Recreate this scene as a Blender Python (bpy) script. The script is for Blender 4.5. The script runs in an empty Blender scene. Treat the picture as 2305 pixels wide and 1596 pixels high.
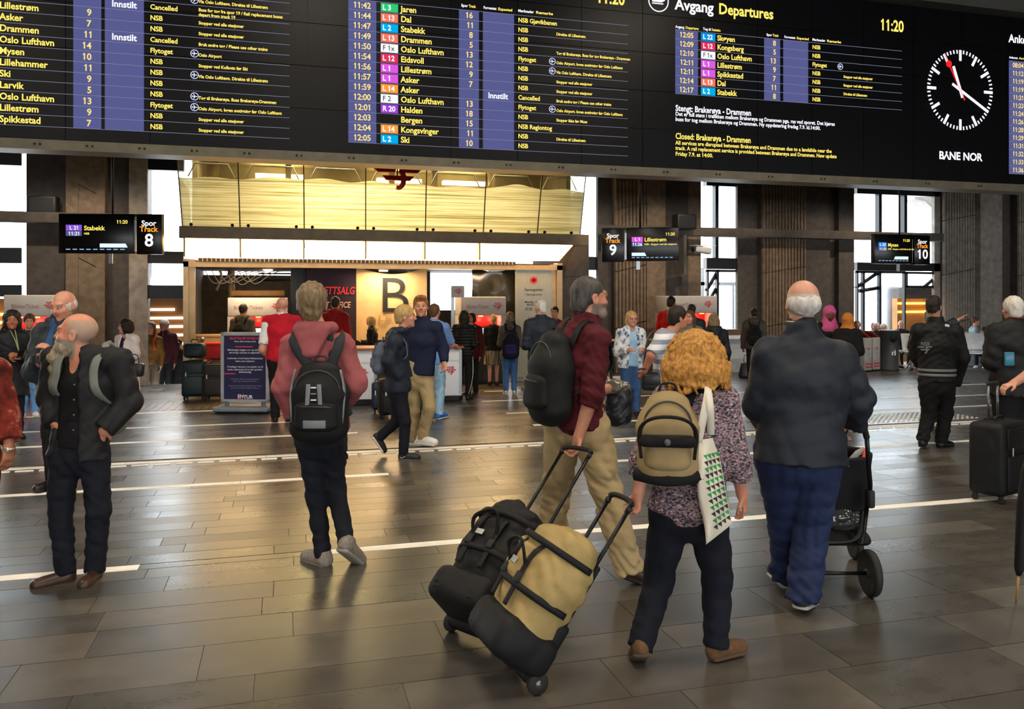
import bpy, bmesh, math, random
import numpy as np
from mathutils import Vector, Matrix, Euler
random.seed(7); np.random.seed(7)
S = bpy.context.scene
COL = S.collection
# ---------------------------------------------------------------- camera
FPX, CX, YH, CAMH = 1850.0, 1152.5, 670.0, 1.75      # focal length and horizon of the photograph (2305 x 1596)
TH = math.radians(15.5); ST, CT = math.sin(TH), math.cos(TH)
cam = bpy.data.objects.new('camera', bpy.data.cameras.new('camera')); COL.objects.link(cam)
cam.data.sensor_width = 36; cam.data.lens = 36 * FPX / 2305
cam.data.shift_y = (YH - 798) / 2305
cam.location = (0, 0, CAMH); cam.rotation_euler = (math.pi / 2, 0, -TH)
cam.data.clip_end = 200
S.camera = cam
# ---------------------------------------------------------------- world, large lights, exposure
w = bpy.data.worlds.new('overcast'); S.world = w; w.use_nodes = True
w.node_tree.nodes['Background'].inputs[0].default_value = (0.93, 0.97, 1.0, 1)
w.node_tree.nodes['Background'].inputs[1].default_value = 9.0
S.view_settings.view_transform = 'Standard'; S.view_settings.look = 'None'
S.view_settings.gamma = 1; S.view_settings.use_curve_mapping = False
S.view_settings.exposure = 0.42
def area(name, loc, sx, sy, power, col, rot=(0, 0, 0)):
    l = bpy.data.lights.new(name, 'AREA'); l.shape = 'RECTANGLE'; l.size = sx; l.size_y = sy
    l.energy = power; l.color = col
    o = bpy.data.objects.new(name, l); COL.objects.link(o); o.location = loc; o.rotation_euler = rot
    return o
def spot(name, loc, tgt, power, col, ang=50, r=.06):
    l = bpy.data.lights.new(name, 'SPOT'); l.energy = power; l.color = col; l.spot_size = math.radians(ang); l.spot_blend = .6; l.shadow_soft_size = r
    o = bpy.data.objects.new(name, l); COL.objects.link(o); o.location = loc; o.rotation_euler = (Vector(tgt) - Vector(loc)).to_track_quat('-Z', 'Y').to_euler(); return o
for lx in (-5.5, 0.5, 6.5):                           # lamps in the hall ceiling, above the concourse
    for ly in (-3.5, 2.0, 7.0):
        area('hall_ceiling_lamp', (lx, ly, 7.2), 1.6, 1.6, 150, (1.0, 0.86, 0.68))
# ---------------------------------------------------------------- pixel -> place
def PX(px, py, z):
    a = (px - CX) / FPX * z
    return Vector((a * CT + z * ST, -a * ST + z * CT, CAMH + (YH - py) / FPX * z))
def ZG(py, h=0.0): return FPX * (CAMH - h) / (py - YH)
def PG(px, py, h=0.0): return PX(px, py, ZG(py, h))
def ZY(px, Y): return Y / (CT - (px - CX) / FPX * ST)
def PY(px, py, Y): return PX(px, py, ZY(px, Y))
def XY(px, Y): return PY(px, YH, Y).x
def HY(px, py, Y): return PY(px, py, Y).z
# ---------------------------------------------------------------- materials
def lin(c):
    c = c.lstrip('#'); v = [int(c[i:i + 2], 16) / 255 for i in (0, 2, 4)]
    return tuple(x / 12.92 if x <= .04045 else ((x + .055) / 1.055) ** 2.4 for x in v)
MATS = {}
class NT:
    def __init__(s, name):
        s.m = bpy.data.materials.new(name); s.m.use_nodes = True; s.t = s.m.node_tree; s.n = s.t.nodes
        s.b = s.n['Principled BSDF']
    def new(s, k, **kw):
        n = s.n.new(k)
        for a, v in kw.items(): setattr(n, a, v)
        return n
    def l(s, a, b): s.t.links.new(a, b)
    def mapped(s, scale, coord='Object', rot=(0, 0, 0)):
        tc = s.new('ShaderNodeTexCoord'); mp = s.new('ShaderNodeMapping')
        mp.inputs['Scale'].default_value = scale if hasattr(scale, '__len__') else (scale,) * 3
        mp.inputs['Rotation'].default_value = rot
        s.l(tc.outputs[coord], mp.inputs[0]); return mp.outputs[0]
    def noise(s, vec, scale=1, detail=3, rough=.5):
        n = s.new('ShaderNodeTexNoise'); n.inputs['Scale'].default_value = scale
        n.inputs['Detail'].default_value = detail; n.inputs['Roughness'].default_value = rough
        s.l(vec, n.inputs['Vector']); return n.outputs['Fac']
    def ridge(s, vec, scale, detail=2):
        n = s.new('ShaderNodeTexNoise', noise_type='RIDGED_MULTIFRACTAL'); n.inputs['Scale'].default_value = scale; n.inputs['Detail'].default_value = detail; n.inputs['Distortion'].default_value = .6
        s.l(vec, n.inputs['Vector']); return n.outputs['Fac']
    def ramp(s, fac, stops, const=False):
        r = s.new('ShaderNodeValToRGB'); e = r.color_ramp.elements
        if const: r.color_ramp.interpolation = 'CONSTANT'
        while len(e) < len(stops): e.new(.5)
        for i, (p, c) in enumerate(stops):
            e[i].position = p; e[i].color = tuple(c[:3]) + (1,)
        s.l(fac, r.inputs[0]); return r.outputs[0]
    def bump(s, fac, strength, dist=.01):
        b = s.new('ShaderNodeBump'); b.inputs['Strength'].default_value = strength
        b.inputs['Distance'].default_value = dist
        s.l(fac, b.inputs['Height']); s.l(b.outputs[0], s.b.inputs['Normal'])
def sc(c, f): return tuple(min(1, x * f) for x in c)
def M(key, col=None, rough=.6, metal=0, var=.15, vs=6, bump=0, bs=80, spec=.4, emit=0, pat=None, attr=False, sheen=0):
    """a plain procedural material: colour variation + relief (+ optional weave pattern)"""
    if key in MATS: return MATS[key]
    c = lin(col) if isinstance(col, str) else col
    t = NT(key); b = t.b
    b.inputs['Roughness'].default_value = rough; b.inputs['Metallic'].default_value = metal
    b.inputs['Specular IOR Level'].default_value = spec
    if sheen: b.inputs['Sheen Weight'].default_value = sheen
    if emit:
        b.inputs['Base Color'].default_value = (*sc(c, .3), 1)
        b.inputs['Emission Color'].default_value = (*c, 1); b.inputs['Emission Strength'].default_value = emit
    elif attr:
        a = t.new('ShaderNodeAttribute', attribute_name='Col'); mx = t.new('ShaderNodeMix', data_type='RGBA', blend_type='MULTIPLY')
        mx.inputs[0].default_value = 1
        t.l(a.outputs['Color'], mx.inputs[6])
        t.l(t.ramp(t.noise(t.mapped(22), 1, 4), [(.3, (1 - var,) * 3), (.7, (1, 1, 1))]), mx.inputs[7])
        t.l(mx.outputs[2], b.inputs['Base Color'])
    elif var:
        v = t.noise(t.mapped(vs), 1, 4)
        t.l(t.ramp(v, [(.3, sc(c, 1 - var)), (.7, sc(c, 1 + var))]), b.inputs['Base Color'])
    else: b.inputs['Base Color'].default_value = (*c, 1)
    if bump: t.bump(t.noise(t.mapped(bs), 1, 3), bump, .004)
    MATS[key] = t.m; return t.m
def skin(tone='#c98a6c'):
    k = 'skin' + tone
    if k in MATS: return MATS[k]
    m = M(k, tone, .5, attr=True, var=.12, bump=.15, bs=160)
    m.node_tree.nodes['Principled BSDF'].inputs['Subsurface Weight'].default_value = 0.0
    return m
def cloth(key, col, rough=.85, kind='plain', var=.18, cols=None):
    if key in MATS: return MATS[key]
    c = lin(col); t = NT(key); b = t.b
    b.inputs['Roughness'].default_value = rough; b.inputs['Specular IOR Level'].default_value = .25
    big = t.noise(t.mapped(5), 1, 4, .6)
    if kind == 'plain':
        t.l(t.ramp(big, [(.3, sc(c, 1 - var)), (.7, sc(c, 1 + var))]), b.inputs['Base Color'])
        t.bump(t.ridge(t.mapped((1, 1, .8), rot=(.4, .3, .2)), 5.5), .55, .03)
    elif kind == 'denim':
        f = t.noise(t.mapped((14, 14, 3)), 1, 5, .7)
        t.l(t.ramp(f, [(.3, sc(c, .7)), (.72, sc(c, 1.45))]), b.inputs['Base Color'])
        t.bump(t.ridge(t.mapped((1, 1, .9), rot=(.5, .2, .1)), 7), .55, .022)
    elif kind == 'quilt':
        wv = t.new('ShaderNodeTexWave', wave_type='BANDS', bands_direction='Z'); wv.inputs['Scale'].default_value = 6.2
        wv.inputs['Distortion'].default_value = .6; wv.inputs['Detail'].default_value = 1
        t.l(t.mapped(1), wv.inputs['Vector'])
        t.l(t.ramp(wv.outputs['Fac'], [(0, sc(c, .72)), (.25, c), (1, sc(c, 1.15))]), b.inputs['Base Color'])
        t.bump(wv.outputs['Fac'], .9, .012)
    elif kind == 'stripe':
        wv = t.new('ShaderNodeTexWave', wave_type='BANDS', bands_direction='Z'); wv.inputs['Scale'].default_value = cols[1]
        t.l(t.mapped(1), wv.inputs['Vector'])
        t.l(t.ramp(wv.outputs['Fac'], [(0, c), (.5, c), (.62, lin(cols[0])), (1, lin(cols[0]))]), b.inputs['Base Color'])
        t.bump(t.noise(t.mapped(40), 1, 4), .2, .004)
    elif kind == 'print':                             # patches of several dyes
        f = t.noise(t.mapped(cols[0]), 1, cols[1], .62)
        t.l(t.ramp(f, [(p, lin(x)) for p, x in cols[2]]), b.inputs['Base Color'])
        t.bump(t.noise(t.mapped(60), 1, 3), .4, .005)
    MATS[key] = t.m; return t.m
def hairm(key, c1, c2, scale=(50, 50, 9), rough=.55):
    if key in MATS: return MATS[key]
    t = NT(key); t.b.inputs['Roughness'].default_value = rough; t.b.inputs['Specular IOR Level'].default_value = .3
    f = t.noise(t.mapped(scale), 1, 5, .7)
    t.l(t.ramp(f, [(.3, lin(c1)), (.7, lin(c2))]), t.b.inputs['Base Color'])
    t.bump(f, .8, .01)
    MATS[key] = t.m; return t.m
def emis(key, col, s):
    if key in MATS: return MATS[key]
    m = bpy.data.materials.new(key); m.use_nodes = True; n = m.node_tree.nodes
    n.remove(n['Principled BSDF']); e = n.new('ShaderNodeEmission')
    e.inputs[0].default_value = (*lin(col), 1); e.inputs[1].default_value = s
    m.node_tree.links.new(e.outputs[0], n['Material Output'].inputs[0]); MATS[key] = m; return m
def glassm(key, tint='#ffffff', clear=.9, rough=.05):
    if key in MATS: return MATS[key]
    m = bpy.data.materials.new(key); m.use_nodes = True; n = m.node_tree.nodes; L = m.node_tree.links
    n.remove(n['Principled BSDF']); a = n.new('ShaderNodeBsdfTransparent'); g = n.new('ShaderNodeBsdfGlossy'); mx = n.new('ShaderNodeMixShader')
    a.inputs[0].default_value = (*lin(tint), 1); g.inputs['Roughness'].default_value = rough
    mx.inputs[0].default_value = 1 - clear
    L.new(a.outputs[0], mx.inputs[1]); L.new(g.outputs[0], mx.inputs[2]); L.new(mx.outputs[0], n['Material Output'].inputs[0])
    MATS[key] = m; return m
# ---------------------------------------------------------------- objects
def tag(o, label=None, cat=None, group=None, kind=None):
    if label: o['label'] = label
    if cat: o['category'] = cat
    if group: o['group'] = group
    if kind: o['kind'] = kind
    return o
def empty(name, loc, rz=0, label=None, cat=None, group=None):
    o = bpy.data.objects.new(name, None); COL.objects.link(o); o.location = loc; o.rotation_euler = (0, 0, rz)
    o.empty_display_size = .1
    return tag(o, label, cat, group)
def mkobj(name, me, mat, parent=None, loc=None, rot=None):
    o = bpy.data.objects.new(name, me); COL.objects.link(o)
    if mat is not None:
        if len(me.materials) == 0: me.materials.append(mat)
        elif me.materials[0] is not mat:
            o.material_slots[0].link = 'OBJECT'; o.material_slots[0].material = mat
    if parent: o.parent = parent
    if loc is not None: o.location = loc
    if rot is not None: o.rotation_euler = rot
    return o
class MB:
    """collects simple solids; build() links them as one mesh"""
    def __init__(s): s.v = []; s.f = []; s.sm = []
    def add(s, vs, fs, smooth=False):
        o = len(s.v); s.v += [tuple(v) for v in vs]; s.f += [tuple(i + o for i in f) for f in fs]; s.sm += [smooth] * len(fs); return s
    def box(s, x0, x1, y0, y1, z0, z1):
        vs = [(x, y, z) for x in (x0, x1) for y in (y0, y1) for z in (z0, z1)]
        return s.add(vs, [(0, 1, 3, 2), (4, 6, 7, 5), (0, 4, 5, 1), (2, 3, 7, 6), (0, 2, 6, 4), (1, 5, 7, 3)])
    def rbox(s, cx, cy, cz, sx, sy, sz, r=.02, seg=2, rot=None, taper=0):
        bm = bmesh.new(); bmesh.ops.create_cube(bm, size=1)
        for v in bm.verts:
            k = 1 - taper * (v.co.z + .5)
            v.co = Vector((v.co.x * sx * k, v.co.y * sy * k, v.co.z * sz))
        if r: bmesh.ops.bevel(bm, geom=bm.edges[:], offset=min(r, .49 * min(sx, sy, sz)), segments=seg, profile=.5, affect='EDGES')
        mt = Matrix.Translation((cx, cy, cz))
        if rot is not None: mt = mt @ Euler(rot).to_matrix().to_4x4()
        s.bm(bm, mt, True); return s
    def bm(s, bm, mt=None, smooth=False):
        if mt is not None: bm.transform(mt)
        bm.verts.index_update()
        s.add([v.co[:] for v in bm.verts], [[v.index for v in f.verts] for f in bm.faces], smooth); bm.free(); return s
    def sweep(s, pts, ru, rv=None, n=8, up=(0, 0, 1), closed=False, smooth=True, curve=0):
        rv = rv or ru; P = [Vector(p) for p in pts]
        if curve:
            Q = []; m = len(P)
            for i in range(m if closed else m - 1):
                p0, p1, p2, p3 = (P[(i - 1) % m] if closed or i else P[0]), P[i], P[(i + 1) % m], (P[(i + 2) % m] if closed or i + 2 < m else P[-1])
                for j in range(curve):
                    t = j / curve
                    Q.append(.5 * (2 * p1 + (p2 - p0) * t + (2 * p0 - 5 * p1 + 4 * p2 - p3) * t * t + (3 * p1 - p0 - 3 * p2 + p3) * t ** 3))
            if not closed: Q.append(P[-1])
            P = Q
        m = len(P); vs = []; fs = []
        for i in range(m):
            a = P[i - 1] if i else (P[-1] if closed else P[0]); b = P[i + 1] if i < m - 1 else (P[0] if closed else P[-1])
            d = (b - a).normalized(); u = Vector(up).cross(d)
            if u.length < 1e-4: u = Vector((1, 0, 0)).cross(d)
            if u.length < 1e-4: u = Vector((0, 1, 0)).cross(d)
            u.normalize(); v = d.cross(u)
            R = ru[i * len(ru) // m] if isinstance(ru, (list, tuple)) else ru
            R2 = rv[i * len(rv) // m] if isinstance(rv, (list, tuple)) else rv
            for k in range(n):
                th = 2 * math.pi * (k + .5) / n
                vs.append(P[i] + u * (math.cos(th) * R) + v * (math.sin(th) * R2))
        for i in range(m if closed else m - 1):
            j = (i + 1) % m
            for k in range(n): fs.append((i * n + k, i * n + (k + 1) % n, j * n + (k + 1) % n, j * n + k))
        if not closed: fs += [tuple(range(n))[::-1], tuple((m - 1) * n + k for k in range(n))]
        return s.add(vs, fs, smooth)
    def cyl(s, a, b, r, n=16, r2=None): return s.sweep([a, b], [r, r2 if r2 is not None else r], n=n)
    def lathe(s, prof, axis=(0, 0, 1), at=(0, 0, 0), n=24, smooth=True):
        q = Vector((0, 0, 1)).rotation_difference(Vector(axis)); vs = []; fs = []; m = len(prof)
        for r, z in prof:
            for k in range(n):
                t = 2 * math.pi * k / n; vs.append(q @ Vector((r * math.cos(t), r * math.sin(t), z)) + Vector(at))
        for i in range(m - 1):
            for k in range(n): fs.append((i * n + k, i * n + (k + 1) % n, (i + 1) * n + (k + 1) % n, (i + 1) * n + k))
        fs += [tuple(range(n))[::-1], tuple((m - 1) * n + k for k in range(n))]
        return s.add(vs, fs, smooth)
    def prism(s, poly, y0, y1):                       # polygon in x,z pushed from y0 to y1
        n = len(poly); vs = [(x, y0, z) for x, z in poly] + [(x, y1, z) for x, z in poly]
        fs = [tuple(range(n)), tuple(range(2 * n - 1, n - 1, -1))] + [(i, i + n, (i + 1) % n + n, (i + 1) % n) for i in range(n)]
        return s.add(vs, fs)
    def mesh(s, name):
        me = bpy.data.meshes.new(name); me.from_pydata(s.v, [], s.f); me.polygons.foreach_set('use_smooth', s.sm); me.update()
        bm = bmesh.new(); bm.from_mesh(me); bmesh.ops.recalc_face_normals(bm, faces=bm.faces); bm.to_mesh(me); bm.free()
        return me
    def build(s, name, mat, parent=None, loc=None, rot=None): return mkobj(name, s.mesh(name), mat, parent, loc, rot)
# lettering: text curves turned into meshes, standing in the x-z plane and facing -y
_tc = {}
def glyphs(body, bold=.0):
    k = (body, bold)
    if k in _tc: return _tc[k]
    cu = bpy.data.curves.new('t', 'FONT'); cu.body = body; cu.size = 1; cu.resolution_u = 10 if len(body) == 1 else 4 if len(body) < 8 else 2; cu.offset = bold; cu.align_y = 'TOP_BASELINE'
    ob = bpy.data.objects.new('t', cu); me = bpy.data.meshes.new_from_object(ob)
    v = [(p.co.x, p.co.y) for p in me.vertices]; f = [tuple(p.vertices) for p in me.polygons]
    bpy.data.objects.remove(ob); bpy.data.curves.remove(cu); bpy.data.meshes.remove(me)
    _tc[k] = (v, f); return v, f
def letter(mb, body, x, zc, cap, y=0, bold=.012, width=None, align='L', sx=1.0, slant=0):
    """cap = height of a capital; zc = middle of the capitals"""
    v, f = glyphs(body, bold)
    if not v: return
    v, f = list(v), list(f)
    for i, ch in enumerate(body):                      # give the plain stroke of a 1 its flag
        if ch == '1':
            one = glyphs('1', bold)[0]; wd = max(p[0] for p in one) - min(p[0] for p in one); xl = max(p[0] for p in glyphs(body[:i + 1], bold)[0]) - wd * .6; n = len(v)
            v += [(xl, .69), (xl - .17, .58), (xl - .17, .47), (xl, .56)]; f.append((n, n + 1, n + 2, n + 3))
    s = cap / .682; w0 = max(p[0] for p in v); l0 = min(p[0] for p in v)
    if width: sx = width / ((w0 - l0) * s)
    W = w0 * s * sx
    ox = x - (0 if align == 'L' else W if align == 'R' else W / 2)
    mb.add([(ox + (p[0] + slant * p[1]) * s * sx, y, zc - cap / 2 + p[1] * s) for p in v], f)
# ================================================================ structure
YF, YT, YB = 17.8, 16.6, 11.08                        # window wall, ticket office front, departure board
def stone(key, col, rough, spec=.6, vs=3.0):
    if key in MATS: return MATS[key]
    c = lin(col); t = NT(key); b = t.b
    geo = t.new('ShaderNodeNewGeometry'); mp = t.new('ShaderNodeMapping'); mp.inputs['Scale'].default_value = (vs, vs * 1.8, vs)
    t.l(geo.outputs['Position'], mp.inputs[0])
    f = t.noise(mp.outputs[0], 1, 6, .65); g = t.noise(mp.outputs[0], 9, 4, .7)
    t.l(t.ramp(f, [(.3, sc(c, .72)), (.55, c), (.75, sc(c, 1.35))]), b.inputs['Base Color'])
    mr = t.new('ShaderNodeMapRange'); mr.inputs['To Min'].default_value = rough - .04; mr.inputs['To Max'].default_value = rough + .1
    t.l(f, mr.inputs[0]); t.l(mr.outputs[0], b.inputs['Roughness']); b.inputs['Specular IOR Level'].default_value = spec
    t.bump(g, .07, .003); MATS[key] = t.m; return t.m
TILE = [stone('slate_%d' % i, c, r) for i, (c, r) in enumerate([('#4e4b46', .28), ('#474540', .25), ('#55514a', .31), ('#42403c', .27), ('#5a544c', .33)])]
grout = M('grout', '#57514a', .8, var=.2, vs=30)
whitestone = stone('white_inlay', '#f2eee4', .45)
fl = MB(); fl.box(-30, 45, -20, 17.9, -.3, -.005).box(-30, XY(318, 17.9), 17.9, 24, -.3, -.005).box(XY(416, 17.9), 45, 17.9, 24, -.3, -.005).box(XY(318, 17.9), XY(416, 17.9), 17.9, 24, -1.3, -1.0); floor = fl.build('floor', grout); tag(floor, kind='structure')
ub = MB(); ub.rbox(0, 0, 0, 1, 1, 1, 0); tile_me = ub.mesh('tile')
for m_ in TILE[:1]: tile_me.materials.append(m_)
tile_me.polygons.foreach_set('use_smooth', [False] * len(tile_me.polygons))
LINES = [(5.79, .105, [(-20, XY(313, 5.79)), (XY(680, 5.79), 30)]), (8.19, .1, [(-20, XY(875, 8.19)), (XY(1385, 8.19), 30)]),
         (9.45, .12, [(-20, 30)]), (10.8, .1, [(-20, XY(805, 10.8)), (XY(1200, 10.8), 30)]),
         (12.0, .09, [(-20, XY(700, 12.0)), (XY(1140, 12), 30)]), (13.5, .09, [(-20, XY(600, 13.5)), (XY(1085, 13.5), 30)]), (14.9, .07, [(XY(1090, 14.9), XY(1240, 14.9))])]
tiles = []; far_tiles = {i: MB() for i in range(5)}
def tile_row(y0, y1, lmin, lmax, near):
    x = -16 - random.random()
    while x < 30:
        L_ = random.uniform(lmin, lmax); cx_, cy_ = x + L_ / 2, (y0 + y1) / 2
        a = cx_ * CT - cy_ * ST; d = cx_ * ST + cy_ * CT
        vis = d > 1.5 and abs(a / d) < .66 + .5 / max(d, 1)
        g = .0022; tz = random.uniform(-.0012, 0)
        mi = random.choices(range(5), (5, 4, 3, 2, 1))[0]
        if near and vis: tiles.append((x + g, x + L_ - g, y0 + g, y1 - g, tz, mi))
        elif vis or (not near and -14 < x < 26): far_tiles[mi].box(x + g, x + L_ - g, y0 + g, y1 - g, -.03, tz)
        x += L_
y = -1.4
while y < 5.70:
    h_ = min(random.choice((.27, .34, .4)), 5.735 - y)
    if 5.735 - (y + h_) < .15: h_ = 5.735 - y
    tile_row(y, y + h_, .75, 1.25, y > 2.6); y += h_
y = 5.85
while y < 8.1:
    tile_row(y, min(y + .2, 8.135), .55, .95, y < 8.14); y += .2
    if 8.135 - y < .08: break
yb = [8.245, 9.38, 9.6, 10.74, 10.86, 11.95, 12.05, 13.45, 13.55, 17.6]
for a, b in zip(yb[::2], yb[1::2]):
    n = max(1, round((b - a) / .29)); hh = (b - a) / n
    for i in range(n): tile_row(a + i * hh, a + (i + 1) * hh, .6, 1.2, False)
tile_row(17.6, 17.9, .8, 1.3, False)
tiles.sort(key=lambda t: -(t[1] - t[0]) * (t[3] - t[2]) / (abs(t[2]) + 1) ** 3)
for i, (x0, x1, y0, y1, tz, mi) in enumerate(tiles):
    if i < 296:
        o = mkobj('tile', tile_me, TILE[mi], floor, ((x0 + x1) / 2, (y0 + y1) / 2, tz - .02)); o.scale = (x1 - x0, y1 - y0, .04)
    else: far_tiles[mi].box(x0, x1, y0, y1, -.03, tz)
for i, mb in far_tiles.items(): tag(mb.build('distant_tiles', TILE[i], floor), kind='stuff')
for (ly, lw, spans) in LINES:                         # inlaid white strips, each stone about 1.4 m
    for (a, b) in spans:
        a = max(a, -13); b = min(b, 24); n = max(1, round((b - a) / 1.4)); st = (b - a) / n
        for i in range(n):
            MB().box(a + i * st + .002, a + (i + 1) * st - .002, ly - lw / 2, ly + lw / 2, -.03, .0008).build('white_strip', whitestone, floor)
    for (a, b) in zip([-16] + [s_[1] for s_ in spans], [s_[0] for s_ in spans] + [30]):
        if b - a > .3 and a > -16: MB().box(a, b, ly - .05, ly + .05, -.03, -.0006).build('filler_strip', TILE[1], floor)
dash = MB().rbox(0, 0, 0, .17, .035, .02, .008); dm = dash.mesh('tactile_bar')
for i in range(70):
    mkobj('tactile_bar', dm, whitestone, floor, (XY(0, 9.28) + i * .215, 9.285, 0))
stud = MB()
for i in range(22):
    for j in range(9): stud.lathe([(.022, 0), (.018, .006), (.008, .008)], at=(XY(1945, 9.9) + i * .085, 9.72 + j * .085, 0), n=6)
tag(stud.build('tactile_studs', whitestone, floor), kind='stuff')
gr = MB()
for i in range(16): gr.box(XY(300, 14.2) + i * .12, XY(300, 14.2) + i * .12 + .07, 13.75, 14.6, -.01, .003)
tag(gr.build('drain_grille', M('grille', '#6b5a48', .4, .6), floor), kind='stuff')

# walls and ceilings that close the hall
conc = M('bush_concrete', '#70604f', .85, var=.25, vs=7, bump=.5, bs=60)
concd = M('dark_shaded_concrete', '#4a443f', .88, var=.2, vs=7, bump=.4, bs=60)  # darker copy, shade of pier recesses put into the colour; also dark walls, beams
concl = M('lit_concrete', '#8a8178', .85, var=.25, vs=6, bump=.5, bs=50)  # paler copy of the concrete for lit pier faces, light put into the colour
black = M('black_metal', '#17181a', .5, .2, var=.1)
dkceil = M('ceiling_dark', '#26241f', .8, var=.2)
def struct(name, mb, m): return tag(mb.build(name, m), kind='structure')
struct('ceiling', MB().box(-16, 30, -18, 11.0, 7.4, 7.6), M('hall_ceiling', '#4a443c', .85))
struct('wall_left', MB().box(-16.3, -16, -18, 24, 0, 7.6), conc)
struct('wall_rear', MB().box(-16, 30, -18.3, -18, 2.9, 7.6).box(-16, 30, -18.3, -18, 0, .5), conc)  # unseen; its open band is sized to admit soft sky light
struct('wall_right', MB().box(30, 30.3, -18, 24, 0, 7.6), conc)
ZC = 4.72
cl = MB().box(-16, 30, 11.35, YF + .9, ZC + .12, ZC + .3); ceil2 = struct('ceiling_low', cl, black)
for i in range(24):                                    # slats of the low ceiling, running towards the windows
    yy = 11.6 + i * .27
    MB().box(-13, 26, yy, yy + .11, ZC, ZC + .1).build('ceiling_slat', dkceil, ceil2)
LBS = ['bright round ceiling spotlight above the doorway window', 'bright round ceiling spotlight above the tall right windows', 'bright round ceiling spotlight at the right end above the track 10 sign', 'round ceiling spotlight above the ribbed pier with the doorway', 'round ceiling spotlight above the left pier near the frosted glass', 'round ceiling spotlight nearest the left edge', 'round ceiling spotlight above the track 9 sign']
for px, py in ((1597, 406), (2000, 425), (2118, 430), (1760, 408), (200, 338), (60, 330), (1425, 395)):
    p = PY(px, py, 15.5); q = MB().lathe([(.07, 0), (.075, .02)], at=(p.x, 15.2, ZC - .03), n=14)
    c_ = q.build('ceiling_spotlight', emis('spot_on', '#fff4dd', 5)); tag(c_, LBS.pop(0), 'ceiling lamp', 'spotlights in the slatted ceiling')
    spot('spotlight_beam', (p.x, 15.2, ZC - .06), (p.x, 17.4, 1.9), 170, (1, .8, .58), 75)

# ---------------------------------------------------------------- concrete piers of the window wall
def pier(label, strips, Y, zt=ZC + .12):
    px0 = strips[0][0]; e = tag(empty('wall_pier', (XY((strips[0][0] + strips[-1][1]) / 2, Y), Y, 0)), kind='structure')
    ox = e.location.x
    for (a, b, kind, dy, mm) in strips:
        x0, x1 = XY(a, Y) - ox, XY(b, Y) - ox
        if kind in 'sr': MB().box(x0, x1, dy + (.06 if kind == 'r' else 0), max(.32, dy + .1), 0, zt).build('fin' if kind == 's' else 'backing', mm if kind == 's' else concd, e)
        if kind in 'rj':
            js = [0, 1.12, 2.43, 3.86, zt]; sl = .09 * (1 if kind == 'r' else -1)
            n = max(4, round((x1 - x0) / .085)) if kind == 'r' else 0
            if kind == 'j': MB().box(x0, x1, dy + .05, .32, 0, zt).build('backing', concd, e)
            for z0, z1 in zip(js, js[1:]):
                m_ = MB(); za = lambda x, z: z + (sl * ((x - x0) / (x1 - x0) - .5) * 2 if 0 < z < zt else 0)
                if n:
                    pts = []
                    wd = (x1 - x0) / n
                    for i in range(n):
                        xa = x0 + i * wd
                        pts += [(xa + wd * .1, dy + .045), (xa + wd * .25, dy), (xa + wd * .75, dy), (xa + wd * .9, dy + .045)]
                    vs = [(x, yy, za(x, z0) + .012) for x, yy in pts] + [(x, yy, za(x, z1) - .012) for x, yy in pts]
                    vs += [(x0, dy + .1, za(x0, z0) + .012), (x1, dy + .1, za(x1, z0) + .012), (x0, dy + .1, za(x0, z1) - .012), (x1, dy + .1, za(x1, z1) - .012)]
                    k = len(pts); fs = [(i, i + 1, i + 1 + k, i + k) for i in range(k - 1)]
                    fs += [(2 * k, 0, k, 2 * k + 2), (k - 1, 2 * k + 1, 2 * k + 3, 2 * k - 1)]
                    m_.add(vs, fs)
                else:
                    vs = []
                    for yy in (dy, dy + .07):
                        vs += [(x0, yy, za(x0, z0) + .01), (x1, yy, za(x1, z0) + .01), (x1, yy, za(x1, z1) - .01), (x0, yy, za(x0, z1) - .01)]
                    m_.add(vs, [(0, 1, 2, 3), (7, 6, 5, 4), (0, 4, 5, 1), (1, 5, 6, 2), (2, 6, 7, 3), (3, 7, 4, 0)])
                m_.build('ribbed_panel' if n else 'panel', mm, e)
    return e
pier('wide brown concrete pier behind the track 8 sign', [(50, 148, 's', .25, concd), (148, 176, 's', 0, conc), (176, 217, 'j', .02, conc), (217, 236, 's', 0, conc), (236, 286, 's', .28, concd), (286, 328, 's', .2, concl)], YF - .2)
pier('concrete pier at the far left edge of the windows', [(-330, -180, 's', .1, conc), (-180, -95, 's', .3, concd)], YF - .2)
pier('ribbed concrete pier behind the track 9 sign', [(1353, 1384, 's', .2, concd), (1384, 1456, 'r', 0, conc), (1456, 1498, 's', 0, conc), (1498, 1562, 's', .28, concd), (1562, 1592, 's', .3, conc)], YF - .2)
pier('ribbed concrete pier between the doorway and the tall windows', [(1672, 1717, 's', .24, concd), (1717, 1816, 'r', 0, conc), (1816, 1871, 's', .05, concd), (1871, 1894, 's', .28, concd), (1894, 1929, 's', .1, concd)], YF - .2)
pier('ribbed concrete pier in lit tone behind the benches at right', [(2122, 2135, 's', .28, concl), (2135, 2207, 'r', .16, concl), (2207, 2256, 's', .0, concl), (2256, 2294, 's', .28, concd), (2294, 2420, 'r', 0, concl)], YF - .2)
e = tag(empty('wall_pier', (XY(1285, 16.9), 16.9, 0)), kind='structure')
MB().box(-.38, .42, 0, 1.6, 0, 3.05).build('shaft', concd, e)
MB().box(-.385, .425, -.005, 1.6, 2.2, 2.214).build('joint', black, e)
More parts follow.
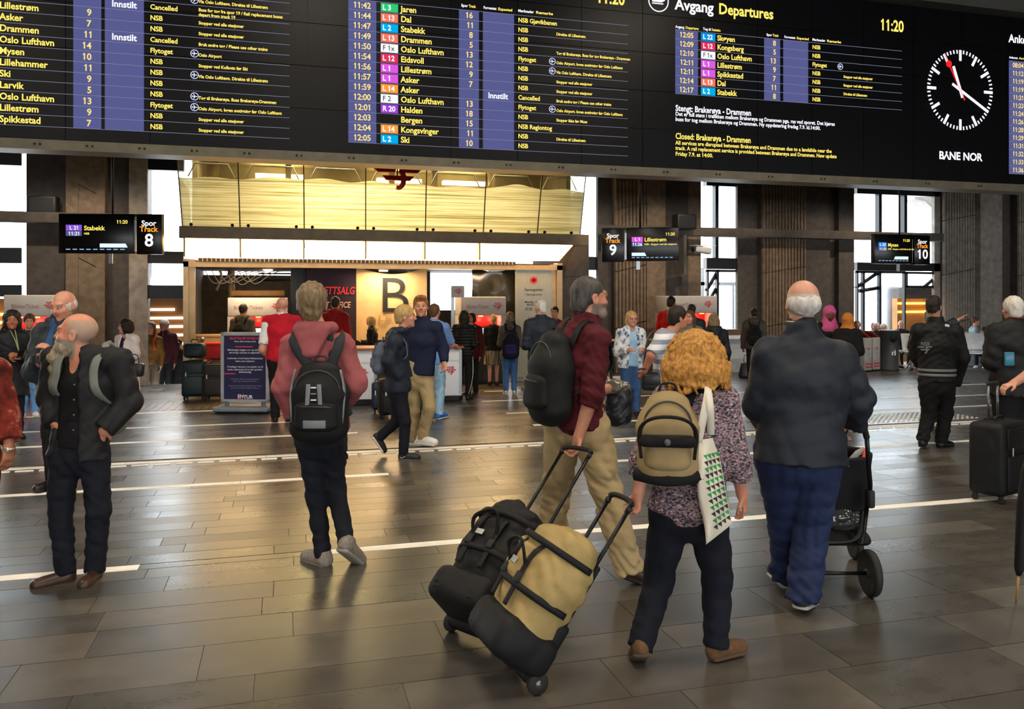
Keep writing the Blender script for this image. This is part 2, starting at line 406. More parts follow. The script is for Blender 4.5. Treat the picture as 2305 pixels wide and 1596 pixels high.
# ---------------------------------------------------------------- windows: dark frame bars + panes
frame = M('window_frame', '#15171a', .45, .3, var=.1); pane = glassm('window_glass', '#f4f8fa', .93)
def window(n, a, b, rows, mull=(), Y=YF + .14, sill=0.0):
    e = empty('window_%d' % n, (XY((a + b) / 2, Y), Y, 0)); tag(e, kind='structure'); ox = e.location.x
    x0, x1 = XY(a, Y) - ox, XY(b, Y) - ox; pm = (a + b) / 2
    xs = [x0] + [XY(m_, Y) - ox for m_ in mull] + [x1]
    zs = [(HY(pm, bt, Y), HY(pm, tp, Y)) for tp, bt in rows]
    top = ZC + .12
    for zb, zt in zs:
        MB().box(x0, x1, -.06, .12, zt, top).build('transom', frame, e); top = zb
    if sill < top: MB().box(x0, x1, -.06, .12, sill, top).build('transom', frame, e)
    for x in xs[1:-1]: MB().box(x - .045, x + .045, -.05, .1, zs[-1][0], zs[0][1]).build('mullion', frame, e)
    for zb, zt in zs:
        for xa, xb in zip(xs, xs[1:]): MB().box(xa, xb, .03, .045, zb, zt).build('pane', pane, e)
    return e
window(1, -95, 51, [(371, 481), (498, 557), (592, 641)], (-20,), sill=HY(0, 668, YF + .14))
window(2, 326, 414, [(384, 566), (593, 642)], sill=HY(370, 672, YF + .14))
window(3, 1308, 1355, [(392, 578), (608, 640)])
window(4, 1588, 1674, [(420, 521), (534, 581)], (1612,), sill=HY(1630, 606, YF + .14))
window(5, 1926, 2128, [(440, 526), (538, 592)], (1979, 2036), sill=HY(2020, 610, YF + .14))
tie = MB().rbox(0, 0, 0, 9.4, .22, .2, .01); tb = tie.build('trim_1', concd, None, (XY(1760, YF - .5), YF - .42, HY(1740, 526, YF - .42)))
tag(tb, kind='structure')
MB().rbox(0, 0, 0, 5.2, .22, .2, .01).build('trim_2', concd, None, (XY(-50, YF - .42), YF - .42, HY(60, 489, YF - .42)))
tag(bpy.data.objects['trim_2'], kind='structure')
# glazed doorway right of the ticket office and the vestibule by the benches
alu = M('brushed_alu', '#9aa0a4', .35, .8, var=.1); wht = M('white_lacquer', '#d9dadb', .4, var=.04)
def door(n, a, b, ytop, ybot, mull, Y, lean):
    e = empty('door_%d' % n, (XY((a + b) / 2, Y), Y, 0)); tag(e, kind='structure'); ox = e.location.x; pm = (a + b) / 2
    x0, x1 = XY(a, Y) - ox, XY(b, Y) - ox; zb, zt = max(0, HY(pm, ybot, Y)), HY(pm, ytop, Y)
    f = MB().box(x0, x0 + .04, -.05, .05, zb, zt).box(x1 - .04, x1, -.05, .05, zb, zt).box(x0, x1, -.05, .05, zt - .06, zt).box(x0, x1, -.05, .05, zb, zb + .06)
    for m_ in mull: x = XY(m_, Y) - ox; f.box(x - .03, x + .03, -.05, .05, zb, zt)
    f.build('door_frame', frame, e)
    f = MB()
    for (ax, az, bx_, bz) in lean: f.cyl((XY(ax, Y) - ox, .02, HY(ax, az, Y)), (XY(bx_, Y) - ox, .02, HY(bx_, bz, Y)), .05, 6)
    if lean: f.build('sloping_bar', frame, e)
    for xa, xb in zip([x0] + [XY(m_, Y) - ox for m_ in mull], [XY(m_, Y) - ox for m_ in mull] + [x1]): MB().box(xa, xb, 0, .012, zb, zt).build('pane', pane, e)
    return e
door(1, 1590, 1673, 607, 746, (1614, 1668), YF + .16, [(1590, 655, 1616, 612), (1590, 690, 1612, 650)])
door(2, 1927, 2036, 610, 760, (1979, 1942), YF + .16, [(1927, 648, 1980, 612), (1935, 655, 1978, 648)])
door(3, 2038, 2120, 612, 648, (), YF + .16, [(2080, 647, 2122, 612)])
vest = empty('glass_vestibule', (XY(1650, 21), 21.2, 0), 0, 'pale glass porch outside, seen through the doorway right of the ticket machine', 'porch')
MB().box(-.9, -.8, 0, .1, 0, 2.6).box(.1, .16, 0, .1, 0, 2.1).box(.7, .78, 0, .1, 0, 2.6).box(-.9, .8, 0, .1, 2.1, 2.2).build('post', M('porch_grey', '#9aa3a6', .5, .2), vest)
MB().box(.12, .7, .02, .04, 0, 2.1).build('pane', glassm('porch_glass', '#c9d6d2', .8), vest)
p = PY(2004, 700, 19.6); vp = MB().rbox(0, 0, 1.05, .62, .5, 2.1, .12).build('white_pillar', M('pillar_white', '#c3c9d4', .4), None, (p.x, 19.6, 0)); tag(vp, 'white rounded pillar standing behind the glass doors near the waste bin', 'pillar')
# outside concrete seen through the right windows
oc = MB(); Yo = YF + 1.3
pts = [(2037, 441), (2122, 441), (2122, 592), (2088, 592), (2086, 478), (2060, 452), (2037, 447)]
oc.prism([(XY(a + 22, Yo), HY(a, b, Yo)) for a, b in pts], Yo, Yo + .5)
o = struct('wall_outside', oc, M('outer_concrete', '#b5aea8', .85, var=.15, bump=.3))
# low stone wall with ledge (behind the queue) and the ledge behind the benches
lw = MB().box(XY(1560, YF - .55), XY(1720, YF - .55), YF - .55, YF + .3, 0, .78); lo = tag(lw.build('wall_low', M('pale_stone', '#a9adb0', .5, var=.12, vs=4, bump=.2)), kind='structure')
MB().box(XY(1555, YF - .6), XY(1720, YF - .6), YF - .62, YF + .3, .78, .86).build('coping', wht, lo)
MB().box(XY(1560, YF - .58), XY(1720, YF - .58), YF - .63, YF - .55, 0, .32).build('plinth', M('pale_stone2', '#999d9f', .55), lo)
MB().box(XY(1590, YF - .6), XY(1674, YF - .6), YF - .5, YF + .2, .86, 1.0).build('wood_sill', M('sill_wood', '#5a4334', .6), lo)
lw = MB().box(XY(2130, YF - .6), XY(2420, YF - .6), YF - .6, YF - .2, 0, .78); lo = tag(lw.build('wall_low', MATS['pale_stone2']), kind='structure')
MB().box(XY(2128, YF - .6), XY(2420, YF - .6), YF - .66, YF - .2, .78, .86).build('coping', MATS['pale_stone'], lo)
# passage with lit steps behind the left window, and the small one at the right
def lit_passage(label, a, b, ytop, ybot, n, Y, c1, c2, y0s, y1s):
    x0, x1 = XY(a, Y), XY(b, Y); e = tag(empty('wall_lit', ((x0 + x1) / 2, Y, 0)), kind='structure'); ox = e.location.x
    MB().box(x0 - ox, x1 - ox, 0, .2, 0, HY((a + b) / 2, ytop, Y)).build('timber_wall', M('passage_wood' + c1, c1, .55, var=.3, vs=2, bump=.2), e)
    for i in range(n):
        z = HY((a + b) / 2, y0s + (y1s - y0s) * i / max(1, n - 1), Y)
        MB().box(x0 - ox, x1 - ox - (.25 if i == 0 else 0), -.06, 0, z - .025, z + .03).build('light_strip', emis('strip' + c2, c2, 4), e)
    return e
lit_passage('warm timber stairway wall with rows of lit strips in the left passage', 322, 420, 668, 870, 7, YF + 2.2, '#6b4a2e', '#ffdfae', 697, 812)
lit_passage('amber timber wall with two lit strips beyond the glass doors', 2020, 2100, 672, 770, 2, YF + 1.2, '#9a6420', '#ffc24a', 683, 702)
lit_passage('amber lit wall at the left edge behind the ticket machine', -120, 25, 672, 870, 4, YF + 1.0, '#8a5a1c', '#ffc860', 690, 745)
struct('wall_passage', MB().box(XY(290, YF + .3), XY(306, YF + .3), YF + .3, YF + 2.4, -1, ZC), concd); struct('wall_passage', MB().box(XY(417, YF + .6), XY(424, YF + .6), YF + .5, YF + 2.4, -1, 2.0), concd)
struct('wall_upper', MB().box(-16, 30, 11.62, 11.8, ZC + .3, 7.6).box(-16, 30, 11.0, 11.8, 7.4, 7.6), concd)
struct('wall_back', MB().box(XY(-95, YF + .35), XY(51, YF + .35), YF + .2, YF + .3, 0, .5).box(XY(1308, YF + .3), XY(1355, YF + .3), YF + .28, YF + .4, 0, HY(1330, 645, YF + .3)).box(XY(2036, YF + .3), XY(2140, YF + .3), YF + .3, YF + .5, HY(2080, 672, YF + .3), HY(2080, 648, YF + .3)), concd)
# ================================================================ ticket office with its lit mezzanine
def TX(px): return XY(px, YT)
def TZ(py, px=860): return HY(px, py, YT)
tan = M('tan_alu', '#a78d68', .4, .5, var=.12)
to = empty('ticket_office', (TX(850), YT, 0), 0, 'ticket office front with tan frame, glowing canopy and frosted glass balustrade', 'ticket office')
OX = to.location.x
def tb_(x0, x1, y0, y1, z0, z1): return MB().box(x0 - OX, x1 - OX, y0, y1, z0, z1)
XL, XR = TX(412), TX(1266); ZL0, ZL1, ZS0, ZS1 = TZ(591), TZ(549), TZ(541), TZ(523)
tb_(XL, TX(424), 0, .25, 0, ZL0 + .03).build('post', tan, to); tb_(TX(424), TX(438), .06, .2, 0, ZL0 + .03).build('post', tan, to)
tb_(TX(1254), XR, 0, .25, 0, ZL0 + .03).build('post', tan, to); tb_(TX(1240), TX(1254), .06, .2, 0, ZL0).build('post', tan, to)
tb_(XL, XR, 0, .25, ZL0 - .12, ZL0 - .02).build('lintel', tan, to)
tb_(TX(445), TX(1160), -.02, .1, ZL0 - .02, ZL0 + .05).build('vent_strip', M('vent', '#2b2620', .6), to)
sl = MB()
for i in range(78):
    x = TX(445) + (TX(1160) - TX(445)) * i / 78; sl.box(x - OX, x + .02 - OX, -.03, 0, ZL0 - .015, ZL0 + .045)
tag(sl.build('vent_slats', tan, to), kind='stuff')
# sloping light canopy in six bays
segs = [414, 540, 683, 822, 955, 1078, 1292]; segb = [432, 546, 686, 824, 950, 1066, 1262]
canm = emis('canopy_light', '#ffcb80', 9.5)
for (a, b, c, d) in zip(segs, segs[1:], segb, segb[1:]):
    x0, x1, x2, x3 = (XY(v, YT - .5) for v in (a + 3, b - 3, c + 3, d - 3))
    x2, x3 = (XY(c + 3, YT - .1), XY(d - 3, YT - .1))
    m_ = MB(); vs = [(x0 - OX, -.5, ZL1), (x1 - OX, -.5, ZL1), (x3 - OX, -.08, ZL0 + .07), (x2 - OX, -.08, ZL0 + .07)]
    m_.add(vs + [(x, y + .06, z + .05) for x, y, z in vs], [(0, 1, 2, 3), (7, 6, 5, 4), (0, 4, 5, 1), (1, 5, 6, 2), (2, 6, 7, 3), (3, 7, 4, 0)])
    m_.build('light_panel', canm, to)
    MB().box(x0 - OX - .03, x0 - OX, -.52, -.06, ZL0 + .05, ZL1 + .05).build('divider', tan, to)
# mezzanine slab and room
tb_(TX(411), TX(1305), -.45, 2.6, ZL1 + .04, ZS1).build('floor_slab', M('slab_brown', '#4c4136', .7), to)
tb_(TX(411), TX(1305), -.56, -.43, ZS0 - .06, ZS1).build('slab_edge', M('slab_edge', '#7a684e', .6), to)
ZR = 4.66
warm = M('warm_plaster', '#a8977a', .8, var=.1)
tb_(XL + .2, XR + .3, 2.6, 2.75, ZS1, ZR).build('back_wall', warm, to)
tb_(XL + .1, XL + .2, .6, 2.75, ZS1, ZR).build('side_wall', warm, to); tb_(XR + .3, XR + .4, .6, 2.75, ZS1, ZR).build('side_wall', warm, to)
tb_(XL, XR + .4, -.3, 2.8, ZR, ZR + .1).build('room_ceiling', M('room_ceiling', '#b5a688', .8), to)
for px in (650, 905, 1010, 1150, 470): tb_(TX(px) - .06, TX(px) + .06, 1.6, 1.75, ZS1, ZR).build('room_post', M('room_post', '#8f7647', .6), to)
for x, y_ in ((-2.6, 1.0), (-.2, 1.6), (1.4, .8), (2.9, 1.3)):
    MB().lathe([(.14, 0), (.15, .03)], at=(x, y_, ZR - .04), n=16).build('ceiling_disc', emis('room_disc', '#fff1cf', 12), to)
for x in (-1.9, .7, 2.2): MB().box(x - .5, x + .5, 1.9, 2.1, 4.35, 4.43).build('tube_lamp', emis('room_tube', '#ffe2a6', 14), to)
for x, pw in ((-2.8, 18), (-1.0, 80), (.6, 36), (2.4, 38)): area('mezzanine_lamp', (OX + x, YT + .3, ZR - .06), 1.4, .8, pw, (1, .84, .56))
# leaning frosted panes with clear tops
def frosted():
    t = NT('frosted_glass'); n = t.n; n.remove(t.b)
    sep = t.new('ShaderNodeSeparateXYZ'); tc = t.new('ShaderNodeTexCoord'); t.l(tc.outputs['Object'], sep.inputs[0])
    wv = t.noise(t.mapped((.35, .35, 34)), 1, 3, .8)
    tl = t.new('ShaderNodeBsdfTranslucent'); df = t.new('ShaderNodeBsdfDiffuse'); tr = t.new('ShaderNodeBsdfTransparent'); gl = t.new('ShaderNodeBsdfGlossy')
    t.l(t.ramp(wv, [(.36, lin('#b9b488')), (.5, lin('#efe8c6')), (.62, lin('#fffbe8'))]), tl.inputs[0]); df.inputs[0].default_value = (*lin('#a8a47f'), 1)
    tr.inputs[0].default_value = (*lin('#eceede'), 1); gl.inputs['Roughness'].default_value = .08
    m1 = t.new('ShaderNodeMixShader'); m1.inputs[0].default_value = .18; t.l(tl.outputs[0], m1.inputs[1]); t.l(df.outputs[0], m1.inputs[2])
    m1b = t.new('ShaderNodeMixShader'); m1b.inputs[0].default_value = .2; t.l(m1.outputs[0], m1b.inputs[1]); t.l(tr.outputs[0], m1b.inputs[2])
    m2 = t.new('ShaderNodeMixShader'); lt = t.new('ShaderNodeMath', operation='GREATER_THAN'); lt.inputs[1].default_value = 1.13
    wob = t.new('ShaderNodeMath', operation='ADD'); ws = t.new('ShaderNodeMath', operation='MULTIPLY'); ws.inputs[1].default_value = .25
    t.l(t.noise(t.mapped((1.3, 1.3, .01)), 1, 0), ws.inputs[0]); t.l(sep.outputs[2], wob.inputs[0]); t.l(ws.outputs[0], wob.inputs[1]); t.l(wob.outputs[0], lt.inputs[0])
    t.l(lt.outputs[0], m2.inputs[0]); t.l(m1b.outputs[0], m2.inputs[1]); t.l(tr.outputs[0], m2.inputs[2])
    m3 = t.new('ShaderNodeMixShader'); m3.inputs[0].default_value = .06; t.l(m2.outputs[0], m3.inputs[1]); t.l(gl.outputs[0], m3.inputs[2])
    t.l(m3.outputs[0], n['Material Output'].inputs[0]); return t.m
fro = frosted(); pb = [412, 541, 685, 823, 957, 1087, 1208, 1304]; Yb, Yt = YT - .5, YT - 1.05; Zb, Zt = HY(860, 531, Yb) - .02, HY(860, 331, Yt)
ptm = [395, 534, 683, 823, 961, 1097, 1224, 1322]
for i in range(7):
    x0, x1 = XY(pb[i], Yb) + .01 - OX, XY(pb[i + 1], Yb) - .01 - OX; x2, x3 = XY(ptm[i + 1], Yt) - .01 - OX, XY(ptm[i], Yt) + .01 - OX
    vs = [(x0, Yb - YT, 0), (x1, Yb - YT, 0), (x2, Yt - YT, Zt - Zb), (x3, Yt - YT, Zt - Zb)]; m_ = MB()
    m_.add(vs + [(x, y + .012, z) for x, y, z in vs], [(0, 1, 2, 3), (7, 6, 5, 4), (0, 4, 5, 1), (1, 5, 6, 2), (2, 6, 7, 3), (3, 7, 4, 0)])
    m_.build('frosted_pane', fro, to, (0, 0, Zb))
    for px in (pb[i] + 18, pb[i + 1] - 18):
        z = HY(px, 505 + (px - 412) * .022, Yb - .05); MB().lathe([(.03, 0), (.03, .04)], axis=(0, -1, 0), at=(XY(px, Yb - .08) - OX, Yb - YT - .06, z), n=10).build('pane_bolt', black, to)
for i in range(8):
    MB().sweep([(XY(pb[i], Yb) - OX, Yb - YT - .012, Zb), (XY(ptm[i], Yt) - OX, Yt - YT - .012, Zt)], .012, n=6).build('pane_seam', M('seam', '#6d6547', .5, .4), to)
# side returns of the balustrade
for a, b in ((412, 395), (1304, 1322)):
    x0, x1 = XY(a, Yb) - OX, XY(b, Yt) - OX
    MB().add([(x0, Yb - YT, 0), (x0, .9, 0), (x1, .9, Zt - Zb), (x1, Yt - YT, Zt - Zb)], [(0, 1, 2, 3)]).build('side_pane', fro, to, (0, 0, Zb))
hr = MB()
for i in range(7):                                     # white handrail loops behind the glass
    a, b = XY(pb[i], YT) - OX + .1, XY(pb[i + 1], YT) - OX - .1; z = 4.28
    hr.sweep([(a, -.1, z - .25), (a + .12, -.1, z), (b - .12, -.1, z), (b, -.1, z - .25)], .014, n=6)
hr.build('handrail', M('rail_white', '#e8e4d8', .4), to)
# NSB emblem
def nsb(mb, cx, cz, w, y0, y1, letters=True, bold=.03):
    k = w / 2
    P = lambda L: [(cx + x * k, cz + z * k) for x, z in L]
    mb.prism(P([(-1, .24), (-.06, .24), (-.12, .06), (-.8, .06)]), y0, y1); mb.prism(P([(.06, .24), (1, .24), (.8, .06), (.2, .06)]), y0, y1)
    mb.prism(P([(-.62, -.08), (.28, -.08), (.3, -.26), (-.46, -.26)]), y0, y1); mb.prism(P([(.3, -.08), (.66, -.08), (.5, -.26), (.26, -.26)]), y0, y1)
    n = 9; out = [(.04 + .30 * math.cos(t), -.2 + .44 * math.sin(t)) for t in [math.radians(80 - 190 * i / n) for i in range(n + 1)]]
    inn = [(.0 + .14 * math.cos(t), -.2 + .28 * math.sin(t)) for t in [math.radians(80 - 190 * i / n) for i in range(n + 1)]]
    for i in range(n): mb.prism(P([out[i], out[i + 1], inn[i + 1], inn[i]]), y0 - .002, y1)
    if letters: letter(mb, 'NSB', cx, cz + .54 * k, .42 * k, y0 - .002, bold, align='C', sx=1.05)
Yl = YT - 1.25; lg = empty('railway_emblem', PY(896, 391, Yl), 0, 'red NSB emblem with wings and hook hanging before the frosted glass', 'sign')
redl = M('logo_red', '#cc1c2c', .45, var=.08); sc_ = ZY(896, Yl) / FPX
q = MB(); nsb(q, 0, 0, 112 * sc_, 0, .09, False); q.build('emblem', redl, lg)
q = MB(); letter(q, 'NSB', 0, 29 * sc_, 26 * sc_, 0, .03, align='C', sx=1.1); q.build('letters', redl, lg)
MB().box(-.012, .012, .1, .12, -.1, .9).build('hanger', black, lg)
# ---- inside the office
brown = M('bare_wall', '#5d4d3a', .85, var=.25, bump=.3)
tb_(XL - .1, TX(690), 3.2, 3.35, 0, TZ(612)).build('room_back', brown, to)
tb_(XL, XL + .08, .25, 3.3, 0, ZL0).build('room_side', brown, to); tb_(TX(1268), TX(1276), .2, 3.3, 0, ZL0).build('room_side', concd, to)
tb_(XL, XR, .25, 3.4, ZL0 - .1, ZL0 + .02).build('room_soffit', M('soffit', '#3a322a', .8), to)
tb_(TX(690), TX(965), 2.7, 2.8, 0, ZL0).build('partition', concd, to)
tb_(TX(1160) + .9, TX(1275), 3.2, 3.3, 0, ZL0).build('partition', concd, to); tb_(TX(960), TX(1160) + 1.0, 2.85, 2.95, 0, 1.45).build('partition', concd, to)  # low one added to block daylight leaking past the ticket machine
tb_(TX(655), TX(692), .9, 1.2, 0, ZL0).build('room_column', M('dark_col', '#1d1d1f', .6), to)
tb_(TX(965), TX(1010), 2.2, 2.5, 0, ZL0).build('room_column', MATS['dark_col'], to)
pp = MB()
for px, bend in ((468, .1), (500, .0), (512, 0)): pp.sweep([(TX(px) - OX, 2.0, 1.9), (TX(px) - OX + bend, 2.0, 2.2), (TX(px) - OX + bend * .4, 1.9, ZL0)], .03, n=8, curve=4)
pp.sweep([(TX(505) - OX, 1.9, 0), (TX(505) - OX, 1.9, ZL0)], .045); pp.build('pipe', M('pipe_beige', '#8f7a58', .5), to)
cb = MB()
for i in range(7):
    x = TX(445) - OX + i * .13; cb.sweep([(x, 1.4, ZL0 - .12), (x + .2, 1.4, ZL0 - .35 - .1 * random.random()), (x + .55, 1.5, ZL0 - .2), (x + .9, 1.6, ZL0 - .1)], .01, n=5, curve=5)
tag(cb.build('loose_cables', M('cable_grey', '#a39a88', .6), to), kind='stuff')
MB().rbox(TX(575) - OX, 1.6, TZ(660), 1.1, .3, .13, .03).build('duct', M('duct_wood', '#8a6030', .6), to)
for z in (2.15, 2.3): MB().cyl((TX(570) - OX, 3.0, z), (TX(660) - OX, 3.0, z), .02, 6).build('rail', black, to)
lt = emis('work_lamp', '#ffdcaa', 9)
for x, y_ in ((TX(600), 1.6), (TX(880), 1.3), (TX(1120), 1.2)): MB().lathe([(.09, 0), (.1, .03)], at=(x - OX, y_, ZL0 - .14), n=14).build('ceiling_disc', lt, to)
for x, pw in ((TX(560), 26), (TX(880), 30), (TX(1110), 26)): area('office_lamp', (x, YT + .36, ZL0 - .16), .9, .3, pw, (1, .76, .48))
# right glass panel with opening hours
gp = empty('opening_hours_panel', (TX(1203), YT + .05, 0), 0, 'greenish glass panel with opening hours and a red star emblem', 'glass panel')
MB().box(TX(1162) - TX(1203), TX(1243) - TX(1203), 0, .03, .08, ZL0 - .1).build('panel', M('green_panel', '#8d8868', .25, var=.06, spec=.6), gp)
q = MB()
for i in range(8):
    t = i * math.pi / 4; q.prism([(.0 + .02 * math.cos(t + 1.2), 2.12 + .02 * math.sin(t + 1.2)), (.09 * math.cos(t + .25), 2.12 + .08 * math.sin(t + .25)), (.09 * math.cos(t - .25), 2.12 + .08 * math.sin(t - .25)), (.02 * math.cos(t - 1.2), 2.12 + .02 * math.sin(t - 1.2))], -.004, 0)
q.build('emblem', M('poster_red', '#d02a22', .5), gp)
q = MB()
for s_, z, c_, w_ in (('Åpningstider', 1.92, .055, .42), ('Opening hours', 1.82, .04, .36), ('Mandag - fredag', 1.66, .045, .40), ('Monday - Friday', 1.6, .035, .3), ('07:30 - 20:00', 1.51, .06, .38), ('Lørdag', 1.33, .04, .25), ('Saturday', 1.26, .035, .22), ('09:00 - 17:00', 1.16, .05, .35)): q = MB(); letter(q, s_, 0, z, c_, -.004, .01, w_, 'C'); q.build('lettering', M('ink_dark', '#33301f', .6), gp)
# banners
def wavy(x0, x1, z0, z1, amp, seed, mat, name, parent, sag=0, thick=.01):
    rs = np.random.RandomState(seed); nx, nz = 24, 24; vs = []; fs = []
    for k in range(2):
        for j in range(nz + 1):
            for i in range(nx + 1):
                u, v = i / nx, j / nz
                yy = amp * (math.sin(u * 9 + v * 3 + seed) + .6 * math.sin(u * 4 - v * 8 + seed * 2)) * (.4 + .6 * (1 - abs(2 * v - 1)))
                zz = z0 + (z1 - z0) * v - sag * math.sin(math.pi * u) * v ** 6
                vs.append((x0 + (x1 - x0) * u, yy + k * thick, zz))
    W = nx + 1; N = W * (nz + 1)
    for j in range(nz):
        for i in range(nx):
            a = j * W + i; fs += [(a, a + 1, a + W + 1, a + W), (N + a, N + a + W, N + a + W + 1, N + a + 1)]
    return MB().add(vs, fs, True).build(name, mat, parent)
Yn = YT + .7
def banner(label, a, b, ytop, ybot, col, seed, texts, sag=0):
    e = empty('banner', (XY((a + b) / 2, Yn), Yn, 0), 0, label, 'banner'); ox = e.location.x; pm = (a + b) / 2
    wavy(XY(a, Yn) - ox, XY(b, Yn) - ox, HY(pm, ybot, Yn), HY(pm, ytop, Yn), .012, seed, M('banner' + col, col, .75, var=.08), 'cloth', e, sag)
    for s_, px, py, cap, wpx, c_, sl_, al in texts:
        q = MB(); k = ZY(px, Yn) / FPX; letter(q, s_, XY(px, Yn) - ox, HY(px, py, Yn), cap * k, -.024, .02 if len(s_) > 1 else -.005, wpx * k, al, slant=sl_); q.build('lettering', M('letters' + c_, c_, .6, var=0), e)
    return e
banner('dark purple hanging banner with red and white slanted lettering', 690, 801, 601, 770, '#2a1622', 3, [('BILLETTSALG', 797, 654, 16, 96, '#e0303a', .2, 'R'), ('TICKET OFFICE', 788, 686, 13, 92, '#d9a08c', .2, 'R')])
banner('cream paper banner with a giant black letter B', 802, 961, 601, 765, '#d9b27c', 5, [('B', 851, 664, 78, 58, '#1d1a17', 0, 'L'), ('LE', 850, 717, 13, 30, '#b09068', 0, 'L'), ('OP', 850, 730, 8, 22, '#b09068', 0, 'L')], .15)
e = empty('black_tarp', (XY(1110, Yn), Yn, 0), 0, 'black plastic sheet hanging in folds above the ticket machine', 'tarpaulin')
wavy(XY(1062, Yn) - e.location.x, XY(1162, Yn) - e.location.x, HY(1110, 722, Yn), HY(1110, 601, Yn), .05, 2, M('tarp', '#1c1914', .25, var=.2), 'sheet', e, .1)
# ---------------------------------------------------------------- ticket machines
kwhite = M('machine_grey', '#b9b2ab', .5, var=.05); kred = M('machine_red', '#b81414', .45, var=.1)
def machine(label, a, b, ytop, Y, hide=0):
    x0, x1 = XY(a, Y), XY(b, Y); e = empty('ticket_machine', ((x0 + x1) / 2, Y, 0), 0, label, 'ticket machine'); W = (x1 - x0) / 2; H = HY((a + b) / 2, ytop, Y)
    hz = H - .38
    MB().rbox(0, .3, H - .19, 2 * W, .62, .38, .02).build('header', kwhite, e)
    for sx in (-W, W - .1): MB().box(sx, sx + .1, 0, .6, .75, hz).build('side', kwhite, e)
    MB().rbox(0, .3, .375, 2 * W, .62, .75, .02).build('base_cabinet', M('machine_base', '#3c3a38', .5), e)
    MB().box(-W + .1, W - .1, .38, .6, .75, hz).build('recess', kred, e)
    sw = min(.34, W * .7); MB().rbox(0, .34, 1.33, sw * 1.5, .05, .42, .01).build('notice', M('notice_red', '#cf3030', .3), e)
    s_ = MB().rbox(.02, .33, .98, .26, .06, .34, .01).build('screen_bezel', black, e)
    MB().box(-.07, .11, .295, .3, .84, 1.12).build('screen', emis('machine_screen', '#b9dcf2', 1.6), e)
    for i in range(3):
        x = (-.6 + .6 * i) * W; MB().lathe([(.05, 0), (.055, .02)], at=(x, .25, hz - .03), n=12).build('spot', emis('machine_spot', '#ff5a30', 10), e)
        l = bpy.data.lights.new('machine_lamp', 'POINT'); l.energy = 1.4; l.color = (1, .32, .2); l.shadow_soft_size = .05
        o = bpy.data.objects.new('machine_lamp', l); COL.objects.link(o); o.parent = e; o.location = (x, .2, hz - .1)
    q = MB(); letter(q, 'Billetter/Tickets', -W + .12, H - .2, .075, -.013, .008, W * .95); q.build('lettering', M('faded_print', '#8d6a62', .6), e)
    q = MB(); nsb(q, W * .62, H - .2, .22, -.014, -.012); q.build('emblem', M('logo_print', '#c02a34', .5), e)
    return e
machine('ticket machine at the left edge behind the group of waiting people', 8, 138, 664, YF - 1.6)
machine('ticket machine inside the office behind the sign stand', 512, 648, 670, YT + .8)
machine('ticket machine with lit blue screen beside the opening hours panel', 1037, 1139, 668, YT - .35)
machine('ticket machine in front of the ribbed pier at the doorway', 1502, 1614, 666, YF - 1.3)
# small NSB sign on a post, counters, boxes in the office
e = empty('post_sign', (XY(1019, YT - .6), YT - .6, 0), 0, 'small grey NSB sign on a thin metal post by the counter', 'sign')
MB().box(-.03, .03, -.02, .02, 0, HY(1019, 645, YT - .6)).build('post', alu, e); zc = HY(1028, 657, YT - .6)
MB().box(-.03, .23, -.03, -.015, zc - .11, zc + .12).build('plate', M('plate_grey', '#b9b0a8', .5), e); q = MB(); nsb(q, .1, zc, .17, -.034, -.031); q.build('emblem', MATS['logo_print'], e)
woodtop = M('wood_edge', '#9a5f3a', .5, var=.2)
def counter(label, a, b, ytop, zdep, ybot):
    c = PG((a + b) / 2, ybot); e = empty('service_counter', (c.x, c.y, 0), -TH * .3, label, 'counter'); zz = ZG(ybot); W = (b - a) / FPX * zz / 2; H = CAMH + (YH - ytop) / FPX * zz
    MB().rbox(0, .35, (H + .1) / 2, 2 * W, .7, H - .1, .015).build('body', M('counter_white', '#dfe3ea', .35, var=.03), e)
    MB().rbox(0, .33, H, 2 * W + .06, .8, .035, .01).build('top', woodtop, e)
    MB().rbox(0, .36, .05, 2 * W - .06, .6, .1, .01).build('plinth', black, e)
    for sx in (-W, W - .05): MB().box(sx, sx + .05, -.004, .01, .12, H - .05).build('edge_trim', alu, e)
    q = MB(); nsb(q, W * .25, H * .57, .2, -.006, -.002); q.build('emblem', MATS['logo_print'], e)
    q = MB(); letter(q, 'Billettsalg', W * .25, H * .76, .035, -.004, .005, .26, 'C'); q.build('lettering', M('pale_print', '#b9c0cc', .6), e)
    return e
counter('white counter with wood top and red NSB emblem left of the young men', 762, 848, 786, 0, 914)
counter('white counter with wood top beside the striped polo man', 972, 1040, 782, 0, 905)
for (nm, lb, ct, px, py, Y, sx, sy, sz, cc) in (('red_crate', 'bright red box on the floor behind the sign stand', 'box', 482, 795, YT - .1, .42, .3, .34, '#c8201c'),
        ('cardboard_carton', 'beige carton standing under the red box behind the suitcases', 'box', 478, 862, YT - .1, .5, .3, .55, '#8a6a48'),
        ('desk_cabinet', 'tan cabinet inside the office at the left post', 'cabinet', 462, 862, YT + .5, .62, .5, 1.02, '#a98a62'),
        ('floor_box', 'white metal box on the floor beside the older blonde woman', 'box', 1392, 862, YF - 3.0, .34, .3, .2, '#c6c9cc')):
    p = PY(px, py, Y); z0 = .552 if nm == 'red_crate' else 0
    e = empty(nm, (p.x, Y, z0), 0, lb, ct); MB().rbox(0, sy / 2, sz / 2, sx, sy, sz, .01).build('body', M(nm, cc, .6, var=.08), e)
    MB().rbox(0, sy / 2, sz - .03, sx + .012, sy + .012, .05, .005).build('lid', M(nm + 'lid', cc, .5, var=.1), e)
st = empty('red_barrier_stand', (XY(455, YT - .5), YT - .5, 0), 0, 'red and chrome barrier post behind the dark suitcases', 'barrier post')
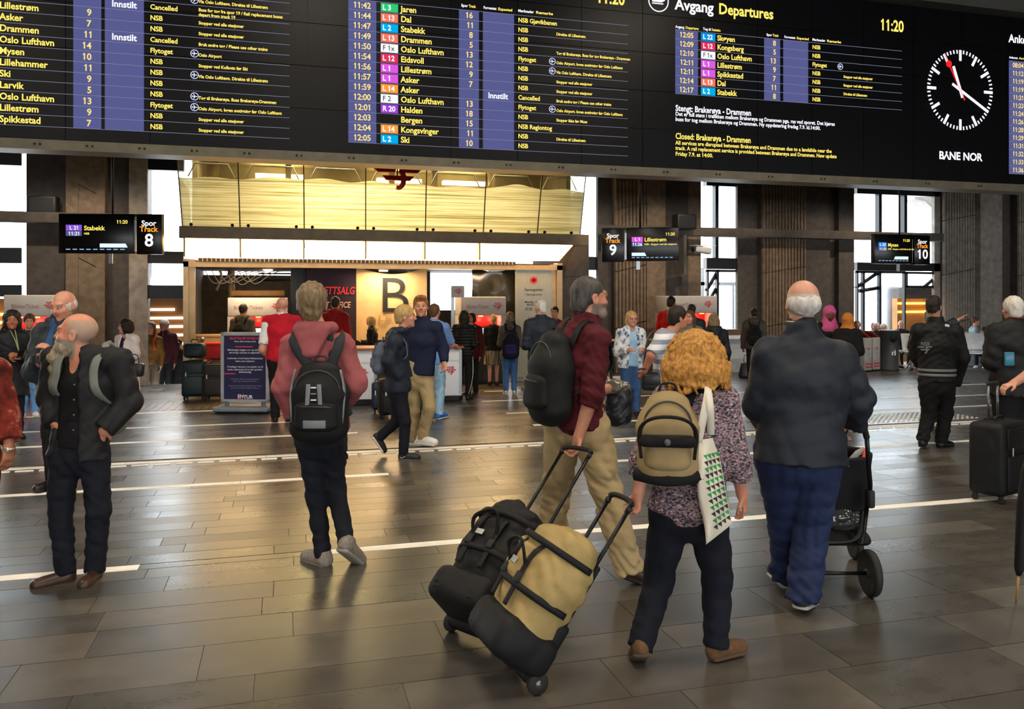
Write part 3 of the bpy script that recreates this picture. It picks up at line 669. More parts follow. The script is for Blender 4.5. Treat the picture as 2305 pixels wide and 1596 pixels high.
MB().lathe([(.13, 0), (.13, .02), (.03, .03), (.03, .85), (.045, .86), (.045, .92), (.02, .96)]).build('post', M('post_red', '#8c1a16', .35), st)
MB().lathe([(.03, .0), (.05, .03), (.03, .07)], at=(0, 0, .95), n=14).build('cap', alu, st)
# ================================================================ departure board
bd = empty('departure_board', (XY(1152, YB), YB, 0), 0, 'huge black electronic departure board hanging across the hall with station clock', 'departure board')
BO = bd.location.x
def BX(px): return XY(px, YB) - BO
def BZ(px, py): return HY(px, py, YB)
Zb0 = BZ(1152, 362); Zb1 = BZ(2305, 42); xb0, xb1 = BX(-330), BX(2700)
ledm = M('led_black', '#06070a', .35, var=0, spec=.12)
MB().box(xb0, xb1, .03, .35, Zb0, Zb1).build('housing', black, bd)
pw = BX(1307) - BX(1163); rows_ = 5; ph = (Zb1 - Zb0) / rows_
x = BX(857)
while x > xb0: x -= pw
pm_ = MB().box(.004, pw - .004, 0, .035, .004, ph - .004).mesh('led_panel')
while x < xb1:
    for j in range(rows_): mkobj('led_panel', pm_, ledm, bd, (x, 0, Zb0 + j * ph))
    x += pw
lip = M('board_lip', '#6b6454', .45, .3, var=.15)
MB().add([(xb0, -.02, Zb0 - .005), (xb1, -.02, Zb0 - .005), (xb1, .02, Zb0 - .12), (xb0, .02, Zb0 - .12), (xb0, .4, Zb0 - .005), (xb1, .4, Zb0 - .005), (xb1, .4, Zb0 - .12), (xb0, .4, Zb0 - .12)],
         [(0, 1, 2, 3), (3, 2, 6, 7), (4, 7, 6, 5), (0, 4, 5, 1), (0, 3, 7, 4), (1, 5, 6, 2)]).build('bottom_rail', lip, bd)
b2 = MB().lathe([(.014, 0), (.014, .012)], axis=(0, -1, 0), n=8); b2m = b2.mesh('rail_bolt')
for px in range(-40, 2400, 118):
    for dx in (0, .06): mkobj('rail_bolt', b2m, black, bd, (BX(px) + dx, -.002, Zb0 - .06))
MB().box(xb0, xb1, -.25, .5, Zb1, Zb1 + .5).build('top_casing', M('casing_grey', '#3b3a35', .6, var=.1), bd)
for px in (200, 1100, 2000): MB().cyl((BX(px), .2, Zb1 + .4), (BX(px), .2, 7.4), .05, 8).build('hanger', black, bd)
YEL, WHT_, AMB = emis('led_yellow', '#ffe36a', .9), emis('led_white', '#f4f4ff', .9), emis('led_amber', '#f4d98a', .8)
LAV, LINEC = emis('led_lavender', '#5c6096', .68), emis('led_line', '#8a8da6', .6)
ly = []
def T(s_, px, z, cap, mk, align='L', width=None, bold=.025):
    k = ZY(px, YB) / FPX / (CT - (px - CX) / FPX * ST)   # metres along the board per pixel
    q = MB(); letter(q, s_, BX(px), z, cap, -.006, bold, (BX(px + width) - BX(px)) if width and align == 'L' else None, align, .93)
    if q.v: ly.append((mk, q))
def R(x0, x1, z0, z1, mk, y=-.002): ly.append((mk, MB().box(BX(x0), BX(x1), y, y + .002, z0, z1)))
BADGE = {'3': '#2fbf6e', '13': '#e8745c', '2': '#00a6e0', 'F': '#f0f0f6', '12': '#d8325c', '1': '#d455d8', '14': '#f0953a', 'R': '#9a3fd0', '22': '#0090e0'}
def bcol(b): return BADGE['F' if b[0] == 'F' else 'R' if b[0] == 'R' else b[2:]]
def plane_icon(px, z, r):
    q = MB(); ly.append(('icon', q)); x = BX(px); n = 14
    for i in range(n):
        a, b = 2 * math.pi * i / n, 2 * math.pi * (i + 1) / n
        q.prism([(x + r * math.cos(a), z + r * math.sin(a)), (x + r * math.cos(b), z + r * math.sin(b)), (x + .84 * r * math.cos(b), z + .84 * r * math.sin(b)), (x + .84 * r * math.cos(a), z + .84 * r * math.sin(a))], -.006, -.004)
    for P in ([(-.6, .1), (.62, .1), (.7, 0), (.62, -.1), (-.6, -.1)], [(-.1, 0), (.2, 0), (-.15, .65), (-.3, .65)], [(-.1, 0), (.2, 0), (-.15, -.65), (-.3, -.65)], [(-.65, .3), (-.45, .05), (-.45, -.05), (-.65, -.3)]):
        q.prism([(x + a * r, z + b * r) for a, b in P], -.006, -.004)
SV = 'Stopper ved alle stasjoner'; OA = '*Oslo Airport. Ingen avstigning før Oslo Lufthavn'; VO = '*Via Oslo Lufthavn. Direkte til Lillestrøm'; BR = 'Bruk andre tog / Please use other trains'; DL = 'Direkte til Lillestrøm'
PITCH = (BZ(815, 12) - BZ(815, 310)) / 13
def block(zr, rows, X, first=0):
    """zr = middle of row 0; X = pixel columns"""
    n0, n1 = first, len(rows) + first
    zt, zb = zr - (n0 - .5) * PITCH, zr - (n1 - .5) * PITCH
    for a, b in X['rect']: R(a, b, zb + .004, zt, 'lav')
    for i in range(n0, n1 + 1): R(X['line'][0], X['line'][1], zr - (i - .5) * PITCH - .003, zr - (i - .5) * PITCH + .003, 'line', -.004)
    for i, (tm, bg, dest, trk, op, rem) in enumerate(rows):
        z = zr - (i + first) * PITCH; CAP = .076
        if tm: T(tm, X['time'], z, CAP, 'amber', 'C')
        if bg:
            R(X['badge'][0], X['badge'][1], z - PITCH * .42, z + PITCH * .42, 'bg' + bcol(bg)); T(bg, X['badge'][0] + 4, z, CAP * .88, 'dark' if bg[0] == 'F' else 'white', bold=.012 if bg[0] == 'F' else .025)
        if dest: T(dest, X['dest'], z, CAP, 'yellow')
        if trk: T(trk, X['trk'], z, CAP, 'amber', 'R')
        if op: T('Cancelled' if op == 'X' else op, X['op'], z, CAP * .78, 'yellow')
        if op == 'X': T('Innstilt', X['exp'], z, CAP, 'white', 'C')
        if rem:
            if rem[0] == '*': plane_icon(X['rem'] - 9, z, .05); rem = rem[1:]
            L_ = rem.split('|')
            for j, r_ in enumerate(L_): T(r_, X['rem'], z - .015 - (j - (len(L_) - 1) / 2) * .06, CAP * .5, 'yellow', bold=.03)
block(BZ(45, 15), [('', '', '', '', '', VO), ('', '', '', '', 'X', 'Buss for tog fra spor 19 / Rail replacement buses|depart from track 19')] + [('', '', d, t, o, r) for d, t, o, r in (
    ('Lillestrøm', '9', 'NSB', SV), ('Asker', '7', 'NSB', SV), ('Drammen', '11', 'X', BR), ('Oslo Lufthavn', '14', 'Flytoget', '*Oslo Airport'), ('Mysen', '10', 'NSB', 'Stopper ved Kolbotn før Ski'), ('Lillehammer', '11', 'NSB', VO),
    ('Ski', '9', 'NSB', ''), ('Larvik', '5', 'NSB', '*Tog til Brakerøya. Buss Brakerøya-Drammen'), ('Oslo Lufthavn', '13', 'Flytoget', OA), ('Lillestrøm', '9', 'NSB', SV), ('Spikkestad', '7', 'NSB', SV))],
    dict(rect=[(165, 228), (236, 324)], line=(-330, 652), time=-140, badge=(-100, -60), dest=-1, trk=206, exp=280, op=338, rem=447), -2)
block(BZ(815, 12), [('11:42', 'L 3', 'Jaren', '16', 'NSB Gjøvikbanen', ''), ('11:44', 'L 13', 'Dal', '11', 'NSB', DL), ('11:47', 'L 2', 'Stabekk', '8', 'NSB', ''), ('11:49', 'L 13', 'Drammen', '5', 'NSB', 'Tog til Brakerøya. Buss for tog Brakerøya - Drammen'),
    ('11:50', 'F 1x', 'Oslo Lufthavn', '13', 'Flytoget', OA), ('11:54', 'L 12', 'Eidsvoll', '12', 'NSB', VO), ('11:56', 'L 1', 'Lillestrøm', '9', 'NSB', SV), ('11:57', 'L 1', 'Asker', '7', 'NSB', SV), ('11:59', 'L 14', 'Asker', '', 'X', BR),
    ('12:00', 'F 2', 'Oslo Lufthavn', '13', 'Flytoget', OA), ('12:01', 'R 20', 'Halden', '18', 'NSB', 'Stopper ikke før Moss'), ('12:03', '', 'Bergen', '15', 'NSB Regiontog', ''), ('12:04', 'L 14', 'Kongsvinger', '11', 'NSB', DL), ('12:05', 'L 2', 'Ski', '10', 'NSB', '')],
    dict(rect=[(784, 847), (1033, 1078), (1087, 1157)], line=(784, 1413), time=815, badge=(857, 896), dest=902, trk=1064, exp=1121, op=1166, rem=1252))
block(BZ(1545, 79), [('12:05', 'L 22', 'Skøyen', '8', 'NSB', ''), ('12:09', 'L 12', 'Kongsberg', '5', 'NSB', ''), ('12:10', 'F 1x', 'Oslo Lufthavn', '13', 'Flytoget', ''), ('12:11', 'L 1', 'Lillestrøm', '9', 'NSB', SV), ('12:11', 'L 1', 'Spikkestad', '7', 'NSB', SV), ('12:14', 'L 13', 'Dal', '11', 'NSB', DL), ('12:17', 'L 2', 'Stabekk', '8', 'NSB', '')],
    dict(rect=[(1520, 1571), (1720, 1756), (1763, 1819)], line=(1520, 2030), time=1545, badge=(1578, 1610), dest=1614, trk=1746, exp=1790, op=1828, rem=1898))
plane_icon(1891, BZ(1891, 150), .05)
block(BZ(2286, 147), [(t, '', '', '', '', '') for t in '08:04 11:12 11:19 11:19 11:21 11:23 11:24 11:26 11:28 11:29 11:31 11:32 11:33 11:36'.split()], dict(rect=[(2271, 2312)], line=(2271, 2500), time=2291, badge=(0, 0), dest=0, trk=0, exp=0, op=0, rem=0))
for a, b, x0, x1, yy in (('Spor', 'Track', 1038, 1055, 12), ('Forventet', 'Expected', 1088, 1121, 17), ('Merknader', 'Remarks', 1166, 1206, 24), ('Avgang', 'Departure', 1520, 1543, 60), ('Tog til', 'Destination', 1582, 1602, 65), ('Spor', 'Track', 1725, 1739, 78), ('Forventet', 'Expected', 1765, 1793, 83), ('Merknader', 'Remarks', 1828, 1861, 89), ('Ankomst', 'Arrival', 2271, 2293, 129)):
    T(a, x0, BZ(x0, yy), .036, 'white', width=(x1 - x0) * .88, bold=.03); T(b, x1, BZ(x0, yy), .036, 'yellow', width=(x1 - x0) * (.95 if a != 'Avgang' else 1.25), bold=.03)
T('Avgang', 1519, BZ(1519, 9), .155, 'white', width=88); T('Departures', 1617, BZ(1519, 9), .155, 'yellow', width=122)
T('Ankomst', 2270, BZ(2270, 86), .13, 'white'); T('11:20', 1981, BZ(1981, 55), .17, 'yellow', width=51); T('11:20', 1342, BZ(1342, -8), .17, 'yellow', width=62)
for s_, yy, cap, mk, wd in (('Stengt: Brakerøya - Drammen', 243, .085, 'white', 170), ('Det er full stans i trafikken mellom Brakerøya og Drammen pga. ras ved sporet. Det kjøres', 256, .055, 'white', 358), ('buss for tog mellom Brakerøya og Drammen. Ny oppdatering fredag 7.9. kl.14:00.', 268, .055, 'white', 326),
        ('Closed: Brakerøya - Drammen', 306, .085, 'yellow', 169), ('All services are disrupted between Brakerøya and Drammen due to a landslide near the', 321, .055, 'yellow', 352), ('track. A rail replacement service is provided between Brakerøya and Drammen. New update', 333, .055, 'yellow', 363), ('Friday 7.9. at 14:00.', 346, .055, 'yellow', 84)): T(s_, 1520, BZ(1520, yy), cap, mk, width=wd)
q = MB(); ly.append(('train', q)); x0, z0, r_ = BX(1482), BZ(1482, 2), .165
for i in range(28):
    a, b = 2 * math.pi * i / 28, 2 * math.pi * (i + 1) / 28
    q.prism([(x0 + k * r_ * math.cos(t), z0 + k * r_ * math.sin(t)) for k, t in ((1, a), (1, b), (.9, b), (.9, a))], -.006, -.004)
q.prism([(x0 + a * r_, z0 + b * r_) for a, b in ((-.62, -.12), (.3, -.12), (.62, .05), (.62, .2), (.4, .45), (-.62, .45))], -.006, -.004); q.prism([(x0 + a * r_, z0 + b * r_) for a, b in ((-.62, -.2), (.5, -.2), (.45, -.3), (-.62, -.3))], -.006, -.004)
lm = {'yellow': YEL, 'white': WHT_, 'amber': AMB, 'lav': LAV, 'line': LINEC, 'icon': emis('led_icon', '#c9cdf0', 1), 'dark': emis('led_dark', '#5a5a66', .5)}
ln = {'yellow': 'yellow_lettering', 'white': 'white_lettering', 'amber': 'time_and_track_digits', 'lav': 'column_field', 'line': 'row_line', 'icon': 'aircraft_symbol', 'dark': 'grey_lettering'}
lm['train'] = WHT_; ln['train'] = 'train_symbol'
for k, mb in ly: mb.build(ln.get(k, 'line_badge'), lm.get(k) or emis(k, k[2:], .85), bd)
# station clock on the board
ck = MB(); xc, zc = BX(2161), BZ(2161, 203); rr = BZ(2161, 113) - zc
def tick(mb, ang, r0, r1, w_):
    d = (math.sin(ang), math.cos(ang)); p = (d[1], -d[0])
    mb.prism([(xc + d[0] * r + p[0] * s_ * w_, zc + d[1] * r + p[1] * s_ * w_) for r, s_ in ((r0, -1), (r1, -1), (r1, 1), (r0, 1))], -.008, -.006)
for i in range(60): ck = MB(); tick(ck, math.radians(6 * i), rr * (.73 if i % 5 == 0 else .91), rr, rr * (.036 if i % 5 == 0 else .018)); ck.build('clock_tick', WHT_, bd)
q = MB(); tick(q, math.radians(120), -.28 * rr, .86 * rr, .035 * rr); q.build('minute_hand', WHT_, bd)
q = MB(); tick(q, math.radians(-20 + 360), -.2 * rr, .62 * rr, .04 * rr); q.build('hour_hand', WHT_, bd)
RED = emis('clock_red', '#ff1c24', 1.2); q = MB(); a = math.radians(-29); tick(q, a, -.28 * rr, .98 * rr, .017 * rr)
q.lathe([(.085 * rr, 0), (.085 * rr, .002)], axis=(0, -1, 0), at=(xc + math.sin(a) * .72 * rr, -.009, zc + math.cos(a) * .72 * rr), n=16); q.build('second_hand', RED, bd)
q = MB(); T_ = BZ(2113, 349); letter(q, 'B', BX(2113), T_, .12, -.006, .03); letter(q, 'NE', BX(2136), T_, .12, -.006, .03); letter(q, 'NOR', BX(2167), T_, .12, -.006, .03)
xa = BX(2130); q.prism([(xa - .07, T_ - .07), (xa - .04, T_ - .07), (xa, T_ + .005), (xa + .04, T_ - .07), (xa + .07, T_ - .07), (xa + .01, T_ + .03), (xa - .01, T_ + .03)], -.006, -.004); q.lathe([(.02, 0), (.02, .002)], axis=(0, -1, 0), at=(xa, -.006, T_ + .05), n=10); q.build('owner_name', WHT_, bd)
# ---------------------------------------------------------------- track signs
def track_sign(n, label, cx, cy, z, yaw, w, h, num_left, numw, dest, line, lcol, tm, sub, train):
    c = PX(cx, cy, z); e = empty('track_sign', (c.x, c.y, c.z), yaw, label, 'track sign', 'hanging track signs'); k = z / FPX; W, H, NW = w * k, h * k, numw * k
    gap = .04; sx0 = (-W / 2 + NW + gap) if num_left else -W / 2; sx1 = W / 2 if num_left else W / 2 - NW - gap
    nx0 = -W / 2 if num_left else W / 2 - NW
    scr = M('sign_black', '#060607', .25, spec=.3, var=0)
    MB().rbox((sx0 + sx1) / 2, .06, 0, sx1 - sx0, .12, H, .01).build('screen', scr, e)
    MB().rbox(nx0 + NW / 2, .06, -.01, NW, .12, H, .01).build('number_plate', scr, e)
    MB().box(-W / 2, W / 2, .05, .11, H / 2 - .03, H / 2 + .005).build('top_rail', black, e)
    MB().box(sx1 - .01 if not num_left else sx0 - .03, sx1 + .02 if not num_left else sx0, .02, .1, -H * .45, H * .35).build('join_strip', alu, e)
    MB().box(-.06, .0, .08, .1, -H * .75, -H * .5).build('bracket', alu, e); MB().cyl((0, .09, H / 2), (0, .09, ZC + .02 - e.location.z), .018, 8).build('hanger', black, e)
    A = MB(); nc = nx0 + NW / 2
    letter(A, 'Spor', nc, H * .27, H * .13, -.004, .02, align='C'); A.build('white_lettering', WHT_, e); A = MB(); letter(A, str(n), nc, -H * .16, H * .3, -.004, .02, align='C'); A.build('track_number', WHT_, e)
    A = MB(); letter(A, 'Track', nc, H * .12, H * .13, -.004, .02, align='C'); A.build('orange_lettering', emis('led_orange', '#ff9a2a', 1), e)
    SW = sx1 - sx0; A = MB()
    letter(A, '11:20', sx1 - SW * .08, H * .3, H * .085, -.004, .02, align='R'); A.build('yellow_lettering', YEL, e); A = MB(); letter(A, dest, sx0 + SW * .34, H * .14, H * .11, -.004, .02); A.build('yellow_lettering', YEL, e); A = MB(); letter(A, sub, sx0 + SW * .34, H * .0, H * .05, -.004, .02); A.build('yellow_lettering', YEL, e)
    MB().box(sx0 + SW * .1, sx0 + SW * .31, -.003, 0, H * .07, H * .22).build('line_badge', emis('badge' + lcol, lcol, 1), e); MB().box(sx0 + SW * .1, sx0 + SW * .31, -.003, 0, -H * .06, H * .06).build('time_field', LAV, e)
    A = MB(); letter(A, line, sx0 + SW * .205, H * .145, H * .09, -.006, .015, align='C'); A.build('white_lettering', WHT_, e); A = MB(); letter(A, tm, sx0 + SW * .205, 0, H * .09, -.006, .015, align='C'); A.build('white_lettering', WHT_, e)
    t0, t1, ar = sx0 + SW * train[0], sx0 + SW * train[1], train[2]; zt_ = -H * .3; hh = H * .05
    tip = t1 if ar > 0 else t0; A = MB().prism([(t0, zt_ - hh), (t1, zt_ - hh), (t1 - (0 if ar < 0 else hh), zt_ + hh), (t0 + (0 if ar > 0 else hh), zt_ + hh)], -.005, -.003); A.build('train_symbol', emis('led_train', '#cfe4f4', 1), e)
    A = MB()
    for i in range(9): MB().box(sx0 + SW * (.1 + .09 * i), sx0 + SW * (.16 + .09 * i), -.004, -.003, -H * .41, -H * .385).build('platform_mark', emis('led_blue', '#8fb2d8', .8), e)
    return e
track_sign(8, 'hanging sign for track 8 with Stabekk departure', 248, 526, 13.0, -TH - math.radians(-3), 227, 89, False, 56, 'Stabekk', 'L 21', '#7a4fc0', '11:21', 'NSB', (.55, .92, 1))
track_sign(9, 'hanging sign for track 9 with Lillestrøm departure', 1441, 550, 13.2, -TH - math.radians(8), 172, 75, True, 50, 'Lillestrøm', 'L 1', '#d050d0', '11:26', 'NSB - Stopper ved alle stasjoner', (.1, .38, 1))
track_sign(10, 'hanging sign for track 10 with Mysen departure', 2032, 561, 15.5, -TH + math.radians(14), 146, 66, False, 42, 'Mysen', 'L 22', '#1f7fe0', '11:31', 'NSB - Stopper ved Kolbotn før Ski', (.5, .88, -1))
# CCTV camera and loudspeaker on the pier beside the track 9 sign
c = PY(1568, 563, YF - .75); e = empty('security_camera', c, .2, 'white security camera on a bracket beside the track 9 sign', 'security camera'); k = ZY(1568, YF - .75) / FPX
MB().rbox(8 * k, -.1, 0, 44 * k, .16, .15, .03, rot=(0, .12, 0)).build('housing', M('cam_white', '#b9bcbd', .4), e); MB().box(-20 * k, 40 * k, -.2, .0, .09, .1).build('sun_shield', M('cam_white2', '#d5d8d8', .4), e)
MB().lathe([(.06, 0), (.06, .03)], axis=(-1, 0, 0), at=(-15 * k, -.1, 0), n=14).build('lens', black, e); MB().rbox(-12 * k, .1, -.05, .12, .5, .1, .01).box(-28 * k, -20 * k, .1, .45, -.55, .35).build('bracket', M('bracket_grey', '#4d4b48', .6), e)
c = PY(1540, 500, YF - .7); e = empty('loudspeaker', c, 0, 'black square loudspeaker box fixed above the track 9 sign', 'loudspeaker')
MB().rbox(0, 0, 0, .48, .3, .34, .02).build('cabinet', M('speaker_black', '#0e0e0f', .5), e); MB().box(-.2, .2, -.16, -.15, -.13, .13).build('grille', black, e); MB().box(-.03, .03, .1, .5, -.03, .03).build('bracket', black, e)
c = PY(98, 462, YF - .3); e = empty('loudspeaker', c, 0, 'black square loudspeaker box on the pier above the track 8 sign', 'loudspeaker')
MB().rbox(0, 0, 0, .5, .3, .34, .02).build('cabinet', MATS['speaker_black'], e); MB().box(-.2, .2, -.16, -.15, -.13, .13).build('grille', black, e); MB().box(-.03, .03, .1, .3, -.03, .03).build('bracket', black, e)
# ================================================================ soft solids: distance fields turned into meshes (surface nets)
V3 = lambda p: np.array((p[0], p[1], p[2]), np.float32)
def nrm(v): v = np.asarray(v, np.float32); return v / max(1e-6, float(np.linalg.norm(v)))
class Soft:
    def __init__(s): s.p = []; s.nz = []; s.col = None
    def seg(s, a, b, ra, rb, k=.02, u=None, fa=0, fb=0, op='+'):
        """tapered limb a->b; radius a number or (across u, across the other way); fa/fb = flat cut ends"""
        ra = ra if hasattr(ra, '__len__') else (ra, ra); rb = rb if hasattr(rb, '__len__') else (rb, rb)
        s.p.append((op, k, 'seg', V3(a), V3(b), ra, rb, u, fa, fb)); return s
    def chain(s, pts, rs, k=.02, u=None):
        for a, b, r0, r1 in zip(pts, pts[1:], rs, rs[1:]): s.seg(a, b, r0, r1, k, u)
        return s
    def ell(s, c, r, ax=None, k=.02, op='+'):
        ax = ax if ax is not None else np.eye(3, dtype=np.float32)
        s.p.append((op, k, 'ell', V3(c), [nrm(a) for a in ax], r)); return s
    def half(s, n, c, k=.004): s.p.append(('&', k, 'half', nrm(n), V3(c))); return s
    def noise(s, f): s.nz.append(f); return s
    def bounds(s, q):
        if q[2] == 'seg':
            r = max(max(q[5]), max(q[6])); return np.minimum(q[3], q[4]) - r, np.maximum(q[3], q[4]) + r
        r = np.sqrt(sum((np.abs(a) * rr) ** 2 for a, rr in zip(q[4], q[5]))); return q[3] - r, q[3] + r
    def mesh(s, name, h=.012, fine=(), hf=None, smooth=True):
        add = [q for q in s.p if q[0] == '+']; bs = [s.bounds(q) for q in add]
        lo = np.min([b[0] for b in bs], 0) - 2.5 * h; hi = np.max([b[1] for b in bs], 0) + 2.5 * h
        AX = []
        for a in range(3):
            fr = [(c[a] - r, c[a] + r) for c, r in fine]; t = lo[a]; L = []
            while t < hi[a]:
                L.append(t); t += hf if any(x <= t <= y for x, y in fr) else h
            L.append(t); AX.append(np.array(L, np.float32))
        d = np.full([len(a) for a in AX], .25, np.float32)
        for q in s.p:
            op, k, ty = q[:3]
            if ty == 'half':
                n, c = q[3], q[4]
                v = (AX[0][:, None, None] - c[0]) * n[0] + (AX[1][None, :, None] - c[1]) * n[1] + (AX[2][None, None, :] - c[2]) * n[2]
                np.maximum(d, v, out=d); continue
            b0, b1 = s.bounds(q); m = max(k, .02) + 2 * h
            sl = tuple(slice(max(0, int(np.searchsorted(AX[a], b0[a] - m)) - 1), int(np.searchsorted(AX[a], b1[a] + m)) + 1) for a in range(3))
            X, Y, Z = AX[0][sl[0]][:, None, None], AX[1][sl[1]][None, :, None], AX[2][sl[2]][None, None, :]
            if ty == 'ell':
                c, ax, r = q[3:6]; x, y, z = X - c[0], Y - c[1], Z - c[2]; k0 = k1 = 0
                for a, rr in zip(ax, r):
                    e_ = (x * a[0] + y * a[1] + z * a[2]) / rr; k0 = k0 + e_ * e_; k1 = k1 + (e_ / rr) ** 2
                k0 = np.sqrt(k0); v = k0 * (k0 - 1) / (np.sqrt(k1) + 1e-6)
            else:
                a, b, ra, rb, u, fa, fb = q[3:10]; ab = b - a; L2 = float(ab @ ab) + 1e-9; x, y, z = X - a[0], Y - a[1], Z - a[2]
                t0 = (x * ab[0] + y * ab[1] + z * ab[2]) / L2; t = np.clip(t0, 0, 1)
                if u is None and not (fa or fb):
                    v = np.sqrt((x - t * ab[0]) ** 2 + (y - t * ab[1]) ** 2 + (z - t * ab[2]) ** 2) - (ra[0] + t * (rb[0] - ra[0]))
                else:
                    L = math.sqrt(L2); wv = ab / L; uu = V3(u) if u is not None else np.array((1, 0, 0), np.float32)
                    if abs(float(uu @ wv)) > .95 and u is None: uu = np.array((0, 1, 0), np.float32)
                    uu = nrm(uu - wv * float(uu @ wv)); vv = np.cross(wv, uu)
                    xu = x * uu[0] + y * uu[1] + z * uu[2]; xv = x * vv[0] + y * vv[1] + z * vv[2]
                    ru = ra[0] + t * (rb[0] - ra[0]); rv = ra[1] + t * (rb[1] - ra[1])
                    ex = (t0 - t) * L; lo_, hi_ = ex * (ex < 0), ex * (ex > 0)
                    w2 = (0 if fa else (lo_ / np.minimum(ru, rv)) ** 2) + (0 if fb else (hi_ / np.minimum(ru, rv)) ** 2)
                    k0 = np.sqrt((xu / ru) ** 2 + (xv / rv) ** 2 + w2); k1 = np.sqrt((xu / ru ** 2) ** 2 + (xv / rv ** 2) ** 2 + w2 / np.minimum(ru, rv) ** 2) + 1e-6
                    v = k0 * (k0 - 1) / k1
                    if fa: v = np.maximum(v, -t0 * L)
                    if fb: v = np.maximum(v, (t0 - 1) * L)
            D = d[sl]
            if op == '+':
                hh = np.maximum(k - np.abs(D - v), 0); d[sl] = np.minimum(D, v) - hh * hh / (4 * k)
            else:
                hh = np.maximum(k - np.abs(D + v), 0); d[sl] = np.maximum(D, -v) + hh * hh / (4 * k)
        for f in s.nz: d += f(AX[0][:, None, None], AX[1][None, :, None], AX[2][None, None, :]).astype(np.float32)
        d[0] = d[-1] = .1; d[:, 0] = d[:, -1] = .1; d[:, :, 0] = d[:, :, -1] = .1
        return nets(name, d, AX, s.col)
def nets(name, d, AX, colf):
    ins = d < 0; cnt = np.zeros([n - 1 for n in d.shape], np.uint8)
    for i in (0, 1):
        for j in (0, 1):
            for k in (0, 1): cnt += ins[i:d.shape[0] - 1 + i, j:d.shape[1] - 1 + j, k:d.shape[2] - 1 + k]
    act = np.argwhere((cnt > 0) & (cnt < 8)); idx = np.full(cnt.shape, -1, np.int64); idx[tuple(act.T)] = np.arange(len(act))
    C = {}
    for i in (0, 1):
        for j in (0, 1):
            for k in (0, 1): C[i, j, k] = d[act[:, 0] + i, act[:, 1] + j, act[:, 2] + k]
    acc = np.zeros((len(act), 3), np.float64); num = np.zeros(len(act))
    for a in range(3):
        o = [x for x in range(3) if x != a]
        for p in (0, 1):
            for q in (0, 1):
                c0 = [0, 0, 0]; c0[o[0]] = p; c0[o[1]] = q; c1 = list(c0); c1[a] = 1
                v0, v1 = C[tuple(c0)], C[tuple(c1)]; m = (v0 < 0) != (v1 < 0)
                t = np.where(m, v0 / np.where(v0 == v1, 1, v0 - v1), 0); P = np.zeros((len(act), 3)); P[:, a] = t; P[:, o[0]] = p; P[:, o[1]] = q
                acc[m] += P[m]; num += m
    acc /= np.maximum(num, 1)[:, None]; V = np.zeros_like(acc)
    for a in range(3):
        x0 = AX[a][act[:, a]]; V[:, a] = x0 + acc[:, a] * (AX[a][act[:, a] + 1] - x0)
    Q = []
    for a in range(3):
        sl0 = [slice(None)] * 3; sl1 = [slice(None)] * 3; sl0[a] = slice(0, -1); sl1[a] = slice(1, None)
        A, B = ins[tuple(sl0)], ins[tuple(sl1)]; e = np.argwhere(A != B); o = [(a + 1) % 3, (a + 2) % 3]
        e = e[(e[:, o[0]] > 0) & (e[:, o[1]] > 0)]; fl = A[tuple(e.T)]
        def cell(du, dv):
            c = e.copy(); c[:, o[0]] -= du; c[:, o[1]] -= dv; return idx[tuple(c.T)]
        q = np.stack([cell(1, 1), cell(0, 1), cell(0, 0), cell(1, 0)], 1); q[~fl] = q[~fl][:, ::-1]; Q.append(q)
    Q = np.concatenate(Q); Q = Q[(Q >= 0).all(1)]
    me = bpy.data.meshes.new(name); me.vertices.add(len(V)); me.vertices.foreach_set('co', V.astype(np.float32).ravel())
    me.loops.add(Q.size); me.loops.foreach_set('vertex_index', Q.ravel().astype(np.int32)); me.polygons.add(len(Q))
    me.polygons.foreach_set('loop_start', np.arange(0, Q.size, 4, dtype=np.int32)); me.polygons.foreach_set('loop_total', np.full(len(Q), 4, np.int32))
    me.polygons.foreach_set('use_smooth', np.ones(len(Q), bool)); me.update(calc_edges=True)
    if colf is not None:
        at = me.color_attributes.new('Col', 'FLOAT_COLOR', 'POINT'); c = np.ones((len(V), 4), np.float32); c[:, :3] = colf(V); at.data.foreach_set('color', c.ravel())
    return me
def folds(amp, fz=55, fx=9, ph=0.):
    """creases in a few slanting directions, warped and uneven"""
    rs = np.random.RandomState(int(abs(ph) * 7) % 997 + 3); T = []
    for i in range(5):
        d = nrm((rs.normal() * .8, rs.normal() * .8, rs.choice((-1, 1)) * (.5 + rs.rand()))); T.append((d, fz * (.75 + .42 * i), rs.rand() * 6, rs.rand(3) * 6))
    def f(X, Y, Z):
        wx, wy, wz = .05 * np.sin(fx * Z + 4 * Y + ph), .05 * np.sin(fx * 1.2 * X + 5 * Z), .035 * np.sin(fx * 1.1 * Y + 6 * X + ph); v = 0
        for i, (d, fr, p0, q) in enumerate(T):
            m = .5 + .5 * np.sin(4.1 * X + q[0]) * np.sin(3.7 * Z + q[1]); v = v + (1 - 2.0 * np.abs(np.sin(fr * .5 * (d[0] * (X + wx) + d[1] * (Y + wy) + d[2] * (Z + wz)) + p0))) * m / (1 + .45 * i)
        return amp * 1.25 * v
    return f
def fuzz(amp, f=60, ph=0.):
    return lambda X, Y, Z: amp * (np.sin(f * X + 2 * np.sin(f * .37 * Z + ph)) * np.sin(f * .8 * Y + 2 * np.sin(f * .31 * X)) + .7 * np.sin(f * .55 * Z + 2.3 * np.sin(f * .42 * Y + ph)))
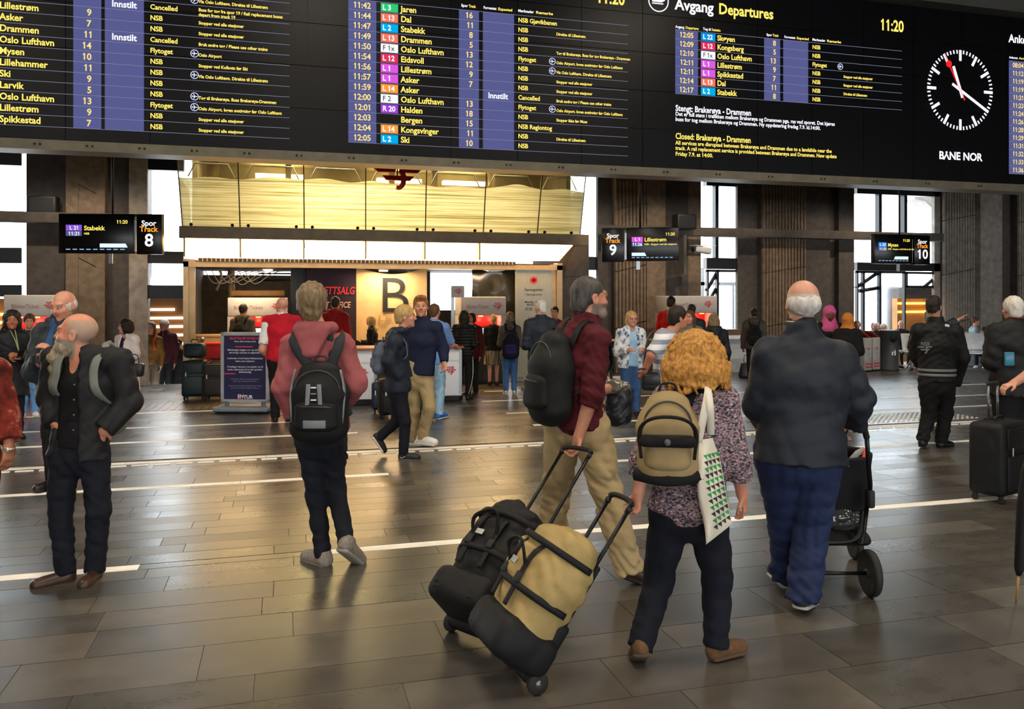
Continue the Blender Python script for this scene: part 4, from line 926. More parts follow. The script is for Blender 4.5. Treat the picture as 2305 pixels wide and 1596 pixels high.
# ================================================================ people
def shoe_meshes():
    up = Soft().seg((0, -.04, .048), (0, .14, .036), (.038, .045), (.042, .038), .02, (1, 0, 0)).seg((0, -.03, .05), (0, -.025, .1), (.036, .04), (.036, .042), .03, (1, 0, 0), fb=1).seg((0, .02, .05), (0, .1, .045), .034, .032, .02)
    up.seg((0, -.025, .09), (0, -.025, .13), (.027, .03), (.028, .032), .006, (1, 0, 0), op='-').half((0, 0, -1), (0, 0, .014))
    so = Soft().seg((0, -.045, .012), (0, .145, .012), (.042, .018), (.046, .016), .01, (1, 0, 0)).half((0, 0, -1), (0, 0, .0)).half((0, 0, 1), (0, 0, .024))
    la = MB()
    for i in range(4): la.sweep([(-.022, .03 + i * .02, .075 - i * .006), (0, .032 + i * .02, .082 - i * .007), (.022, .03 + i * .02, .075 - i * .006)], .0035, n=5, curve=3)
    return up.mesh('shoe', .0075), so.mesh('sole', .007), la.mesh('laces')
SHOE, SOLE, LACE = shoe_meshes()
def eye_mesh():
    me = MB().lathe([(.0118 * math.sin(math.pi * (i + .02) / 8.04), -.0118 * math.cos(math.pi * (i + .02) / 8.04)) for i in range(9)], axis=(0, 1, 0), n=14).mesh('eye')
    at = me.color_attributes.new('Col', 'FLOAT_COLOR', 'POINT'); c = []
    for v in me.vertices:
        f = v.co.normalized().y; c += ([.02, .015, .01, 1] if f > .86 else [.6, .56, .52, 1])
    at.data.foreach_set('color', c); return me
EYE = eye_mesh(); EYEM = M('eye_gloss', '#ffffff', .2, attr=True, var=0)
RES = {'hi': (.019, .0065, .0097, .0064), 'md': (.024, .009, .0145, .0095), 'lo': (.028, .0125, .018, .0125)}   # body, its face and hands, garments, hair
BLK = lin('#141414')
class Person:
    def __init__(s, label, px, foot=None, z=None, top=None, h=1.75, face=0, q='lo', build=1.0, fem=False, stride=0, lean=0, tone='#c98a6c', head=0, nod=0, arms=('hang', 'hang'), ov=None, sit=False, group=None, hs=1.0, base=0.0):
        s.z = z or ZG(foot); s.px0 = px; s.q = q; s.tone = tone; s.fem = fem
        if top is not None: h = CAMH + (YH - top) / FPX * s.z
        h -= base; s.base = base
        s.h = h; p = PX(px, YH, s.z); s.e = empty('person', (p.x, p.y, base), -TH, label, 'person', group)
        f = math.radians(face); s.fw = np.array((math.sin(f), math.cos(f), 0), np.float32); s.rt = np.array((math.cos(f), -math.sin(f), 0), np.float32); s.up = np.array((0, 0, 1), np.float32)
        b = build; s.b = b; s.face = face; A = lambda r, fwd, u_: s.rt * r + s.fw * fwd + s.up * u_
        J = s.J = {}; sw = (.088 if fem else .1) * h * b ** .4
        pz = .52 * h if not sit else .30 * h; off = 0 if not sit else -.22 * h; up_ = 0 if not sit else pz - .52 * h
        J['pel'] = A(0, off, pz); J['wai'] = A(0, off + lean * .35, .62 * h + up_); J['che'] = A(0, off + lean * .75, .73 * h + up_); J['sho'] = A(0, off + lean, .805 * h + up_ - abs(lean) * .12); J['nek'] = A(0, off + lean + .01 * h, .85 * h + up_ - abs(lean) * .15); J['hed'] = A(0, off + lean * 1.15 + .025 * h, .932 * h + up_ - abs(lean) * .22)
        for sd, k in (('l', -1), ('r', 1)):
            J['sh' + sd] = J['sho'] + A(k * sw, 0, -.012 * h); J['hp' + sd] = J['pel'] + A(k * .05 * h, 0, -.02 * h)
            if sit: J['kn' + sd] = J['pel'] + A(k * .07 * h, .245 * h, .0); J['an' + sd] = A(k * .06 * h, .03 * h + random.uniform(-.03, .04), .08)
            else:
                st = (stride if sd == 'l' else -stride) / 2; J['an' + sd] = A(k * (.05 if not stride else .035) * h, st, .08); J['kn' + sd] = A(k * .05 * h, st * .5 + (.02 * h if st >= 0 else .035 * h), .285 * h)
            a = arms[0 if sd == 'l' else 1]; S_ = J['sh' + sd]
            E, W = {'hang': ((k * .03 * h, -.015 * h, -.18 * h), (k * .035 * h, .03 * h, -.325 * h)), 'bent': ((k * .03 * h, -.01 * h, -.175 * h), (-k * .02 * h, .13 * h, -.15 * h)),
                    'pocket': ((k * .065 * h, -.05 * h, -.17 * h), (k * .01 * h, .02 * h, -.29 * h)), 'phone': ((k * .03 * h, .0, -.175 * h), (-k * .05 * h, .14 * h, -.08 * h)),
                    'fold': ((k * .035 * h, .02 * h, -.165 * h), (-k * .09 * h, .11 * h, -.14 * h)), 'hip': ((k * .1 * h, -.04 * h, -.16 * h), (k * .02 * h, .0, -.27 * h)), 'fwd': ((k * .02 * h, .09 * h, -.15 * h), (k * .0, .22 * h, -.17 * h)), 'lap': ((k * .03 * h, .03 * h, -.17 * h), (-k * .04 * h, .16 * h, -.24 * h))}[a]
            J['el' + sd] = S_ + A(*E); J['wr' + sd] = S_ + A(*W)
        for k_, v in (ov or {}).items():
            if k_ == 'mv':                                       # shift everything above the hips
                pass
            J[k_] = np.array(s.lp(*v), np.float32)
        if ov and ('shl' in ov or 'shr' in ov) and 'sho' not in ov: J['sho'] = (J['shl'] + J['shr']) / 2; 
        if ov and ('hpl' in ov and 'hpr' in ov) and 'pel' not in ov: J['pel'] = (J['hpl'] + J['hpr']) / 2 + s.up * .03
        if ov and ('sho' in ov or 'shl' in ov) and 'che' not in ov: J['che'] = J['sho'] * .72 + J['pel'] * .28; J['wai'] = J['sho'] * .36 + J['pel'] * .64
        if ov and ('sho' in ov or 'shl' in ov) and 'nek' not in ov: J['nek'] = J['sho'] * .7 + J['hed'] * .3
        if 'shl' in (ov or {}) and 'shr' in (ov or {}): v = J['shr'] - J['shl']; s.trt = nrm(v)
        else: s.trt = s.rt
        hf_ = math.radians(face + head); n_ = math.radians(nod); s.hv = np.array((math.sin(hf_) * math.cos(n_), math.cos(hf_) * math.cos(n_), -math.sin(n_)), np.float32); s.hu = np.array((math.cos(hf_), -math.sin(hf_), 0), np.float32); s.hw = np.cross(s.hu, s.hv)
        s.hs = hs * (.128 * h if h > 1.3 else .135 * h) / .231; s.hface = face + head; s.hand = {'l': None, 'r': None}; s.footrot = {'l': (0, 0), 'r': (0, 0)}
    def lp(s, px, py, dy=0.):
        zz = s.z + dy; return ((px - CX) * zz / FPX - (s.px0 - CX) * s.z / FPX, dy, CAMH + (YH - py) / FPX * zz - s.base)
    def H(s, x, y, z): return s.J['hed'] + (s.hu * x + s.hv * y + s.hw * z) * s.hs
    def part(s, name, me, m): return mkobj(name, me, m, s.e)
    # ---- the body, one continuous skin
    def torso(s, g, inf, hem=None, flare=0, k=.03, top=True, ry=1.0):
        h, b, J = s.h, s.b, s.J; u = s.trt; f = s.fem
        cw, cd = (.088 if f else .097) * h * b + inf, .064 * h * b * ry + inf; ww, wd = (.074 if f else .086) * h * b + inf, .056 * h * b * ry + inf; hw, hd = (.095 if f else .09) * h * b + inf, .066 * h * b * ry + inf
        if hem is not None:
            bot = J['pel'] + (J['pel'] - J['wai']) * ((J['pel'][2] - hem) / max(.02, J['wai'][2] - J['pel'][2])) if hem < J['pel'][2] else J['pel'] * 1.0
            bot[2] = hem
            if hem < J['pel'][2]: g.seg(bot, J['pel'], (hw + flare, hd + flare), (hw, hd), k, u, fa=1)
        g.seg(J['pel'], J['wai'], (hw, hd), (max(ww, hw * .92) if flare else ww, wd), k, u, fa=1 if hem is not None and hem >= J['pel'][2] - .001 else 0); g.seg(J['wai'], J['che'], (max(ww, hw * .92) if flare else ww, wd), (cw, cd), k, u)
        if top: g.seg(J['che'], J['sho'] + s.up * .005, (cw, cd), (cw * .8, cd * .72), k, u).chain([J['shl'], J['sho'] + s.up * .006, J['shr']], [.034 * h + inf] * 3, k); g.seg(J['sho'], J['nek'], (.06 * h + inf, .05 * h + inf), .036 * h + inf * .6, k, u)
    def arms_(s, g, inf, frac=1.0, k=.022, cuff=0):
        h, J, b = s.h, s.J, s.b ** .5
        for sd in 'lr':
            S_, E, W = J['sh' + sd], J['el' + sd], J['wr' + sd]; r0, r1, r2 = .031 * h * b + inf, .028 * h * b + inf, .019 * h + inf * .9 + cuff
            if frac >= .99: g.seg(S_, E, r0, r1, k).seg(E, W, r1, r2, k, fb=1, u=s.rt)
            elif frac > .5:
                t = (frac - .5) * 2; g.seg(S_, E, r0, r1, k).seg(E, E + (W - E) * t, r1, r1 * .95, k, fb=1, u=s.rt)
            elif frac > 0: t = frac * 2; g.seg(S_, S_ + (E - S_) * t, r0, r0 * .98, k, fb=1, u=s.rt)
    def hand_(s, g, sd, d, n, curl=.5, th=None, size=1.0):
        """d = pointing direction, n = palm normal, fingers curl towards n"""
        J = s.J; W = J['wr' + sd]; d = nrm(d); n = nrm(n - d * float(np.dot(n, d))); u = np.cross(d, n); k_ = size * s.h / 1.78
        if (sd == 'r') != (th == 'flip'): u = -u                  # u points to the thumb side
        P0, P1 = W + d * .015 * k_, W + d * .085 * k_
        g.seg(W - d * .02, P0, .021 * k_, (.026 * k_), .02).seg(P0, P1, (.03 * k_, .015 * k_), (.037 * k_, .013 * k_), .015, u)
        for i, (o, L_) in enumerate(((.028, .072), (.0095, .08), (-.0095, .074), (-.028, .058))):
            a0 = P1 + u * o * k_ * .95; c = curl * (1 + .06 * i)
            d1 = nrm(d * math.cos(c) + n * math.sin(c)); d2 = nrm(d * math.cos(2.0 * c) + n * math.sin(2.0 * c)); d3 = nrm(d * math.cos(2.9 * c) + n * math.sin(2.9 * c))
            b0 = a0 + d1 * L_ * .45 * k_; c0 = b0 + d2 * L_ * .33 * k_; e0 = c0 + d3 * L_ * .25 * k_
            g.chain([a0 - d * .01, b0, c0, e0], [.0092 * k_, .0088 * k_, .008 * k_, .007 * k_], .004)
        t0 = P0 + u * .026 * k_; t1 = t0 + nrm(d * .75 + u * .6 + n * .35) * .042 * k_; t2 = t1 + nrm(d * .9 + n * (.3 + .5 * min(curl, 1)) + u * .05) * .034 * k_
        g.chain([t0, t1, t2], [.014 * k_, .0105 * k_, .008 * k_], .008)
    def body(s, beard=None, brow='#4a3626', lips=True, stub=None, bare=('head',), hands=True, extra=None):
        g = Soft(); J, h, H, q = s.J, s.h, s.H, s.hs; ax = (s.hu, s.hv, s.hw); up = s.up
        s.torso(g, -.02, None); s.arms_(g, -.004 if 'arms' in bare else -.013)
        for sd in 'lr':
            t_ = 0 if 'legs' in bare else .012
            g.seg(J['hp' + sd], J['kn' + sd], .05 * h - t_, .034 * h - t_, .03).seg(J['kn' + sd], J['an' + sd], .034 * h - t_, .021 * h - t_ * .4, .02); g.seg(J['an' + sd], J['an' + sd] + s.fw * .03 - up * .03, .024, .018, .02)
        # head
        g.seg(J['nek'] - up * .03, H(0, -.012, -.055), .037 * h * (.9 if s.fem else 1), .05 * q, .03)
        E_ = lambda x, y, z, rx, ry, rz, k=.02, op='+': g.ell(H(x, y, z), (rx * q, ry * q, rz * q), ax, k, op)
        G_ = lambda a, b, ra, rb, k=.012: g.seg(H(*a), H(*b), ra * q, rb * q, k)
        E_(0, -.016, .034, .076, .096, .086); E_(0, .03, -.025, .062, .066, .08, .03); E_(0, .045, -.075, .042, .04, .032, .03); E_(0, .078, -.096, .02, .017, .016, .02)
        G_((-.036, .078, .026), (.036, .078, .026), .0145, .0145, .025); G_((-.045, .06, -.022), (-.028, .074, -.03), .02, .018, .02); G_((.045, .06, -.022), (.028, .074, -.03), .02, .018, .02)
        for sx in (-1, 1): E_(sx * .031, .1, .006, .016, .0125, .0095, .012, '-')
        G_((0, .09, .016), (0, .109, -.022), .0085, .0125, .012); G_((-.012, .094, -.027), (.012, .094, -.027), .009, .009, .006)
        G_((-.02, .083, -.053), (.02, .083, -.053), .0075, .0075, .006); G_((-.016, .083, -.064), (.016, .083, -.064), .0085, .0085, .006)
        for sx in (-1, 1): E_(sx * .079, -.012, -.006, .009, .021, .033, .008); E_(sx * .086, -.008, .0, .006, .01, .017, .006, '-')
        if beard: g.seg(H(-.035, .06, -.085), H(.035, .06, -.085), .03 * q, .03 * q, .02)
        fine = [(J['hed'], .135 * q)]
        if hands:
            for sd in 'lr':
                hd = s.hand[sd]
                if hd == 0: continue
                if hd is None: d_ = nrm(J['wr' + sd] - J['el' + sd]); hd = (d_, (s.rt * (1 if sd == 'l' else -1) * .8 + s.fw * .5), .45)
                s.hand_(g, sd, *hd)
                if s.q != 'lo': fine.append((J['wr' + sd] + nrm(hd[0]) * .08, .12))
        tone = np.array(lin(s.tone)); c_lip = tone * np.array((.82, .55, .55)); c_brow = np.array(lin(brow)); hc = np.array(J['hed'])
        def colf(V):
            c = np.tile(tone, (len(V), 1)); r = (V - hc) / q; x, y, z = r @ s.hu, r @ s.hv, r @ s.hw
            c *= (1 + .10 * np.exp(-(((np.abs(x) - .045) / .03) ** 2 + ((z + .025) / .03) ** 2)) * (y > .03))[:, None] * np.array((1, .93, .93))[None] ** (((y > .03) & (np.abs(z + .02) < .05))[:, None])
            m = (np.abs(np.abs(x) - .033) < .021) & (np.abs(z - .03 - .0) < .0065) & (y > .05); c[m] = c_brow * .7 + tone * .3
            if lips: m = (np.abs(x) < .024) & (np.abs(z + .058) < .011) & (y > .06); c[m] = c_lip
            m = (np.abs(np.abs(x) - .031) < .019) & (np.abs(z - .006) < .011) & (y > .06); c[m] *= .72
            if beard:
                bc = np.array(lin(beard)); m = (z < -.03 - .25 * np.maximum(0, .02 - y)) & (z > -.14) & (y > -.02) & ~((np.abs(x) < .02) & (np.abs(z + .058) < .008)) & ~((y > .075) & (z > -.04)); c[m] = bc
            if stub:
                m = (z > .0 - .6 * np.minimum(0, y + .02) * -1) & ((y < .02 + .0 * z)) & (z < (stub[1] if len(stub) > 1 else .2)) | ((y < -.03) & (z > -.05) & (z < (stub[1] if len(stub) > 1 else .2))); m &= (z > -.07) & ~(np.abs(x) > .082); c[m] = np.array(lin(stub[0]))
            return c
        g.col = colf
        if extra: extra(g)
        r_ = RES[s.q]; s.part('body', g.mesh('body', r_[0], fine, r_[1] * (1.3 if math.cos(math.radians(s.hface)) > .3 and s.q != 'hi' else 1)), skin(s.tone))
        if math.cos(math.radians(s.hface)) < .45 and s.q != 'none':
            for sx in (-1, 1):
                o = s.part('eye', EYE, EYEM); o.location = H(sx * .0305, .081, .006); o.scale = (q,) * 3; o.rotation_euler = (-math.asin(max(-1, min(1, float(-s.hv[2])))), 0, -math.radians(s.hface))
        return s
    # ---- clothes
    def coat(s, name, m, hem=.47, loose=.012, sleeve=1.0, flare=.0, fold=.003, opening=0, collar=0, hood=None, cuff=0, ry=1.0, vneck=0, hemabs=None, res=None, fz=55):
        g = Soft(); h = s.h; J = s.J; hz = hemabs if hemabs is not None else hem * h
        s.torso(g, loose, hz, flare, ry=ry); s.arms_(g, loose, sleeve, cuff=cuff)
        if fold: g.noise(folds(fold, fz, ph=s.px0 * .37)); 
        nb = J['nek'] - s.up * .005
        g.seg(J['nek'] - s.up * .015, H_up(J['nek'], s.up, .2), .034 * h + loose * .2, .05 * h, .008, op='-')
        if collar: 
            g.seg(J['nek'] - s.up * .04, J['nek'] + (s.J['hed'] - J['nek']) * collar, .05 * h + loose * .3, .042 * h + loose * .3, .01, fb=1); g.seg(J['nek'] - s.up * .0, J['nek'] + (s.J['hed'] - J['nek']) * (collar + .5), .036 * h, .038 * h, .006, op='-')
        if vneck: g.ell(J['nek'] + s.fw * .06 * h * s.b - s.up * .005 * h, (.03 * h, .05 * h, (vneck + .02) * h), (s.trt, np.cross(s.up, s.trt), s.up), .008, '-')
        if opening:
            f_ = nrm(np.cross(s.up, s.trt)) if False else nrm(s.fw); a = J['nek'] + f_ * .1 * h + s.up * .02; b_ = np.array(J['pel']) + f_ * .13 * h; b_[2] = hz - .1
            g.seg(a, b_, (opening * .8, .13), (opening * 1.3, .16), .012, s.trt, op='-')
        o = s.part(name, g.mesh(name, res or RES[s.q][2]), m)
        if hood:
            g = Soft(); c = J['nek']; r = .072 * h; fu = s.fw
            pts = [c + s.trt * r * .75 * math.cos(t) - fu * (r * .75 * math.sin(t) - .012) + s.up * (.004 - .012 * math.sin(t)) for t in [math.radians(-22 + 224 * i / 8) for i in range(9)]]
            g.chain(pts, [.022] + [.036] * 7 + [.022], .03); g.seg(c - fu * .055 * h - s.up * .005 * h, c - fu * .085 * h - s.up * .085 * h, (.066 * h, .026 * h), (.03 * h, .016 * h), .04, s.trt); g.noise(folds(.003, 70))
            mkobj('hood', g.mesh('hood', RES[s.q][2]), hood if hood is not True else m, o, None).parent = s.e
        return o
    def trousers(s, m, wide=1.0, waist=.6, ank=-.015, fold=.0025, name='trousers', flare=0, res=None, short=None):
        g = Soft(); h, J, b = s.h, s.J, s.b; u = s.rt; up = s.up
        top = J['pel'] + (J['wai'] - J['pel']) * min(1, (waist - .52) / .1)
        g.seg(J['pel'] - up * .045 * h, top, ((.088 if not s.fem else .092) * h * b, .066 * h * b), (.085 * h * b, .06 * h * b), .02, u, fb=1)
        for sd in 'lr':
            P, K, A_ = J['hp' + sd], J['kn' + sd], J['an' + sd] + up * ank; dd = nrm(A_ - K)
            g.seg(P, K, .053 * h * wide * b ** .7, .039 * h * wide, .035)
            if short is None: g.seg(K, A_, .039 * h * wide, .032 * h * wide + flare, .02, fb=1, u=u)
        if fold: g.noise(folds(fold * 1.2, 50, 12, s.px0 * .21)).noise(lambda X, Y, Z: fold * .8 * np.sin(80 * Z + 5 * np.sin(20 * X + s.px0) + 4 * np.sin(17 * Y)) * np.exp(-((Z - .15) / .09) ** 2))
        return s.part(name, g.mesh(name, res or RES[s.q][2] * 1.15), m)
    def shoes(s, m, sole=None, lace=None, size=1.0):
        for sd in 'lr':
            A_ = s.J['an' + sd]; yaw, pit = s.footrot[sd]; r = Euler((math.radians(-pit), 0, -math.radians(s.face + yaw + (8 if sd == 'r' else -8))), 'XYZ')
            k = size * s.h / 1.76; R_ = Matrix.Rotation(-math.radians(s.face + yaw + (7 if sd == 'r' else -7)), 3, 'Z') @ Matrix.Rotation(math.radians(-pit), 3, 'X')
            o = s.part('shoe', SHOE, m); o.rotation_euler = R_.to_euler(); o.location = Vector(A_) - R_ @ Vector((0, -.02, .08 if not pit else .06)); o.scale = (k,) * 3
            if s.q != 'lo' or sole:
                so = mkobj('sole', SOLE, sole or black, o)
                if lace: mkobj('laces', LACE, lace, o)
        return s
    def hair(s, kind, m, vol=1.0, L=.3, amp=.004, f=90):
        g = Soft(); H, q = s.H, s.hs; ax = (s.hu, s.hv, s.hw); up = s.up
        E_ = lambda x, y, z, rx, ry, rz, k=.02, op='+': g.ell(H(x, y, z), (rx * q, ry * q, rz * q), ax, k, op)
        def cutface(w_=.07, z=-.04, top=.075): E_(0, .115, z, w_, .085, top + .045, .012, '-')
        if kind in ('short', 'pony', 'bun', 'swept'):
            E_(0, -.018, .036, .083 * vol, .103 * vol, .095 * vol); cutface(.085, -.045, .06)
            if kind == 'swept': E_(.0, .06, .1, .06, .045, .03, .03)
            if kind in ('short', 'swept'): E_(0, -.07, -.03, .06, .045, .06, .03); g.half(-s.hw, H(0, 0, -.075)); [E_(sx * .095, .03, -.06, .03, .045, .05, .008, '-') for sx in (-1, 1)]; [E_(sx * .09, -.01, -.02, .016, .03, .04, .008, '-') for sx in (-1, 1)]
            else: g.half(-s.hw, H(0, 0, -.06))
            if kind == 'pony': g.seg(H(0, -.1, .03), H(0, -.13, -.02), .03 * q, .035 * q, .02); g.seg(H(0, -.13, -.02), H(0, -.12, -.02 - L), .034 * q, .014 * q, .02)
            if kind == 'bun': E_(0, -.09, .085, .045 * vol, .045, .045)
        elif kind == 'fringe':
            E_(0, -.022, .005, .0835, .1, .075, .01); cutface(.1, -.02, .1); E_(0, .035, .08, .082, .09, .07, .015, '-'); g.half(-s.hw, H(0, 0, -.07)); [E_(sx * .09, -.008, -.012, .016, .028, .04, .008, '-') for sx in (-1, 1)]
        elif kind in ('bob', 'curly', 'long'):
            v = vol; E_(0, -.02, .03, .092 * v, .11 * v, .103 * v); E_(0, -.035, -.05, .098 * v, .085 * v, .08 * v, .04)
            if kind == 'long':
                g.seg(H(0, -.06, -.02), s.J['nek'] - s.fw * .075 - up * .06, (.088 * v * q, .05 * q), (.08 * v * q, .035 * q), .04, s.hu); g.seg(s.J['nek'] - s.fw * .085 - up * .05, s.J['nek'] - s.fw * .1 - up * (.05 + L), (.08 * v * q, .035 * q), (.045 * v * q, .02 * q), .04, s.hu)
                for sx in (-1, 1): g.seg(H(sx * .075, .0, -.03), H(sx * .085, .01, -.17), .03 * q * v, .022 * q * v, .03)
            E_(0, .105, -.03, .064, .085, .1, .015, '-'); 
            if kind != 'long': g.half(-s.hw, H(0, 0, -.125 * v))
        if kind in ('curly',): g.noise(fuzz(amp, f, s.px0)).noise(fuzz(amp * .6, f * 1.9, 2.))
        else: g.noise(lambda X, Y, Z: amp * .6 * np.sin(f * 1.7 * (X * s.hu[0] + Y * s.hu[1]) + 2.5 * np.sin(18 * Z + 9 * Y)) + amp * .5 * np.sin(f * (X * s.hv[0] + Y * s.hv[1]) + 3 * np.sin(25 * Z + 11 * X)))
        return s.part('hair', g.mesh('hair', RES[s.q][3]), m)
    def hijab(s, m):
        g = Soft(); H, q = s.H, s.hs; ax = (s.hu, s.hv, s.hw)
        g.ell(H(0, -.02, .03), (.092 * q, .115 * q, .102 * q), ax); g.ell(H(0, .0, -.06), (.085 * q, .095 * q, .08 * q), ax, .04); g.seg(H(0, .01, -.1), s.J['nek'] - s.up * .03 + s.fw * .02, .08 * q, .1 * q, .04); g.seg(s.J['nek'] - s.up * .03, s.J['sho'] - s.up * .03 + s.fw * .03, (.12 * q, .1 * q), (.15 * q, .11 * q), .04, s.rt)
        g.ell(H(0, .12, -.015), (.056 * q, .09 * q, .085 * q), ax, .012, '-'); g.noise(folds(.004, 60, 14)); return s.part('headscarf', g.mesh('headscarf', RES[s.q][3]), m)
def H_up(p, up, d): return p + up * d
# ---------------------------------------------------------------- worn bags
def strap(mb, pts, w_, t_, up): return mb.sweep(pts, w_, t_, n=8, up=up, curve=5)
def backpack(p, label, m, W=.16, D=.1, Ht=.44, drop=.02, m2=None, pocket=True, pm=None, strapm=None, front=False, wide_straps=True, res=None, gap=.0, name='backpack', shift=0.0):
    """hangs on the back of person p, straps over both shoulders"""
    J, up, rt = p.J, p.up, p.trt; bk = -nrm(np.cross(up, rt)) if float(np.dot(np.cross(up, rt), p.fw)) > 0 else nrm(np.cross(up, rt)); bk = nrm(bk * np.array((1, 1, 0))); h = p.h
    o = p.e.matrix_basis @ Vector((0, 0, 0)); base = J['sho'] + bk * (.062 * h * p.b + gap + D * .9) - up * (Ht + drop) + rt * shift
    e = empty(name, (0, 0, 0), -TH, label, name.replace('_', ' ')); e.location = p.e.location + Matrix.Rotation(-TH, 3, 'Z') @ Vector(base); B = base
    L = lambda r, b, u_: rt * r + bk * b + up * u_
    g = Soft().seg(L(0, 0, .06), L(0, -.01, Ht * .6), (W, D), (W * .98, D * .95), .03, rt, fa=0).seg(L(0, -.01, Ht * .6), L(0, -.03, Ht - .06), (W * .98, D * .95), (W * .72, D * .6), .04, rt); g.noise(folds(.0025, 34, 10)); mkobj('pack_body', g.mesh('pack_body', res or RES[p.q][2]), m, e)
    if pocket:
        g = Soft().seg(L(0, D * .75, .09), L(0, D * .72, Ht * .42), (W * .74, D * .45), (W * .7, D * .42), .03, rt); g.noise(folds(.002, 40, 10)); mkobj('front_pocket', g.mesh('front_pocket', res or RES[p.q][2]), pm or m, e)
        q = MB().sweep([L(-W * .66, D * .8, Ht * .42), L(-W * .4, D * 1.06, Ht * .435), L(0, D * 1.15, Ht * .44), L(W * .4, D * 1.06, Ht * .435), L(W * .66, D * .8, Ht * .42)], .006, n=6, curve=5); q.build('zip', M('zip_grey', '#3a3a3c', .4, .4), e)
        q = MB().sweep([L(-W * .84, D * .48, Ht * .5), L(-W * .7, D * .5, Ht * .74), L(-W * .4, D * .46, Ht * .86), L(0, D * .44, Ht * .9), L(W * .4, D * .46, Ht * .86), L(W * .7, D * .5, Ht * .74), L(W * .84, D * .48, Ht * .5)], .005, n=6, curve=5); q.build('zip', MATS['zip_grey'], e)
    MB().sweep([L(-.04, -.04, Ht - .02), L(-.03, -.045, Ht + .03), L(.03, -.045, Ht + .03), L(.04, -.04, Ht - .02)], .009, .005, n=6, curve=4).build('grab_handle', strapm or m, e)
    for k in (-1, 1):
        s_ = J['shl' if k < 0 else 'shr'] - B; nk = J['sho'] - B; c = nk * .42 + s_ * .58; f = -bk; q = MB(); iw = .03 if wide_straps else .018; off_ = .05 * h * p.b
        q.sweep([L(k * W * .45, -D * .75, Ht - .07), c + bk * off_ * .75 + up * (.034 * h + .016), c + up * (.04 * h + .026), c + f * (off_ * 1.12) + up * .005, c + f * (off_ * 1.46) - up * .09, c + f * (off_ * 1.25) + rt * k * .02 - up * .2, L(k * W * .95, -D * .5, Ht * .28)], iw, .007, n=8, up=tuple(f), curve=5)
        q.build('shoulder_strap', strapm or m, e)
    return e, L
# ---------------------------------------------------------------- wardrobe
dj = cloth('dark_jeans', '#12151e', kind='denim'); bj = cloth('blue_jeans', '#3c5f8e', kind='denim'); lj = cloth('light_jeans', '#86aac6', kind='denim'); kh = cloth('khaki', '#a08c66'); blk = cloth('black_cloth', '#141416'); bl2 = cloth('black_shell', '#191b20', .6); nvy = cloth('navy_shell', '#1d2430', .6)
nquilt = cloth('navy_quilt', '#181f38'); bquilt = cloth('black_quilt', '#17181b', .5, kind='quilt')
sh_b = M('black_leather', '#161413', .45, var=.15); sh_br = M('brown_leather', '#3c2519', .42, var=.25); sh_w = M('white_trainer', '#d8d5cf', .6); sh_g = M('grey_knit', '#7d756c', .8, var=.3, vs=60); rub = M('rubber', '#1a1a1a', .7); whsole = M('white_sole', '#cfcac0', .6)
hd = {'dark': hairm('hair_dark', '#120d0a', '#2c211a'), 'brown': hairm('hair_brown', '#3a281a', '#6a4c32'), 'blond': hairm('hair_blond', '#8a6a3c', '#cfae74'), 'ash': hairm('hair_ash', '#4a3b29', '#8d7858'), 'grey': hairm('hair_grey', '#2b2a28', '#8b8882'), 'white': hairm('hair_white', '#a8a39a', '#e0dcd4'), 'ginger': hairm('hair_ginger', '#6e4012', '#d29a48', (60, 60, 40))}
A3 = lambda *v: np.array(v, np.float32)
# ---------------------------------------------------------------- foreground, left
P = Person('bald man with long grey beard in open black jacket, hands in pockets, looking aside', 178, foot=1300, top=703, face=196, head=70, nod=-6, q='hi', tone='#c58468', hs=1.2, ov=dict(hed=(172, 753, 0), nek=(192, 800, .03), shr=(124, 808, .03), shl=(268, 812, -.02), elr=(112, 895, .04), wrr=(124, 956, -.05), ell=(292, 905, .02), wrl=(234, 966, -.07), hpl=(212, 1015, 0), hpr=(146, 1015, 0), knl=(222, 1150, -.03), knr=(136, 1150, -.03), anl=(213, 1281, .0), anr=(148, 1288, -.06)))
P.footrot = {'l': (-15, 0), 'r': (28, 0)}; P.hand = {'l': (A3(-.6, .45, -1), A3(0, .4, 0), .3), 'r': (A3(.6, .5, -1), A3(0, .4, 0), .3)}
P.body(beard='#8d857a', stub=('#a88a76', .085)); P.coat('shirt', cloth('black_shirt', '#0e0e10'), hem=.53, loose=.004, collar=.12, vneck=.04, sleeve=0); P.coat('jacket', cloth('softshell', '#1d1e1f', .7), loose=.024, hemabs=.76, opening=.1, collar=.35, fold=.005, hood=True, cuff=.012, flare=.02)
P.trousers(dj, 1.05, fold=.004); P.shoes(sh_br, rub, sh_br, 1.05)
g = Soft(); H = P.H
g.seg(H(0, .055, -.085), H(0, .09, -.15), (.058, .056), (.055, .06), .02, P.hu).seg(H(0, .09, -.15), H(0, .1, -.31), (.055, .06), (.025, .028), .02, P.hu).seg(H(-.03, .085, -.044), H(.03, .085, -.044), .012, .012, .01); g.ell(H(0, .04, -.08), (.068, .062, .05), (P.hu, P.hv, P.hw), .04)
g.noise(fuzz(.003, 130)); P.part('beard', g.mesh('beard', .005), hairm('beard_grey', '#5f5546', '#a89a82', (40, 40, 14)))
for i in range(5): b_ = P.part('button', MB().lathe([(.006, 0), (.006, .004)], axis=(0, -1, 0), n=8).mesh('button'), M('button_grey', '#55585c', .4)); b_.location = P.lp(168 + (i == 0) * 4 - i * .6, 832 + i * 34, -.155 - .008 * i)
bag1, L = backpack(P, 'grey backpack worn by the bearded man, straps over his black jacket', cloth('grey_pack', '#6d6f69'), .15, .09, .46, strapm=MATS['grey_pack'])
